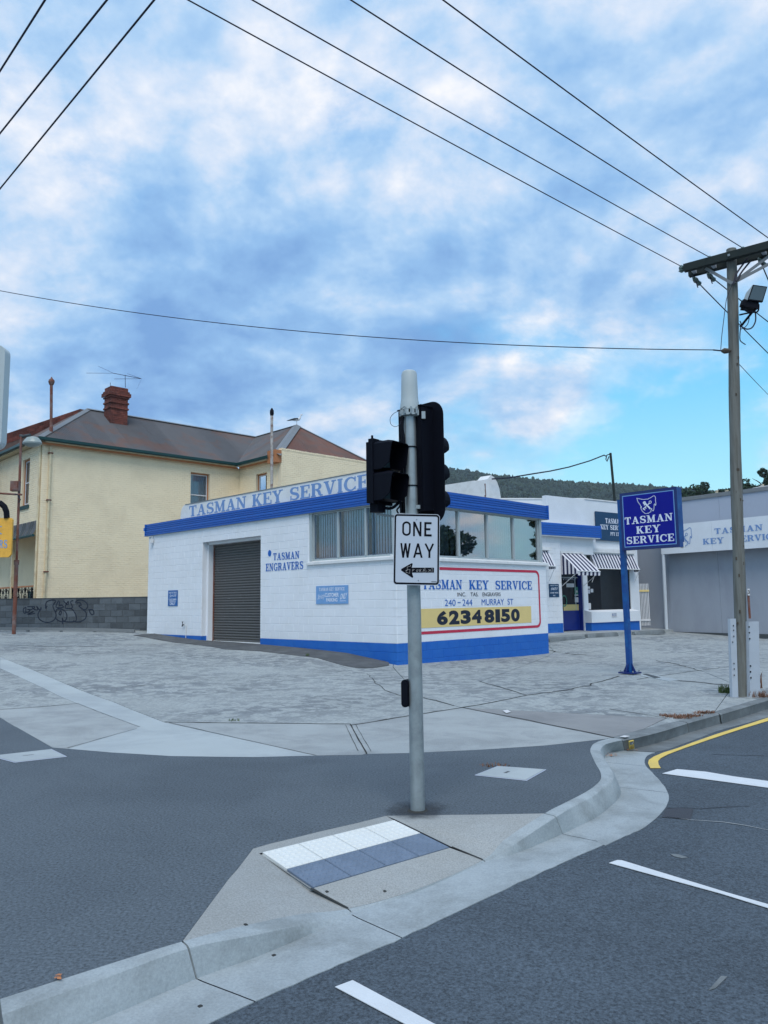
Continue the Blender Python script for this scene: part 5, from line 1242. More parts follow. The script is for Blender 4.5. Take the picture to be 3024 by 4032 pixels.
# chimney
chp = rp(4.19, 2.35, 0); cw, cdp = .80, .55
chb = MB(); chx, chy = Uh, Vh
def ringb(mb_, z0, z1, e): mb_.cbox((chp.x, chp.y, (z0+z1)/2), (cw+e)*2, (cdp+e)*2, z1-z0, chx, chy)
cz0 = P(chp, Vector((0, 1, 0)), *z1(855, 615)).z-.5; czt = P(chp, Vector((0, 1, 0)), *z1(855, 398)).z
chw = (P(chp, Vector((0, 1, 0)), *z1(945, 500))-P(chp, Vector((0, 1, 0)), *z1(768, 500))).length; cw = chw/2*.70; cdp = chw/2*.58
ringb(chb, cz0, czt-.06, -.03)
chim = chb.build('chimney', 'brickj', house)
zz = cz0; i = 0; tot = int((czt-cz0)/.09)
per = []
for i in range(tot):
    f_ = i/tot; e = 0
    if .56 < f_ <= .62: e = .045
    elif .70 < f_ <= .76: e = .05
    elif .76 < f_ <= .86: e = .11
    elif .86 < f_ <= .90: e = .06
    elif .44 < f_ <= .49: e = .04
    per.append(e)
cnt = 0; bm_cache = {}
for i, e in enumerate(per):
    z0 = cz0+i*.09
    for (o_, r_2, n_2, ln) in ((chp-chx*(cw+e)-chy*(cdp+e), chx, -chy, 2*(cw+e)), (chp-chx*(cw+e)+chy*(cdp+e), -chy, -chx, 2*(cdp+e)), (chp+chx*(cw+e)-chy*(cdp+e), chy, chx, 2*(cdp+e))):
        if f_ < 0: continue
        F2 = Fr(Vector((o_.x, o_.y, 0)), r_2, n_2); nb = max(1, round(ln/.24)); wb = ln/nb
        if r_2 == chy and False: continue
        for k in range(nb+ (1 if i % 2 else 0)):
            a = k*wb-(wb/2 if i % 2 else 0); b = a+wb; a = max(a, 0); b = min(b, ln)
            if b-a < .02: continue
            key = (round(b-a, 3), F2.rot()); 
            if key not in bm_cache:
                t_ = MB(); F3 = Fr(Vector((0, 0, 0)), r_2, n_2); F3.box(t_, .004, b-a-.004, .004, .086, -.06, .0); me_o = t_.build('brick', 'brick', chim); bm_cache[key] = me_o; me_o.location = F2.p(a, z0, random.uniform(-.004, .004))-wl(chim)+(WL[chim]) if False else F2.p(a, z0, 0); 
                # mesh was stored relative to the chimney origin
                me_o.location = F2.p(a, z0, 0)
                continue
            o = bm_cache[key].copy(); COL.objects.link(o); o.location = F2.p(a, z0, random.uniform(-.004, .004)); cnt += 1
strip_z = cz0
mb = MB(); 
ant = thing('tv_antenna', (chp.x, chp.y, czt), 'thin television antenna mast fixed to the red brick chimney', 'antenna')
pl_ = lambda q: P(chp, Vector((0, 1, 0)), *z1(*q))
mb.tube([pl_((874, 400)), pl_((872, 312))], .014, 6); mb.tube([pl_((769, 415)), pl_((769, 365))], .012, 5); mb.build('mast', 'cable', ant)
mb = MB(); mb.tube([pl_((785, 299)), pl_((985, 338))], .014, 5); mb.build('boom', 'cable', ant)
for a, b, dyy in (((602, 299), (790, 300), -.3), ((685, 251), (790, 300), .5), ((795, 340), (985, 338), -.3), ((888, 303), (985, 338), .5)):
    mb = MB(); p = pl_(a); q = pl_(b); p = p+(p-O).normalized()*dyy; mb.tube([p, q], .009, 4); mb.build('rod', 'cable', ant)
mb = MB(); mb.tube([pl_((985, 345)), pl_((952, 412))], .004, 4); mb.build('stay', 'cable', ant)
# red brick party parapet beyond the front roof
PW = thing('party_wall', rp(1, 6.6, 7), 'sloping red brick parapet wall behind the front slope of the cream house roof', 'wall')
pv = 6.0
PF = Fr(rp(0, pv, 0), Uh, -Vh)
a0 = PF.at(*z1(0, 760)); a1 = PF.at(*z1(0, 735)); b0_ = PF.at(*z1(560, 548)); b1_ = PF.at(*z1(600, 556))
mb = MB(); mb.prism([PF.p(a0[0]-2, a1[1]-1.6), PF.p(a0[0], a1[1]), PF.p(b0_[0], b0_[1]), PF.p(b0_[0]+.12, b0_[1]-.01), PF.p(b1_[0], b1_[1]), PF.p(b1_[0]+.1, 7), PF.p(a0[0]-2, 6)], Vh*.3); mb.build('parapet', 'brickj', PW)
sl_d = Vector((b0_[0]-a0[0], b0_[1]-a1[1], 0)); nb = int(sl_d.length/.25)
for r_i in range(5):
    for k in range(nb):
        t0 = (k+(.5 if r_i % 2 else 0))/nb; t1 = t0+.94/nb
        if t1 > 1: continue
        P0 = (a0[0]+sl_d.x*t0, a1[1]+sl_d.y*t0-.01-.1*r_i); P1 = (a0[0]+sl_d.x*t1, a1[1]+sl_d.y*t1-.01-.1*r_i); mb = MB()
        mb.prism([PF.p(P0[0], P0[1], .0), PF.p(P1[0], P1[1], .0), PF.p(P1[0], P1[1]-.088, .0), PF.p(P0[0], P0[1]-.088, .0)], PF.n*.015+Vector((0, 0, 0))); mb.build('brick', 'brick', PW)
# white skylight strip on the front slope
def onroof(x, y): 
    n_ = (R0-E0).cross(rp(-OV, 8, ZE)-E0).normalized(); return P(E0, n_, x, y)
mb = MB(); mb.prism([onroof(*z1(*q))+Vector((0, 0, .05)) for q in ((150, 726), (240, 715), (372, 660), (350, 662))], Vector((0, 0, .06))); mb.build('skylight', 'solar', house)
# pipes on the wall
mb = MB(); q = HF.at(*z1(350, 800))[0]; mb.tube([HF.p(q, 8.3, .08), HF.p(q, 3.0, .08)], .055, 8); mb.tube([HF.p(q, 3.05, .08), HF.p(q-.02, 2.95, .08), HF.p(q-.06, 1.4, .08)], .05, 8); mb.build('downpipe', 'creamtrim', house)
mb = MB(); q2_ = .12; mb.tube([HL.p(-.12, 8.42, .06), HL.p(-.12, 1.4, .06)], .05, 8); mb.build('downpipe', 'creamtrim', house)
mb = MB()
for zq in (3.0, 6.0, 8.0): HF.box(mb, q-.09, q+.09, zq, zq+.05, .0, .145)
mb.build('pipe_bracket', 'rustpipe', house)
# flue pipes on the roof
fl = thing('flue_pipe', D(*z1(356, 745), 32.2), 'tall rusty brown flue pipe with onion cap at the left roof corner', 'flue')
a = D(*z1(356, 752), 32.0); b = D(*z1(358, 385), 32.0)
mb = MB(); mb.tube([a-Vector((0, 0, .1)), a.lerp(b, .2), a.lerp(b, .25), b], [.085, .075, .062, .062], 10); mb.build('pipe', 'rustpipe', fl)
mb = MB(); mb.tube([b, b+Vector((0, 0, .05)), b+Vector((0, 0, .16)), b+Vector((0, 0, .24)), b+Vector((0, 0, .30)), b+Vector((0, 0, .38))], [.06, .10, .135, .115, .05, .015], 10); mb.build('cap', 'rustpipe', fl, smooth=True)
mb = MB(); mb.tube([a-Vector((0, 0, .12)), a+Vector((0, 0, .05))], [.2, .11], 10); mb.build('collar', 'flash', fl)
fl = thing('flue_pipe', D(*z2(744, 740), 27), 'tall pale rust-stained flue pipe rising behind the rooftop board', 'flue')
a = D(*z2(744, 800), 27.0); b = D(*z2(745, 172), 27.0); a = Vector((b.x, b.y, 4.25)) if False else a
mb = MB(); mb.tube([Vector((a.x, a.y, 4.2)), b], .050, 10); mb.build('pipe', 'mast', fl)
mb = MB(); mb.tube([b-Vector((0, 0, .02)), b+Vector((0, 0, .06)), b+Vector((0, 0, .18)), b+Vector((0, 0, .27))], [.05, .075, .07, .02], 10); mb.build('cap', 'black', fl, smooth=True)
# gull on the wing roof apex
gp = ax+Vector((0, 0, .05)); gl = thing('gull', gp, 'white gull with dark wings standing on the peak of the rusty roof', 'bird')
R_ = Vector((1, .1, 0)).normalized()
def gq(x, z): return gp+R_*x+Vector((0, 0, z))
sc = 1.25
mb = MB(); mb.tube([gq(-.30*sc, .17*sc), gq(-.2*sc, .19*sc), gq(-.1*sc, .20*sc), gq(.0, .21*sc), gq(.10*sc, .23*sc), gq(.15*sc, .30*sc), gq(.17*sc, .37*sc), gq(.19*sc, .42*sc), gq(.22*sc, .43*sc), gq(.27*sc, .415*sc)], [.01, .035, .07, .085, .075, .05, .036, .042, .035, .008], 10); mb.build('body', 'bird_w', gl, smooth=True)
for s_ in (-1, 1):
    mb = MB(); y = Vector((-R_.y, R_.x, 0))*s_*.06; mb.tube([gq(-.42*sc, .15*sc)+y*.3, gq(-.25*sc, .19*sc)+y, gq(-.1*sc, .225*sc)+y, gq(.05*sc, .235*sc)+y, gq(.10*sc, .22*sc)+y*.8], [.006, .03, .05, .045, .01], 8); mb.build('wing', 'bird_g', gl, smooth=True)
    mb = MB(); mb.tube([gq(.0, .16*sc)+y*.6, gq(.01, .0)+y*.6], .009, 5); mb.build('leg', 'deadgrass', gl)
# verandah at the street front
vz = HL.at(*z1(262, 1325))[1]; vg = 4.52; pj = .22
ver = thing('verandah', HL.p(-.3, 1.5, .7), 'two level verandah with iron lace balustrade on the street side of the cream house', 'verandah')
mb = MB()
for k in range(14):
    a, b = -.1-.45*(k+1), -.1-.45*k
    rows = [[HL.p(a, vz, .03), HL.p(b-.02, vz, .03)], [HL.p(a, vz-.35, .05+pj*.25), HL.p(b-.02, vz-.35, .05+pj*.25)], [HL.p(a, vg+.05, pj), HL.p(b-.02, vg+.05, pj)]]
    m_ = MB(); m_.quadgrid(rows); m_.build('roof_sheet', 'greyjoint' if k % 2 else 'roof', ver)
mb.tube([HL.p(-6.5, vg, pj+.03), HL.p(-.0, vg, pj+.03)], .06, 8); mb.build('gutter', 'gutter_green', ver)
for x in (-.42, -3.4, -6.3):
    m_ = MB(); HL.box(m_, x-.06, x+.06, 1.0, vg, -.16, -.04); m_.build('post', 'creamtrim', ver)
m_ = MB(); HL.box(m_, -6.5, -.40, 2.42, 2.48, -.14, -.06); m_.build('handrail', 'fasciabrown', ver)
m_ = MB(); HL.box(m_, -6.7, -.31, 1.2, 1.5, -1.3, -.02); m_.build('floor', 'creamtrim', ver)
pn = None
for k in range(7):
    xc = -.50-.40-.8*k
    if pn is None:
        m_ = MB(); dd = -.10
        def tb_(pts, r=.014): m_.tube([HL.p(xc+x, z, dd) for x, z in pts], r, 4)
        for s_ in (-1, 1):
            tb_([(0, 1.62), (s_*.12, 1.68), (s_*.2, 1.80), (s_*.22, 1.98), (s_*.14, 2.10), (s_*.05, 2.12)]); tb_([(0, 2.12), (s_*.08, 2.28), (s_*.22, 2.34), (s_*.30, 2.28), (s_*.28, 2.18), (s_*.20, 2.18)]); tb_([(s_*.30, 1.62), (s_*.30, 1.75), (s_*.25, 1.85)]); tb_([(s_*.02, 1.8), (s_*.12, 1.95), (s_*.06, 2.05)]); tb_([(0, 2.2), (s_*.12, 2.40)]); tb_([(s_*.36, 1.6), (s_*.36, 2.42)], .01)
        tb_([(0, 1.6), (0, 2.42)], .018); tb_([(-.38, 1.6), (.38, 1.6)]); tb_([(-.12, 1.8), (.12, 1.8)]); tb_([(-.08, 2.0), (.08, 2.0)])
        pn = m_.build('lace_panel', 'black', ver)
    else:
        o = pn.copy(); COL.objects.link(o); o.location = pn.location-HL.r*.8*k; WL[o] = wl(pn)
m_ = MB(); HL.box(m_, -2.9, -1.9, 1.5, 4.2, -1.345, -1.30); m_.build('french_window', 'interior', ver)
for x in (-2.95, -2.43, -1.93):
    m_ = MB(); HL.box(m_, x, x+.06, 1.5, 4.25, -1.3, -1.25); m_.build('window_stile', 'rustpipe', ver)
m_ = MB(); a = HL.p(-1.75, 2.0, -.5)
m_.cbox(a, .6, .35, .5, HL.r, HL.n); m_.build('green_box', 'gutter_green', ver)

# ================================================================== left edge: lamp post, yellow sign, white board
lp = thing('lamp_post', D(*z1(97, 2095), 27.2), 'leaning rusty brown steel post with milky glass lamp bowl before the cream house', 'lamp post')
a = D(*z1(97, 2098), 27.2); b = D(*z1(148, 735), 27.2); m1_ = a.lerp(b, .34)
mb = MB(); mb.tube([a-Vector((0, 0, .1)), m1_], .070, 10); mb.tube([m1_-Vector((0, 0, .05)), m1_+Vector((0, 0, .12))], .09, 10); mb.tube([m1_+Vector((0, 0, .1)), b], .046, 10); mb.build('post', 'rustpipe', lp)
l0 = D(*z1(160, 740), 27.2); l1 = D(*z1(210, 730), 27.0)
mb = MB(); mb.tube([b-Vector((.05, 0, 0)), l0, l1], .055, 8); mb.build('lamp_neck', 'greyjoint', lp)
c = D(*z1(226, 785), 27.0)
mb = MB(); rows = []
for r_, z in ((.10, .22), (.20, .19), (.28, .10), (.335, .0), (.32, -.05), (.25, -.11), (.15, -.15), (.03, -.17)):
    rows.append([c+Vector((r_*math.cos(t*math.pi/10), r_*.8*math.sin(t*math.pi/10), z)) for t in range(20)])
mb.quadgrid(rows, 0, True); mb.build('lamp_bowl', 'lampglass', lp, smooth=True)
jx = D(*z1(108, 1088), 27.0); mb = MB(); mb.cbox(jx, .29, .2, .36); jb_ = mb.build('junction_box', 'rustpipe', lp)
mb = MB(); mb.cbox(jx+Vector((0.02, -.11, 0)), .2, .02, .28); mb.build('box_lid', 'rustpipe', jb_)
mb = MB(); mb.tube([jx+Vector((.05, -.1, -.3)), D(*z1(125, 1150), 26.9), D(*z1(142, 1180), 26.9), D(*z1(132, 1200), 27)], .02, 6); mb.build('flex', 'cable', lp)
ys = thing('hanging_sign', D(*z1(0, 1440), 26.6), 'orange yellow sign board on a black arched hanger at the left edge', 'sign')
YF = Fr(Vector((0, 26.6, 0)), Vector((1, 0, 0)), Vector((0, -1, 0)))
x1y, zty = YF.at(*z1(88, 1308)); _, zby = YF.at(*z1(80, 1582)); x0y = x1y-2.7
mb = MB(); cx_ = .07; mb.prism([YF.p(x, z, 0) for x, z in ((x0y+cx_, zby), (x1y-.1, zby), (x1y, zby+.1), (x1y, zty-.06), (x1y-.06, zty), (x0y+cx_, zty), (x0y, zty-cx_), (x0y, zby+cx_))], Vector((0, .09, 0))); mb.build('board', 'orange', ys)
mb = MB(); kx = YF.at(*z1(14, 1422)); kz = YF.at(*z1(0, 1366)); slab(mb, 'K', YF, kx[0]-.36, kx[0], kx[1], kz[1], .006); rx0 = YF.at(*z1(-8, 1520)); rx1 = YF.at(*z1(53, 1462)); slab(mb, 'RS', YF, rx0[0], rx1[0], rx0[1], rx1[1], .006, gap=.12); mb.build('lettering', 'fadeplate', ys, norm=False)
mb = MB(); pts = [YF.at(*z1(*q)) for q in ((-140, 1290), (-110, 1225), (-60, 1195), (0, 1205), (28, 1230), (42, 1265), (45, 1310))]; mb.tube([YF.p(x, z, -.03) for x, z in pts], .10, 10); mb.build('arch_hanger', 'black', ys, smooth=True)
mb = MB(); pts = [YF.at(*z1(*q)) for q in ((-60, 1126), (0, 1130), (120, 1137))]; mb.tube([YF.p(x, z, -.35) for x, z in pts], .035, 8); mb.tube([YF.p(*YF.at(*z1(-60, 1128)), -.3), YF.p(*YF.at(*z1(-60, 1200)), -.03)], .03, 6); mb.build('bracket_arm', 'rustpipe', ys)
wb_ = thing('light_box', D(*z1(-30, 460), 20), 'edge of a large white rounded light box sign on the left edge of the view', 'sign')
WBf = Fr(Vector((0, 20, 0)), Vector((1, 0, 0)), Vector((0, -1, 0))); x1w, ztw_ = WBf.at(*z1(38, 102)); _, zbw = WBf.at(*z1(30, 820))
mb = MB(); mb.prism([WBf.p(x, z, 0) for x, z in rrect(x1w-1.6, x1w, zbw, ztw_, .22, 6)], Vector((0, .3, 0))); mb.build('case', 'cap', wb_)
mb = MB(); mb.tube([WBf.p(x1w-.8, .3, -.15), WBf.p(x1w-.8, zbw, -.15)], .08, 8); mb.build('post', 'galv', wb_)
# ================================================================== traffic signal pole in the foreground
PB = Vector((.228, 6.08, 0))
sp_ = thing('signal_pole', PB, 'galvanised steel traffic signal pole standing at the top of the kerb ramp', 'pole')
zt = D(*zS(790, 735), 6.08).z
mb = MB(); mb.tube([PB-Vector((0, 0, .03)), PB+Vector((0, 0, .02)), PB+Vector((0, 0, 1.5)), Vector((PB.x-.008, PB.y, zt))], [.0575, .057, .054, .050], 24); mb.build('shaft', 'galv', sp_, smooth=True)
mb = MB(); mb.tube([PB-Vector((0, 0, .0)), PB+Vector((0, 0, .012))], [.085, .068], 20); mb.build('base_collar', 'joint', sp_)
cz = lambda y: D(*zS(785, y), 6.08).z
px_ = PB.x-.006
mb = MB(); mb.tube([Vector((px_, PB.y, z)) for z in (cz(655), cz(600), cz(520), cz(480), cz(300), cz(130), cz(95), cz(78), cz(72))], [.080, .079, .073, .070, .067, .064, .058, .045, .01], 28); mb.build('antenna_dome', 'cap', sp_, smooth=True)
mb = MB(); mb.tube([Vector((px_, PB.y, cz(660))), Vector((px_, PB.y, cz(640)))], .076, 24)
for k in range(10):
    a = k*.628; c = Vector((px_+.074*math.cos(a), PB.y+.074*math.sin(a), cz(700))); mb.cbox(c, .022, .02, .045)
mb.tube([Vector((px_, PB.y, cz(735))), Vector((px_, PB.y, cz(705)))], .080, 24); mb.build('clamp_ring', 'galv', sp_)
for k in range(5):
    a = -2.6+k*.55; c = Vector((px_+.086*math.cos(a), PB.y+.086*math.sin(a), cz(690))); m_ = MB(); m_.tube([c-Vector((0, 0, .02)), c+Vector((0, 0, .035))], .008, 6); m_.build('bolt', 'galv', sp_)
for y in (1190, 1750):
    m_ = MB(); z = cz(y); m_.tube([Vector((PB.x-.006, PB.y, z-.005)), Vector((PB.x-.006, PB.y, z+.005))], .057, 24); m_.build('strap', 'black', sp_)
def wireloop(name, q, f, dep, r, m, parent, n=5):
    pts = [D(*f(*p), dep) for p in q]; out = []
    for k in range(len(pts)-1):
        p0, p1, p2, p3 = pts[max(k-1, 0)], pts[k], pts[k+1], pts[min(k+2, len(pts)-1)]
        for j in range(n):
            t = j/n; out.append(.5*((2*p1)+(p2-p0)*t+(2*p0-5*p1+4*p2-p3)*t*t+(-p0+3*p1-3*p2+p3)*t**3))
    out.append(pts[-1]); m_ = MB(); m_.tube(out, r, 5); return m_.build(name, m, parent, smooth=True)
wireloop('earth_wire', [(710, 590), (640, 650), (560, 690), (505, 760), (515, 850), (580, 885), (640, 850), (665, 800)], zS, 6.0, .0022, 'cable', sp_)
wireloop('cable', [(690, 740), (682, 900), (705, 1100), (705, 1300), (715, 1600), (700, 1900)], zS, 6.05, .011, 'black', sp_)
wireloop('cable', [(672, 745), (670, 900), (680, 1100)], zS, 6.06, .010, 'black', sp_)
# two aspect pedestrian lantern on the left
pl2 = thing('pedestrian_lantern', D(*zS(250, 1990), 5.9), 'black two aspect pedestrian lantern with square hoods on the left of the signal pole', 'traffic light')
n_ = hd(128); p_ = Vector((-n_.y, n_.x, 0)); p_ = p_ if p_.y > 0 else -p_
A = D(*zS(250, 1095), 5.92); zb_l = D(*zS(250, 1985), 5.92).z; Hh = A.z-zb_l
mb = MB(); mb.box(Vector((A.x, A.y, zb_l))-n_*.07, n_*.055, p_*.235, Vector((0, 0, Hh))); mb.box(Vector((A.x, A.y, zb_l-.006))-n_*.018-p_*.008, n_*.02, p_*.251, Vector((0, 0, Hh+.012))); mb.build('housing', 'black', pl2)
for k in range(2):
    z1_ = A.z-.005-k*Hh/2; h = Hh/2-.012
    # hood: top, near side, far side as one thin shell with slanted lower edges
    c0 = Vector((A.x, A.y, z1_)); dpt = .185
    sec = [(0.0, -h+.01, 1), (.0, -.02, 1), (.02, -.0, 1), (.21, -.0, 1), (.23, -.02, 1), (.23, -h+.01, 1)]
    rows = []
    for t, drop in ((0, 0), (.5, .0), (.75, .0), (1.0, .01)):
        o = []
        for (q, dz_, _) in sec:
            lowcut = 0
            if dz_ < -.1: lowcut = (t-.62)*.15 if t > .62 else 0
            reach = dpt*t
            o.append(c0+p_*q+n_*(reach*(1.0 if dz_ > -.1 else .86))+Vector((0, 0, dz_+lowcut-drop)))
        rows.append(o)
    m_ = MB(); m_.quadgrid(rows); inner = [[p+p_*(.004 if i < 3 else -.004)+Vector((0, 0, -.004)) for i, p in enumerate(r)] for r in rows]; m_.quadgrid(inner); m_.quadgrid([rows[-1], inner[-1]])
    bot = [c0+Vector((0, 0, -h+.012)), c0+p_*.23+Vector((0, 0, -h+.012))]; m_.quadgrid([bot, [b+n_*dpt*.7+Vector((0, 0, -.0)) for b in bot]])
    m_.build('hood', 'black', pl2)
    m_ = MB(); cc = c0+p_*.115+n_*.004+Vector((0, 0, -h/2)); m_.box(cc-p_*.09-Vector((0, 0, .09)), p_*.18, n_*.004, Vector((0, 0, .18))); m_.build('lens', 'glassdark', pl2)
mb = MB(); mb.tube([A-n_*.03+p_*.03, A-n_*.03+p_*.03+Vector((0, 0, .055))], .009, 8); mb.cbox(A-n_*.03+p_*.05+Vector((0, 0, .015)), .05, .08, .025, n_, p_); q = Vector((PB.x-.04, PB.y+.0, A.z-.0)); mb.tube([A-n_*.03+p_*.05+Vector((0, 0, .018)), q], .009, 6); mb.build('top_bracket', 'black', pl2)
qb = Vector((A.x, A.y, zb_l)); 
mb = MB(); mb.cbox(qb-n_*.03+p_*.09-Vector((0, 0, .035)), .08, .10, .07, n_, p_); mb.build('cable_gland', 'black', pl2)
mb = MB(); mb.tube([qb-n_*.02+p_*.05-Vector((0, 0, .085)), Vector((PB.x-.03, PB.y-.02, zb_l-.115))], .009, 6); mb.cbox((PB.x-.02, PB.y-.045, zb_l-.115), .09, .05, .03); mb.build('lower_bracket', 'galv', pl2)
wireloop('flex', [(390, 2030), (450, 2070), (540, 2060), (600, 2010), (650, 1960)], zS, 6.0, .012, 'black', pl2)
wireloop('flex', [(650, 1960), (640, 2040), (600, 2100), (650, 2180)], zS, 6.02, .007, 'black', pl2)
# three aspect signal seen from behind
ts = thing('traffic_signal', (.31, 6.22, 2.25), 'black three aspect traffic signal with tall round-cornered target board seen from behind', 'traffic light')
n_ = hd(45); p_ = hd(135); BC = Vector((.300, 6.215, 0)); zb_s, zt_s = D(*z3(700, 1170), 6.1).z, D(*z3(640, 330), 6.15).z
BFr = Fr(BC, p_, -n_)
mb = MB(); mb.prism([BFr.p(x, z, 0) for x, z in rrect(-.16, .265, zb_s, zt_s, .125, 8)], n_*.006); mb.build('target_board', 'black', ts)
mb = MB(); BFr.box(mb, -.11, .15, zb_s+.10, zt_s-.06, .0, .13); 
mb.build('housing', 'black', ts)
mb = MB(); BFr.box(mb, -.115, .155, zt_s-.055, zt_s-.045, 0, .14)
for x in (.13, -.09): BFr.box(mb, x-.008, x+.008, zb_s+.1, zt_s-.06, .13, .136)
mb.build('housing_lid', 'black', ts)
for k, y in enumerate((1085, 1490, 1895)):
    z = D(*zS(1310, y), 6.1).z; m_ = MB(); c = BC+Vector((0, 0, z)); rows = []
    for t in (0, .5, 1.0):
        rows.append([c+n_*(.012+.245*t*(1-.5*max(0, -math.sin(a)-.25)/.75))+p_*(.108*math.cos(a))+Vector((0, 0, .108*math.sin(a)-.012*t)) for a in [math.radians(360*i/28) for i in range(29)]])
    m_.quadgrid(rows); m_.quadgrid([[p+(c-p)*.03 for p in r] for r in rows]); m_.build('visor', 'black', ts, smooth=True)
    m_ = MB(); m_.prism([c+n_*.012+p_*(.1*math.cos(a))+Vector((0, 0, .1*math.sin(a))) for a in [i*math.pi/10 for i in range(20)]], n_*.01); m_.build('lens', 'glassdark', ts)
for z in (zt_s-.12, zb_s+.13):
    m_ = MB(); m_.tube([Vector((PB.x, PB.y, z)), BC-n_*.10+Vector((0, 0, z))], .015, 6); m_.cbox((PB.x+.03, PB.y+.02, z), .12, .12, .03); m_.build('bracket', 'galv', ts)
mb = MB(); c = D(*zS(985, 720), 6.02); mb.cbox(c, .03, .03, .06); mb.build('bracket_clip', 'galv', ts)
# push button box
bt = thing('push_button', D(*(1577, 2783), 6.08), 'small black pedestrian push button box on the left of the signal pole', 'push button')
c = D(1595, 2731, 6.05); mb = MB(); rr = rrect(-.033, .028, -.105, .105, .028, 5); BX = Fr(c, Vector((.92, -.39, 0)), Vector((-.39, -.92, 0))); mb.prism([BX.p(x, z, .0) for x, z in rr], -BX.n*.085); mb.build('box', 'black', bt, smooth=False)
mb = MB(); mb.prism([BX.p(x*.8, z*.86, .003) for x, z in rr], BX.n*.006); mb.build('cover', 'black', bt)
# ONE WAY sign
t_ = math.radians(1.7)
OWF = Fr(Vector((.255, 5.965, 2.0)), Vector((math.cos(t_), .05, -math.sin(t_))), Vector((.05, -1, 0)), Vector((math.sin(t_), 0, math.cos(t_))))
ow = thing('one_way_sign', OWF.o-Vector((0, 0, .28)), 'white ONE WAY sign with black left arrow and scribbled tag on the signal pole', 'sign')
o2 = lambda x, y: OWF.at(*zO(x, y))
a = o2(327, 155); b = o2(1470, 1925); X0, X1, Z0, Z1 = a[0], o2(1460, 1000)[0], b[1]-.002, o2(890, 150)[1]
mb = MB(); plate(mb, rrect(X0, X1, Z0, Z1, .026, 6), OWF, -.003, 0); mb.build('sign_plate', 'signface', ow)
mb = MB(); ring(mb, rrect(X0+.004, X1-.004, Z0+.005, Z1-.004, .023, 6), rrect(X0+.017, X1-.017, Z0+.019, Z1-.018, .013, 6), OWF, .0008); mb.build('border', 'black', ow, norm=False)
def hw_(mb, ch, x0, x1, y0, y1):
    a = o2(x0, y1); b = o2(x1, y0); W_2, H_2 = b[0]-a[0], b[1]-a[1]
    G2 = {'O': [(arc(.5, .70, .40, .22, 0, 180, 10)+arc(.5, .30, .40, .22, 180, 360, 10)+[(.9, .70)], .2)],
          'N': [([(.11, 0), (.11, 1)], .22), ([(.89, 0), (.89, 1)], .22), ([(.13, .96), (.87, .04)], .24)],
          'E': [([(.14, 0), (.14, 1)], .27)], 'W': [([(.11, 1), (.30, .0)], .165), ([(.30, 0), (.5, 1)], .165), ([(.5, 1), (.70, 0)], .165), ([(.70, 0), (.89, 1)], .165)],
          'A': [([(.12, 0), (.5, 1)], .19), ([(.88, 0), (.5, 1)], .19)], 'Y': [([(.12, 1), (.53, .42)], .19), ([(.9, 1), (.53, .42)], .19), ([(.53, .0), (.53, .52)], .20)]}
    # scale stroke widths in real units by working in a space where x and y share one unit
    def xfm(p): return a[0]+W_2*min(max(p[0]/1.0, 0), 1), a[1]+H_2*min(max(p[1], 0), 1)
    asp = W_2/H_2
    out = []
    for pts, w in G2[ch]: out.append(([(x*asp, y) for x, y in pts], w*asp if ch != 'O' else .125))
    strokes_to(mb, out, lambda p: (a[0]+H_2*min(max(p[0], 0), asp), a[1]+H_2*min(max(p[1], 0), 1)), OWF, .0008, layer=.00012)
    if ch == 'E':
        for y_, xr in ((.93, .97), (.5, .82), (.075, 1.0)): strokes_to(mb, [([(.0, y_), (xr*asp, y_)], .145)], lambda p: (a[0]+H_2*p[0], a[1]+H_2*min(max(p[1], 0), 1)), OWF, .0013)
    if ch == 'A': strokes_to(mb, [([(.28*asp, .30), (.72*asp, .30)], .13)], lambda p: (a[0]+H_2*p[0], a[1]+H_2*p[1]), OWF, .0013)
for ch, x0, x1, y0, y1 in (('O', 527, 745, 330, 698), ('N', 798, 1010, 345, 703), ('E', 1075, 1265, 355, 707), ('W', 470, 748, 878, 1238), ('A', 795, 1048, 883, 1240), ('Y', 1073, 1325, 886, 1242)):
    mb = MB(); hw_(mb, ch, x0, x1, y0, y1); mb.build('letter', 'black', ow, norm=False)
mb = MB(); plate(mb, [o2(*q) for q in ((500, 1540), (510, 1515), (755, 1378), (780, 1375), (790, 1395), (768, 1485), (1320, 1485), (1320, 1610), (772, 1610), (802, 1712), (795, 1735), (770, 1735), (510, 1562))], OWF, .0002, .001); mb.build('arrow', 'black', ow)
mb = MB()
for ln in ([(740, 1420), (735, 1450), (655, 1470), (650, 1530), (720, 1530), (715, 1625), (620, 1605), (640, 1545)], [(610, 1555), (670, 1545)], [(780, 1580), (795, 1520), (832, 1535), (790, 1560)], [(880, 1560), (900, 1535), (925, 1550), (910, 1590), (885, 1580), (880, 1560)], [(945, 1530), (1000, 1585)], [(998, 1520), (950, 1590)], [(1110, 1525), (1060, 1530), (1040, 1590), (1110, 1600), (1130, 1560)], [(1050, 1562), (1105, 1558)], [(1065, 1490), (1110, 1500)], [(1180, 1535), (1240, 1530), (1165, 1590), (1275, 1595), (1275, 1500), (1255, 1495)], [(1190, 1565), (1240, 1560)]):
    strokes_to(mb, [([o2(*p) for p in ln], .0017)], lambda p: (p[0], p[1]), OWF, .0012, layer=.0001)
mb.build('scribble', 'poster_w', ow, norm=False)
mb = MB(); a = o2(1255, 1845); b = o2(1385, 1832); OWF.box(mb, a[0], b[0], a[1], b[1], 0, .0008); mb.build('small_print', 'black', ow)
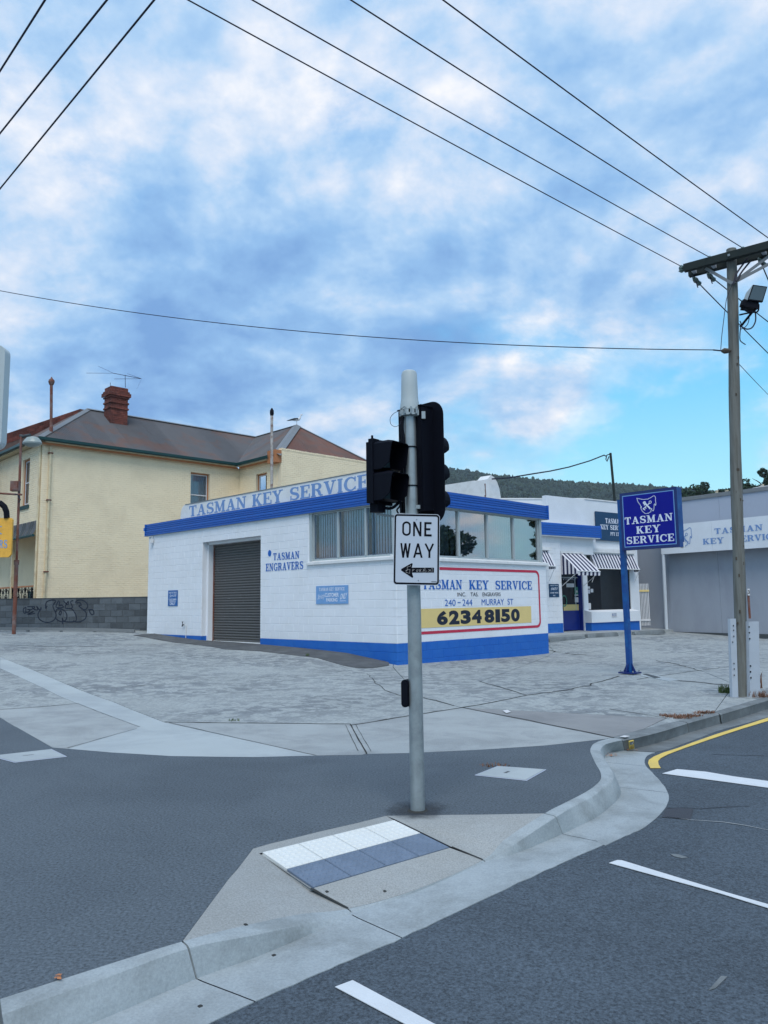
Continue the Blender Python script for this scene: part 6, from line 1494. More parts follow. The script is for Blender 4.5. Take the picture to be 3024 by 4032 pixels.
for q in ((890, 283), (930, 1800)):
    c = o2(*q); m_ = MB(); m_.tube([OWF.p(c[0], c[1], 0), OWF.p(c[0], c[1], .003), OWF.p(c[0], c[1], .007)], [.0045, .0043, .002], 10); m_.build('bolt', 'galv', ow, smooth=True)
mb = MB(); OWF.box(mb, -.05, .05, .20, .225, -.05, -.003); OWF.box(mb, -.05, .05, -.2, -.175, -.05, -.003); mb.build('bracket', 'galv', ow)

# ================================================================== blue sign on a post in the yard
bs0 = Vector((5.09, 16.29, 0)); r138 = hd(138); BS = Fr(bs0, r138, Vector((r138.y, -r138.x, 0)))
bs = thing('pylon_sign', BS.p(-.07, 0), 'deep blue box sign with white slab letters on a slim blue post in the yard', 'sign')
mb = MB(); 
pc = BS.p(-.052, 0, -.1); ptop = BS.p(-.052, 3.72, -.1)
pb = G(*z4(683, 1712)); lean = Vector((pb.x-pc.x, pb.y-pc.y, 0))
mb.hexa([pb+BS.r*a+BS.n*b for a, b in ((-.05, -.05), (.05, -.05), (.05, .05), (-.05, .05))]+[ptop+BS.r*a+BS.n*b for a, b in ((-.05, -.05), (.05, -.05), (.05, .05), (-.05, .05))]); mb.build('post', 'postblue', bs)
mb = MB(); mb.cbox(pb+Vector((0, 0, .03)), .36, .32, .03, BS.r, BS.n); mb.build('base_plate', 'navy', bs)
mb = MB()
for ax_, w in ((BS.r, .05), (-BS.r, .05), (BS.n, .05), (-BS.n, .05)):
    o_ = Vector((-ax_.y, ax_.x, 0))*.006; b0 = pb+ax_*w+Vector((0, 0, .045)); mb.prism([b0-o_, b0+ax_*.10-o_, b0+Vector((0, 0, .2))-o_], o_*2)
mb.build('gusset', 'navy', bs)
for a in (-.145, .145):
    for b in (-.125, .125): m_ = MB(); m_.tube([pb+BS.r*a+BS.n*b+Vector((0, 0, .04)), pb+BS.r*a+BS.n*b+Vector((0, 0, .08))], .014, 6); m_.build('anchor_bolt', 'galv', bs)
x0, x1, z0, z1_ = 0.0, 1.28, 2.62, 3.84
mb = MB(); BS.box(mb, x0, x1, z0, z1_, -.21, -.012); mb.build('sign_box', 'postblue', bs)
mb = MB(); ring(mb, [(x0-.005, z0-.005), (x1+.005, z0-.005), (x1+.005, z1_+.005), (x0-.005, z1_+.005)], [(x0+.055, z0+.055), (x1-.055, z0+.055), (x1-.055, z1_-.055), (x0+.055, z1_-.055)], BS, .0)
for a, b, c, d_ in ((x0-.005, x1+.005, z0-.005, z0+.0), (x0-.005, x1+.005, z1_, z1_+.005)): BS.box(mb, a, b, c, d_, -.03, .0)
mb.build('face_frame', 'navy', bs, norm=False)
mb = MB(); mb_i = [(x0+.055, z0+.055), (x1-.055, z0+.055), (x1-.055, z1_-.055), (x0+.055, z1_-.055)]; ring(mb, mb_i, [(a+(.018 if a < .6 else -.018), b+(.018 if b < 3 else -.018)) for a, b in mb_i], BS, .003); mb.build('bright_edge', 'fadeplate', bs, norm=False)
mb = MB(); BS.box(mb, x0+.07, x1-.07, z0+.07, z1_-.07, -.01, .002); mb.build('sign_face', 'signblue', bs)
zQ = lambda x, y: (2400+x*.18084, 1900+y*.18084)
def bq(x, y): return BS.at(*zQ(x, y))
def three(txt, l, r, d):
    a = bq(*l); b = bq(*r); c = bq(*d); mb = MB(); slab(mb, txt, BS, a[0], b[0], c[1], a[1], .004, gap=.09); mb.build('lettering', 'letwhite', bs, norm=False)
three('TASMAN', (330, 765), (1372, 690), (360, 918)); three('KEY', (578, 960), (1108, 930), (585, 1118)); three('SERVICE', (365, 1190), (1405, 1130), (370, 1345))
mb = MB(); a = bq(595, 280); b = bq(1000, 262); c = bq(800, 690); emblem(mb, BS, a[0], b[0], c[1], b[1]-.02, .004, .028); mb.build('emblem', 'letwhite', bs, norm=False)
mb = MB(); BS.box(mb, x1-.06, x1+.012, z0-.02, z0+.10, -.2, -.16); mb.build('catch', 'wpaint', bs)
sh_ = G(*z4(830, 1735)); sheet('concrete_patch', [G(*z4(760, 1710)), G(*z4(800, 1712)), G(*z4(1030, 1758)), G(*z4(960, 1768)), G(*z4(760, 1728))], 'strip', None, dz=.008, skirt=.02, kind='structure')
sheet('iron_cover', [G(*z4(772, 1716)), G(*z4(800, 1714)), G(*z4(900, 1742)), G(*z4(860, 1748))], 'greyjoint', None, dz=.014, skirt=.01, kind='structure')

# ================================================================== utility pole
ub = G(*zF(1033, 2068)); ut = D(*z5(838, 180), 12.55)
up_ = thing('utility_pole', ub, 'tall weathered timber power pole with double crossarm at the right kerb', 'power pole')
mb = MB(); pts = []; rs_ = []
for k in range(25):
    t = k/24; p = ub.lerp(ut, t)+Vector((.010*math.sin(t*9), .006*math.cos(t*7), 0)); pts.append(p); rs_.append(.098-(.098-.085)*min(1, t*1.2)+.003*math.sin(t*31))
rs_[-1] *= .96; mb.tube(pts, rs_, 22); mb.build('pole', 'wood', up_, smooth=True)
for k in range(14):
    t = random.uniform(.02, .75); a = random.uniform(-2.4, -.7); p = ub.lerp(ut, t)+Vector((.091*math.cos(a), .091*math.sin(a), 0)); m_ = MB(); m_.cbox(p, .02, .02, random.uniform(.02, .06)); m_.build('knot', 'bark', up_)
for sd, x0_, x1_, y0_, y1_ in ((-1, 905, 978, 1318, 1995), (1, 1078, 1206, 1345, 2070)):
    a = D(*zF(x0_, y0_), 12.5); b = D(*zF(x1_, y0_+5), 12.5); lo = .0
    m_ = MB(); w = (b.x-a.x); rows = []
    for z in (ub.z-.05, a.z):
        sh = (D(*zF(922 if sd < 0 else 1090, y1_), 12.5).x) if z < .5 else a.x
        rows.append([Vector((sh+w*s, 12.5-(.03 if 0 < s < 1 else 0)+(.02 if s in (0, 1) else 0), z)) for s in (0, .12, .5, .88, 1)])
    m_.quadgrid(rows); m_.quadgrid([[p+Vector((0, .012, 0)) for p in r] for r in rows]); m_.quadgrid([rows[1], [p+Vector((0, .012, 0)) for p in rows[1]]]); pl_o = m_.build('steel_splint', 'splint', up_)
    hs = ((1106, 1398), (1108, 1454), (1112, 1512), (1120, 1775), (1120, 1832), (1124, 1890)) if sd > 0 else ((955, 1385), (957, 1430), (958, 1488), (948, 1545), (960, 1752), (962, 1805), (962, 1865))
    for q in hs:
        c = D(*zF(*q), 12.455); m_ = MB(); m_.prism([c+Vector((.012*math.cos(a_)*(1 if sd > 0 else .6), 0, .014*math.sin(a_))) for a_ in [i*math.pi/5 for i in range(10)]], Vector((0, .004, 0))); m_.build('bolt_hole', 'black', pl_o)
t3 = D(*zF(1100, 1060), 12.45)
m_ = MB(); m_.cbox(t3, .035, .01, .11); num = m_.build('number_tag', 'poster_w', up_)
m_ = MB(); F9 = Fr(t3-Vector((.02, .006, .04)), Vector((1, 0, 0)), Vector((0, -1, 0))); sans(m_, '3', F9, .006, .034, .01, .07, .001, bold=.02); m_.build('digit', 'black', num, norm=False)
m_ = MB(); c = D(*zF(1104, 1190), 12.47); m_.cbox(c, .03, .02, .42); m_.build('cable_guard', 'rustpipe', up_)
# crossarms
cA = hd(-52); cN = hd(38); cc = ut-Vector((0, 0, .20)); pn_ = cN
AF = lambda q, off: P(cc+cN*off, cN, *q)
armtip = AF(z5(430, 345), -.13); L_l = (armtip-(cc-cN*.13)).dot(cA)
for off, dz_ in ((-.14, .02), (.14, .02)):
    m_ = MB(); m_.box(cc+cN*(off-.05)+cA*L_l+Vector((0, 0, -.06+dz_)), -cA*(L_l+1.35), cN*.10, Vector((0, 0, .13))); m_.build('crossarm', 'armwood', up_)
for x_ in (L_l-.12, L_l*.4, -.5):
    m_ = MB(); m_.cbox(cc+cA*x_+Vector((0, 0, .02)), .06, .18, .09, cA, cN); m_.build('spacer', 'splint', up_)
m_ = MB(); m_.cbox(cc-cN*.2+Vector((0, 0, .02)), .035, .02, .035, cA, cN); m_.build('bolt', 'galv', up_)
br0 = cc-cN*.10-Vector((0, 0, .45))
for x_ in (L_l*.55, -.75, -1.3):
    m_ = MB(); e_ = cc+cA*x_-cN*.08-Vector((0, 0, .05)); d_ = (e_-br0).normalized(); m_.cbox((e_+br0)/2, (e_-br0).length, .012, .05, d_, cN, d_.cross(cN).normalized()); m_.build('brace', 'flash', up_)
wires = []
def insul(p, nm='insulator'):
    m_ = MB(); m_.tube([p, p+Vector((0, 0, .03)), p+Vector((0, 0, .05)), p+Vector((0, 0, .07)), p+Vector((0, 0, .1)), p+Vector((0, 0, .13))], [.02, .055, .035, .05, .045, .02], 10); return m_.build(nm, 'insul', up_, smooth=True)
def cable(a, b, sag, label, group, r=.0078, n=24, m='cable'):
    m_ = MB(); pts = []
    for k in range(n+1):
        t = k/n; p = a.lerp(b, t); p = p-Vector((0, 0, 4*sag*t*(1-t))); pts.append(p)
    m_.tube(pts, r, 6); return m_.build('power_line', m, None, label=label, cat='cable', group=group, base=a)
grp = 'overhead power lines'
tops = [G(756, -10, 7.5), G(1008, -10, 7.5), G(1394, -10, 7.5), G(1755, -10, 7.5)]
labs = ['lowest power line of the four running from the crossarm tip to the upper left', 'second power line up from the lowest of the four meeting the crossarm', 'third power line up, meeting the crossarm just right of the pole top', 'topmost power line of the four, leaving the photo at the right edge']
for q, off, tp, lb in (((405, 330), -.13, tops[0], labs[0]), ((650, 250), -.13, tops[1], labs[1]), ((940, 170), -.13, tops[2], labs[2])):
    s_ = AF(z5(*q), off); insul(s_-Vector((0, 0, .11))); e = tp+(tp-s_)*.8; cable(s_, e, .05, lb, grp)
s_ = P(cc-cN*.13, cN, 3099, 990); insul(s_-Vector((0, 0, .11))); cable(s_, tops[3]+(tops[3]-s_)*.8, .05, labs[3], grp)
for q0, q1, lb in (((95, 0), (0, 150), 'leftmost of the three short power lines crossing the top left corner'), ((228, 0), (0, 285), 'middle one of the three power lines crossing the top left corner'), ((330, 0), (0, 405), 'longest of the three power lines crossing the top left corner')):
    a = G(q0[0]*1.8228, q0[1]*1.8228, 7.5); b = G(q1[0]*1.8228, q1[1]*1.8228, 7.5); cable(a-(b-a)*3, b+(b-a)*4, .02, lb, 'power lines over the top left corner', .010)
def strain(q, d=.13):
    s_ = AF(z5(*q), d); m_ = MB(); dirn = hd(52)*.8+Vector((0, 0, -.25)); dirn.normalize()
    m_.tube([s_-dirn*.06, s_, s_+dirn*.04, s_+dirn*.10, s_+dirn*.16, s_+dirn*.2], [.015, .04, .05, .035, .045, .012], 8); m_.build('strain_insulator', 'insul', up_, smooth=True)
    m_ = MB(); m_.tube([s_+Vector((0, 0, .10)), s_, s_+Vector((.03, 0, -.08)), s_+Vector((.05, 0, -.16))], .010, 5); m_.build('jumper', 'cable', up_)
    return s_
for q, e_, z, lb in (((520, 440), (1159, 1075), 7.0, 'power line running away behind the pole from the left strain insulator'), ((645, 405), (1159, 800), 7.0, 'power line running away past the floodlight to the right edge'), ((1090, 275), (1159, 430), 7.0, 'short length of power line leaving the photo above the floodlight')):
    s_ = strain(q); e = G(*z5(*e_), z); cable(s_, s_+(e-s_)*2.5, .03, lb, 'power lines beyond the pole', .010)
a = AF(z5(860, 1130), .1); e = D(*z5(1159, 1430), 19); cable(a, e+(e-a)*1.5, .05, 'thin service line dropping to the right from the middle of the power pole', None, .006)
s_ = D(*z5(805, 1065), 12.5); m_ = MB(); m_.tube([s_-Vector((.1, 0, 0)), s_-Vector((.05, 0, 0)), s_, s_+Vector((.06, 0, 0))], [.02, .05, .045, .02], 8); m_.build('service_insulator', 'bark', up_, smooth=True)
a = D(*z5(680, 1057), 12.5); m_ = MB(); m_.tube([a, s_-Vector((.08, 0, 0))], .012, 6); m_.build('dead_end_clamp', 'cable', up_)
e = D(0, 1081, 17.0); e2 = e+(e-a)*.3; cable(a, e2, .55, 'single thin service line spanning the whole sky to the left edge', None, .008, 40)
def freewire(q, f, dep, r, nm, par, m='cable'):
    return wireloop(nm, q, f, dep, r, m, par)
freewire([(1085, 640), (1000, 830), (935, 1000), (905, 1200), (880, 1400), (850, 1650), (832, 1890)], zP, 12.42, .006, 'hanging_lead', up_)
freewire([(1300, 290), (1120, 540), (1080, 650), (1060, 740)], zP, 12.38, .016, 'cable_bundle', up_)
freewire([(1345, 350), (1200, 530), (1100, 700)], zP, 12.38, .016, 'cable_bundle', up_)
freewire([(1165, 1390), (1185, 1440), (1168, 1600), (1170, 1720), (1210, 1765), (1265, 1800)], zP, 12.45, .009, 'loose_lead', up_)
# floodlight
fl = thing('floodlight', D(*zP(1370, 1240), 12.3), 'dark square floodlight on a steel bracket on the right side of the power pole', 'floodlight')
dF = 12.2
A4 = [D(*zP(*q), dF) for q in ((1295, 1025), (1560, 1060), (1640, 795), (1390, 760))]
nf = (A4[1]-A4[0]).cross(A4[3]-A4[0]).normalized(); nf = nf if nf.y < 0 else -nf
ce = sum(A4, Vector())/4
mb = MB(); back = [ce+(p-ce)*.62-nf*.20+Vector((-.05, 0, 0)) for p in A4]; mb.hexa([p for p in back]+[p for p in A4]); mb.build('housing', 'cap', fl)
mb = MB(); mb.hexa([p-nf*.03 for p in A4]+[p+nf*.01 for p in A4]); mb.build('rim', 'black', fl)
mb = MB(); mb.face([ce+(p-ce)*.87+nf*.013 for p in A4]); mb.build('glass', 'glassdark', fl)
mb = MB(); B4 = [D(*zP(*q), dF+.02) for q in ((1245, 1140), (1490, 1170), (1500, 1050), (1275, 1020))]; mb.hexa([p+Vector((0, .16, 0)) for p in B4]+B4); mb.build('gear_box', 'black', fl)
mb = MB(); C4 = [D(*zP(*q), dF+.0) for q in ((1200, 1105), (1250, 1125), (1285, 1015), (1235, 1002))]; mb.hexa([p+Vector((0, .1, 0)) for p in C4]+C4); mb.build('terminal_box', 'black', fl)
freewire([(1250, 1130), (1252, 1190), (1290, 1220), (1370, 1232), (1450, 1235), (1488, 1200), (1495, 1100)], zP, dF+.05, .014, 'yoke', fl, 'black')
mb = MB(); mb.tube([D(*zP(1380, 1235), dF+.05), D(*zP(1160, 1282), 12.5)], .014, 6); mb.tube([D(*zP(1380, 1235), dF+.05), D(*zP(1175, 1490), 12.5)], .022, 6); mb.build('bracket', 'black', fl)
freewire([(1415, 1165), (1440, 1280), (1435, 1400), (1380, 1500), (1300, 1530), (1230, 1510), (1190, 1480)], zP, 12.3, .012, 'flex', fl)
freewire([(1325, 1160), (1332, 1280), (1310, 1420), (1250, 1500), (1180, 1530)], zP, 12.35, .007, 'flex', fl)

# ================================================================== thin dark pole and cable over the shop
a = D(*z4(575, 480), 34.0); b = D(*z4(545, 150), 34.0)
dp = thing('roof_mast', a, 'thin dark timber mast rising behind the blue box sign above the shop roof', 'mast')
mb = MB(); mb.tube([a-Vector((0, 0, 1.2)), a, b], [.065, .062, .055], 8); mb.build('mast', 'armwood', dp)
e = D(*z3(1040, 860), 28.6)
m_ = MB(); pts = [b+Vector((-.2, 0, -.15))]; 
for q in ((500, 165), (400, 205), (250, 250), (120, 278), (0, 297)): pts.append(D(*z4(*q), 33.5-(500-q[0])*.007))
pts += [D(*z3(1150, 853), 29), e]; m_.tube(pts, .028, 5); m_.build('service_cable', 'cable', None, label='cable sagging from the dark roof mast to the rounded white parapet', cat='cable', base=b)
m_ = MB(); m_.tube([D(*z4(q[0], q[1]), 33.9) for q in ((537, 160), (520, 165), (513, 195), (520, 210), (535, 175))], .025, 5); m_.build('cable_loop', 'cable', dp)

# ================================================================== vegetation
def crown(name, c, rx, ry, rz, nleaf, size, m, parent, seed, blobs=14, bias=.0):
    rnd = np.random.RandomState(seed); cs = []
    for k in range(blobs):
        d = rnd.normal(size=3); d /= np.linalg.norm(d); d *= rnd.uniform(.35, .85)
        cs.append((d[0]*rx, d[1]*ry, d[2]*rz, rnd.uniform(.2, .45)))
    cs = np.array(cs); idx = rnd.randint(0, blobs, nleaf); d = rnd.normal(size=(nleaf, 3)); d /= np.linalg.norm(d, axis=1)[:, None]
    rr = rnd.uniform(.55, 1.1, nleaf)**.6; pos = cs[idx, :3]+d*(cs[idx, 3]*rr)[:, None]*np.array([rx, ry, rz]); pos += np.array(c)
    a = rnd.normal(size=(nleaf, 3)); a /= np.linalg.norm(a, axis=1)[:, None]; b = np.cross(a, rnd.normal(size=(nleaf, 3))); b /= np.linalg.norm(b, axis=1)[:, None]
    s = size*rnd.uniform(.6, 1.5, nleaf)[:, None]; v = np.concatenate([pos-a*s, pos+b*s*.6, pos+a*s, pos-b*s*.6], axis=1).reshape(-1, 3)
    org = np.array(wl(parent)); me = bpy.data.meshes.new(name); me.from_pydata((v-org).tolist(), [], np.arange(nleaf*4).reshape(-1, 4).tolist()); me.materials.append(M[m]); me.update()
    o = bpy.data.objects.new(name, me); COL.objects.link(o); o.parent = parent; return o
def tree(base, h, w, label, seed, conifer=False, n=2600, size=.22, name='tree', group=None, m='leaf'):
    t = thing(name, base, label, 'tree', group); b = Vector(base); mb = MB(); mb.tube([b-Vector((0, 0, .3)), b+Vector((.03*w, 0, h*.3)), b+Vector((-.02*w, 0, h*.65))], [h*.035, h*.026, h*.01], 8)
    rnd = random.Random(seed)
    for k in range(6):
        a = rnd.uniform(0, 6.28); z = h*rnd.uniform(.3, .55); mb.tube([b+Vector((0, 0, z)), b+Vector((math.cos(a)*w*.22, math.sin(a)*w*.22, z+h*.18)), b+Vector((math.cos(a)*w*.36, math.sin(a)*w*.36, z+h*.26))], [h*.014, h*.009, h*.004], 6)
    mb.build('trunk', 'bark', t)
    if conifer:
        for k in range(9):
            f = k/8; crown('crown', b+Vector((0, 0, h*(.18+.80*f))), w*.5*(1-f)**.85+.25, w*.5*(1-f)**.85+.25, h*.07, n//9, size, m, t, seed+k, 8)
    else: crown('crown', b+Vector((0, 0, h*.62)), w*.5, w*.5, h*.38, n, size, m, t, seed)
    return t
def tree_px(x, ytop, wpx, dist, label, seed, ybase=2330, **k):
    top = D(x, ytop, dist); s = dist/3000; w = wpx*s*1.25; h = w*1.25; zb_ = top.z-h*.985; t = tree((top.x, top.y, zb_), h, w, label, seed, **k); mb = MB(); mb.tube([Vector((top.x, top.y, -.4)), Vector((top.x, top.y, zb_+.2))], w*.05, 7); mb.build('lower_trunk', 'bark', t)
gt = 'trees behind the grey building'
tree_px(2758, 1903, 110, 170, 'broad dark green tree behind the grey building roof, just right of the blue box sign', 11, size=.34, n=1900, group=gt)
tree_px(2862, 1908, 56, 160, 'small dark round tree above the grey roof to the left of the power pole', 12, size=.30, n=1000, group=gt)
tree_px(2940, 1895, 60, 165, 'small dark tree just right of the power pole above the pale house roof', 13, size=.30, n=1000, group=gt)
tree_px(3010, 1842, 105, 150, 'tallest dark tree at the right edge above the pale house roof', 14, size=.34, n=1900, group=gt)
tree_px(2690, 1925, 60, 190, 'low leafy tree half hidden behind the top of the blue box sign', 15, size=.30, n=1000, group=gt)
# trees and a low building to the east of the corner, seen mirrored in the shop windows
tree((44, 24.5, 0), 8.2, 7.5, 'broad tree across the street to the east, mirrored in the shop window', 21, size=.22, n=2600)
tree((40, 33, 0), 13.5, 6.5, 'tall conifer across the street to the east, mirrored in the last window', 22, conifer=True, size=.24, n=3200, name='conifer')
nb_ = thing('brick_store', (52, 27, 0), 'low brown brick store across the street to the east, mirrored in the windows', 'building')
mb = MB(); mb.box((49, 27, -.1), Vector((8, 0, 0)), Vector((0, 6, 0)), Vector((0, 0, 3.9))); mb.build('wall', 'brickj', nb_)
mb = MB(); mb.box((48.8, 26.8, 3.8), Vector((8.4, 0, 0)), Vector((0, 6.4, 0)), Vector((0, 0, .3))); mb.build('parapet', 'flash', nb_)
mb = MB()
for k in range(3): mb.box((48.97, 27.6+1.8*k, 1.0), Vector((.04, 0, 0)), Vector((0, 1.1, 0)), Vector((0, 0, 1.5)))
mb.build('window', 'interior', nb_)
# distant wooded hill
ridge = [(1400, 1830), (1650, 1832), (1779, 1850), (1870, 1862), (1960, 1877), (2050, 1885), (2120, 1893), (2200, 1899), (2300, 1905), (2423, 1912), (2520, 1918), (2620, 1924), (2730, 1930), (2900, 1955), (3100, 1990), (3400, 2030)]
HD = 900.0; prof_ = [D(x, y+7, HD) for x, y in ridge]
def ridge_z(x, y):
    az = x/max(y, 1)*HD
    xs = [p.x for p in prof_]; zs = [p.z for p in prof_]; return float(np.interp(az, xs, zs))
def hill_z(x, y):
    d = y/HD; top = ridge_z(x, y); k = (y-480)/(HD-480)
    if k < 0: return -.4
    n = mnoise.noise(Vector((x*.008, y*.008, 3)))*7*min(1, k*2)*(0 if y > HD-30 else 1)
    return top*(k**1.0)*1.0+n if k <= 1 else top*max(0, 1-(k-1)*2.5)
mb = MB(); xs = [-120+k*16 for k in range(56)]; ys = [480+k*18 for k in range(24)]+[HD-6, HD, HD+20, HD+60, HD+130, HD+168]
mb.quadgrid([[Vector((x*(y/HD)*1.0, y, hill_z(x*(y/HD), y))) for x in xs] for y in ys]); mb.build('hill', 'hill', kind='structure', smooth=True, norm=False)
rnd = np.random.RandomState(5); ico = bmesh.new(); bmesh.ops.create_icosphere(ico, subdivisions=1, radius=1.0); iv = np.array([v.co[:] for v in ico.verts]); iF = np.array([[v.index for v in f.verts] for f in ico.faces]); ico.free()
vs = []; fs = []; off = 0
NT = 11000
for k in range(NT):
    y = HD-rnd.exponential(1)*90 if rnd.rand() < .7 else rnd.uniform(600, HD)
    if k < 2600: y = HD-rnd.uniform(0, 14)
    if y < 560: continue
    a = rnd.uniform(40, 640); x = a*(y/HD); z = hill_z(x, y); s = rnd.uniform(1.0, 2.6)*(1.0 if k > 2600 else .75); tall = rnd.uniform(.8, 1.7)
    jit = 1+rnd.uniform(-.35, .35, (len(iv), 1)); p = iv*jit*np.array([s, s, s*tall])+np.array([x, y, z+s*tall*(.7 if k > 2600 else rnd.uniform(.6, 1.5))])
    vs.append(p); fs.append(iF+off); off += len(iv)
me = bpy.data.meshes.new('hill_forest'); me.from_pydata(np.concatenate(vs).tolist(), [], np.concatenate(fs).tolist()); me.materials.append(M['forest']); me.update()
o = bpy.data.objects.new('hill_forest', me); COL.objects.link(o); tag(o, 'dark blue green bush covering the whole distant hill', 'forest', None, 'stuff')
# houses glimpsed over the grey roof
def cottage(x0, x1, yr, ye, dist, label, wallm, chims, gable=False):
    a = D(x0, ye, dist); b = D(x1, ye, dist); rz = D((x0+x1)/2, yr, dist).z; t = thing('distant_house', (a.x, a.y, 0), label, 'house', 'houses behind the grey building')
    dr = (b-a); dr.z = 0; L_ = dr.length; dr.normalize(); dn = Vector((-dr.y, dr.x, 0)); ez = a.z; mb = MB(); mb.box(z_(a, -.2)+dr*.3, dr*(L_-.6), dn*7, Vector((0, 0, ez))); mb.build('wall', wallm, t)
    A_, B_ = z_(a, ez), z_(b, ez); n1, n2 = A_+dn*3.5+dr*(0 if gable else L_*.22), B_+dn*3.5-dr*(0 if gable else L_*.22); n1.z = n2.z = rz
    mb = MB(); mb.face([A_, B_, n2, n1]); mb.face([A_+dn*7, B_+dn*7, n2, n1]); mb.face([A_, n1, A_+dn*7]); mb.face([B_, n2, B_+dn*7]); rf = mb.build('roof', 'tile_house', t)
    mb = MB(); mb.box(z_(a, 1.2)+dr*L_*.4-dn*.04, dr*1.2, dn*.05, Vector((0, 0, 1.2))); mb.build('window', 'interior', t)
    for cx in chims:
        c = D(cx, yr-2, dist+1); mb = MB(); mb.cbox(Vector((c.x, c.y, rz+.1)), 8*dist/3000, .4, 1.0); mb.cbox(Vector((c.x, c.y, rz+.62)), 10*dist/3000, .5, .12); mb.build('chimney', 'creamhouse', rf)
cottage(2795, 2880, 1945, 1958, 110, 'low grey roofed house with two cream chimneys over the grey building', 'creamhouse', (2822, 2862))
cottage(2690, 2760, 1953, 1962, 115, 'sliver of a low pale roof beside the blue box sign above the grey building', 'tile_house', ())
a = D(2935, 1935, 90); t = thing('distant_house', (a.x, a.y, 0), 'pale gabled house roof with cream eaves right of the power pole', 'house', 'houses behind the grey building')
g_ = [D(*z4(*q), 90) for q in ((1495, 425), (1565, 393), (1700, 372), (1730, 415))]
mb = MB(); mb.prism([g_[0], g_[1], g_[2], g_[3]], Vector((0, 6, 0))); mb.build('roof', 'tile_house', t)
g_ = [D(*z4(*q), 89.8) for q in ((1545, 415), (1610, 388), (1690, 415))]; mb = MB(); mb.prism(g_+[D(*z4(1690, 450), 89.8), D(*z4(1545, 450), 89.8)], Vector((0, 3, 0))); mb.build('gable', 'creamhouse', t)
g_ = [D(*z4(*q), 89.5) for q in ((1535, 420), (1610, 385), (1613, 379), (1528, 416))]; mb = MB(); mb.prism(g_, Vector((0, -.4, 0))); mb.build('barge_board', 'tile_house', t)
c = D(*z4(1620, 384), 91); mb = MB(); mb.cbox(c, .25, .3, .4); mb.build('chimney', 'creamhouse', t)
mb = MB(); mb.box(Vector((a.x, a.y+1, -.2)), Vector((7, 0, 0)), Vector((0, 5, 0)), Vector((0, 0, a.z-.5))); mb.build('wall', 'creamhouse', t)
# weeds, leaves and litter
def tuft(p, n, h, w, m, seed, label, nm='weeds', lie=0.0):
    rnd = random.Random(seed); mb = MB(); ps_ = p if isinstance(p, list) else [p]
    for k in range(n):
        p = ps_[k % len(ps_)]; a = rnd.uniform(0, 6.28); r = w*math.sqrt(rnd.random()); b = Vector((p.x+math.cos(a)*r, p.y+math.sin(a)*r*.5, hz_(p.x, p.y))); l = h*rnd.uniform(.4, 1.1); t = rnd.uniform(0, 6.28); lean = Vector((math.cos(t), math.sin(t), 0))*l*(rnd.uniform(.1, .6)+lie); s = Vector((-math.sin(t), math.cos(t), 0))*.004*(1+h*3)
        mb.face([b-s, b+s, b+lean*.5+Vector((0, 0, l*.7))+s*.6, b+lean*.5+Vector((0, 0, l*.7))-s*.6]); mb.face([b+lean*.5+Vector((0, 0, l*.7))-s*.6, b+lean*.5+Vector((0, 0, l*.7))+s*.6, b+lean+Vector((0, 0, l*(1-lie*.6)))])
    mb.build(nm, m, None, kind='stuff', label=label, cat='weeds', base=p, norm=False)
tuft(Gh(*zF(935, 2035)), 240, .15, .22, 'grass', 1, 'green grass tuft at the left foot of the power pole')
tuft(Gh(*zF(1215, 2075)), 160, .11, .2, 'deadgrass', 2, 'dry brown grass at the right foot of the power pole')
tuft(Gh(*zF(1190, 1990)), 40, .30, .08, 'deadgrass', 8, 'thin dry stalks beside the right steel splint')
tuft([G(*zH(*q)) for q in ((760, 160), (820, 170), (880, 180), (930, 165), (985, 160), (1070, 135), (1110, 130))], 600, .045, .13, 'deadgrass', 30, 'flat reddish dry weeds along the back of the old kerb', lie=.5)
tuft(Gh(*z6(955, 455)), 26, .04, .09, 'grass', 4, 'small green weed in the slab joint in the middle of the yard')
tuft(Gh(*zC(30, 2005)), 40, .09, .06, 'grass', 5, 'tiny weed on the dark fillet near the long white wall')
tuft(Gh(*z7(560, 628)), 60, .03, .15, 'deadgrass', 6, 'dry weeds along the back of the right pit cover', lie=.5)
rnd = random.Random(9)
def leafpile(p, n, w, label, z=None):
    mb = MB()
    for k in range(n):
        a = rnd.uniform(0, 6.28); r = w*rnd.random(); c = Vector((p.x+math.cos(a)*r, p.y+math.sin(a)*r, (p.z if z is None else z)+.004+rnd.uniform(0, .01))); t = rnd.uniform(0, 6.28); l = rnd.uniform(.008, .02); u_ = Vector((math.cos(t), math.sin(t), rnd.uniform(-.2, .3)))*l; w_ = Vector((-math.sin(t), math.cos(t), rnd.uniform(-.2, .2)))*l*.5; mb.face([c-u_, c+w_, c+u_, c-w_])
    mb.build('fallen_leaves', 'fasciabrown', None, kind='stuff', label=label, cat='leaves', base=p, norm=False)
leafpile(G(*zH(235, 515), -.145), 26, .13, 'few brown leaves in the gutter corner by the old kerb', -.145); leafpile(G(*zH(400, 468), -.15), 16, .1, 'brown leaves under the yellow kerb tag', -.150); leafpile(G(*z6(240, 1506)), 7, .02, 'crumbs of brown leaf on the asphalt beside the near kerb', 0)
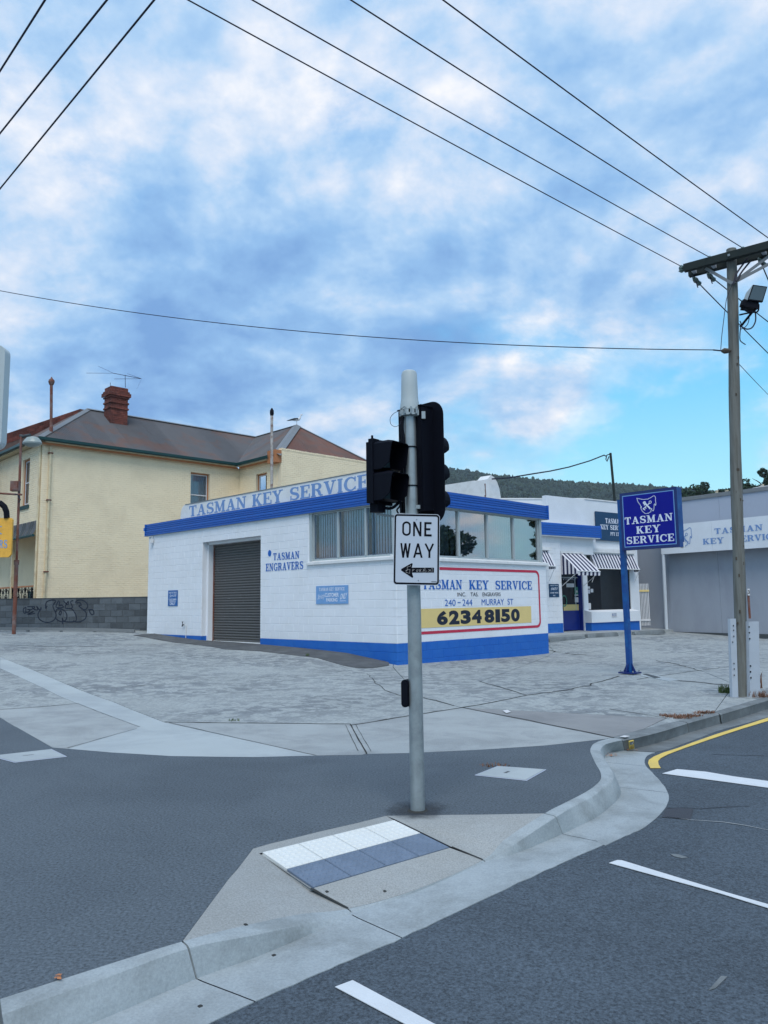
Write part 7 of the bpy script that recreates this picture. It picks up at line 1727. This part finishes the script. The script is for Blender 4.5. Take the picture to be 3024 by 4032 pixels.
# pebbles and gum spots
spots = [((1335, 1152), 'dark gum spot just below the left end of the blue grey tiles'), ((1571, 1150), 'dark gum spot on the ramp apron below the middle of the blue grey tiles'), ((1003, 1287), 'dark gum spot on top of the tapering kerb left of the ramp'), ((1118, 1412), 'dark gum spot in the gutter below the tapering kerb'), ((817, 1620), 'dark gum spot in the gutter nearest the camera')]
bpy.context.view_layer.update(); _dg = bpy.context.evaluated_depsgraph_get()
for q, lb in spots:
    d_ = ray(*z6(*q)); ok, hp, hn, *_ = S.ray_cast(_dg, O, d_)
    if not ok: continue
    m_ = MB(); a_ = hn.orthogonal().normalized(); b_ = hn.cross(a_)
    m_.prism([hp+hn*.0025+(a_*math.cos(t*.785)+b_*math.sin(t*.785))*.011*(1+.2*math.sin(t*3)) for t in range(8)], -hn*.004); m_.build('gum_spot', 'joint', None, label=lb, cat='gum', group='dark gum spots on the concrete', base=hp)
# litter
mb = MB(); c = G(*zH(545, 430), -.12); 
p4 = [G(*zH(*q)) for q in ((322, 352), (365, 343), (412, 348), (370, 358))]
mb.prism([p+Vector((0, 0, .012)) for p in p4], Vector((0, 0, -.004))); mb.build('paper_scrap', 'poster_w', None, label='flat white scrap of card lying on the kerb joint', cat='litter', base=p4[0])
p4 = [Gh(*z7(*q)) for q in ((592, 410), (612, 407), (624, 415), (606, 420))]
mb = MB(); mb.prism([p+Vector((0, 0, .014)) for p in p4], Vector((0, 0, -.004))); mb.build('paper_scrap', 'poster_w', None, label='small white paper scrap on the concrete right of the signal pole', cat='litter', base=p4[0])
# yellow kerb tag
k0, k1, k2, k3 = [G(*zH(*q), z) for q, z in (((398, 382), -.015), ((440, 372), -.015), ((446, 446), -.135), ((401, 456), -.135))]
nn = (k1-k0).cross(k3-k0).normalized(); nn = nn if nn.y < 0 else -nn
kt = thing('kerb_tag', k3, 'square yellow marker plate on the face of the old kerb', 'marker')
mb = MB(); mb.prism([p+nn*.014 for p in (k0, k1, k2, k3)], -nn*.01); mb.build('plate', 'liney', kt)
mb = MB(); cm = lambda u, v: (k0.lerp(k1, u)).lerp(k3.lerp(k2, u), v)+nn*.016
mb.face([cm(.1, .08), cm(.9, .08), cm(.9, .42), cm(.1, .42)]); mb.build('label', 'flash', kt, norm=False)
mb = MB(); mb.face([cm(.45, .30)+nn*.001, cm(.8, .12)+nn*.001, cm(.85, .18)+nn*.001, cm(.55, .38)+nn*.001]); mb.build('arrow_mark', 'poster_w', kt, norm=False)
for v in (.55, .70, .85):
    mb = MB(); mb.face([cm(.15, v)+nn*.001, cm(.8, v)+nn*.001, cm(.8, v+.05)+nn*.001, cm(.15, v+.05)+nn*.001]); mb.build('text_row', 'fasciabrown', kt, norm=False)
# pit covers
def pit(q, f, m, label):
    ps = [f(*p) for p in q]; t = thing('pit_cover', ps[0], label, 'pit cover'); c = sum(ps, Vector())/4
    mb = MB(); inner = [p+(c-p)*.035 for p in ps]
    mb.quadgrid([[p+(p-c)*.01+Vector((0, 0, .003)) for p in ps]+[ps[0]+(ps[0]-c)*.01+Vector((0, 0, .003))], [p+Vector((0, 0, .007)) for p in ps]+[ps[0]+Vector((0, 0, .007))], [p+Vector((0, 0, .007)) for p in inner]+[inner[0]+Vector((0, 0, .007))], [p-Vector((0, 0, .01)) for p in inner]+[inner[0]-Vector((0, 0, .01))]]); mb.build('frame', 'greyfascia', t)
    mb = MB(); lid = [p+(c-p)*.05 for p in ps]; mb.prism([p+Vector((0, 0, .009)) for p in lid], Vector((0, 0, -.02))); mb.build('lid', m, t)
    mb = MB()
    for k in range(4):
        a = lid[0].lerp(lid[3], .42+.0*k).lerp(lid[1].lerp(lid[2], .42), .40+.05*k)+Vector((0, 0, .0095))
        mb.cbox(a, .03, .03, .001)
    mb.build('lid_marks', 'flash', t); return t
g6 = lambda x, y: G(*z6(x, y)); g7 = lambda x, y: G(*z7(x, y))
pit(((-40, 600), (210, 572), (272, 602), (60, 626)), g6, 'strip', 'pale concrete pit cover set in the asphalt at the left edge')
pit(((480, 668), (572, 632), (766, 646), (688, 690)), g7, 'strip', 'light grey pit cover in the asphalt right of the signal pole')

# thin air between here and the far hill
mb = MB(); mb.box((-1300, -1300, -1.6), Vector((2600, 0, 0)), Vector((0, 2600, 0)), Vector((0, 0, 212)))
hzm = bpy.data.materials.new('thin_haze'); hzm.use_nodes = True; hn = hzm.node_tree; hn.nodes.clear(); pv_ = hn.nodes.new('ShaderNodeVolumePrincipled'); pv_.inputs['Color'].default_value = (.80, .90, 1, 1); pv_.inputs['Density'].default_value = .00015; ho_ = hn.nodes.new('ShaderNodeOutputMaterial'); hn.links.new(pv_.outputs[0], ho_.inputs['Volume'])
mb.build('haze', hzm, None, kind='stuff', label='thin bluish air in front of the distant wooded hill', cat='haze')

# dark stain round the signal pole foot, its fade painted as contact shade too
sm_ = bpy.data.materials.new('stain_contact_shade'); sm_.use_nodes = True; q = sm_.node_tree; b = q.nodes['Principled BSDF']; b.inputs['Base Color'].default_value = (.035, .042, .05, 1); b.inputs['Roughness'].default_value = .85
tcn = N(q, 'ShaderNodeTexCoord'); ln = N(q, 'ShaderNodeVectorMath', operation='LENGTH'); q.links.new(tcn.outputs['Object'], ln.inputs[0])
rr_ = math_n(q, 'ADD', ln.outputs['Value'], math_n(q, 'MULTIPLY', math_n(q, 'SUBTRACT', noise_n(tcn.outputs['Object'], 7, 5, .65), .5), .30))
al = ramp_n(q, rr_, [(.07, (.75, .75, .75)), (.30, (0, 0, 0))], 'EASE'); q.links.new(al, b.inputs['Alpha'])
mb = MB(); mb.face([PB+Vector((.40*math.cos(t*.3927), .40*math.sin(t*.3927)+.02, .0045)) for t in range(16)]); mb.build('stain_contact_shade', sm_, None, kind='structure', base=PB+Vector((0, .02, .0045)))
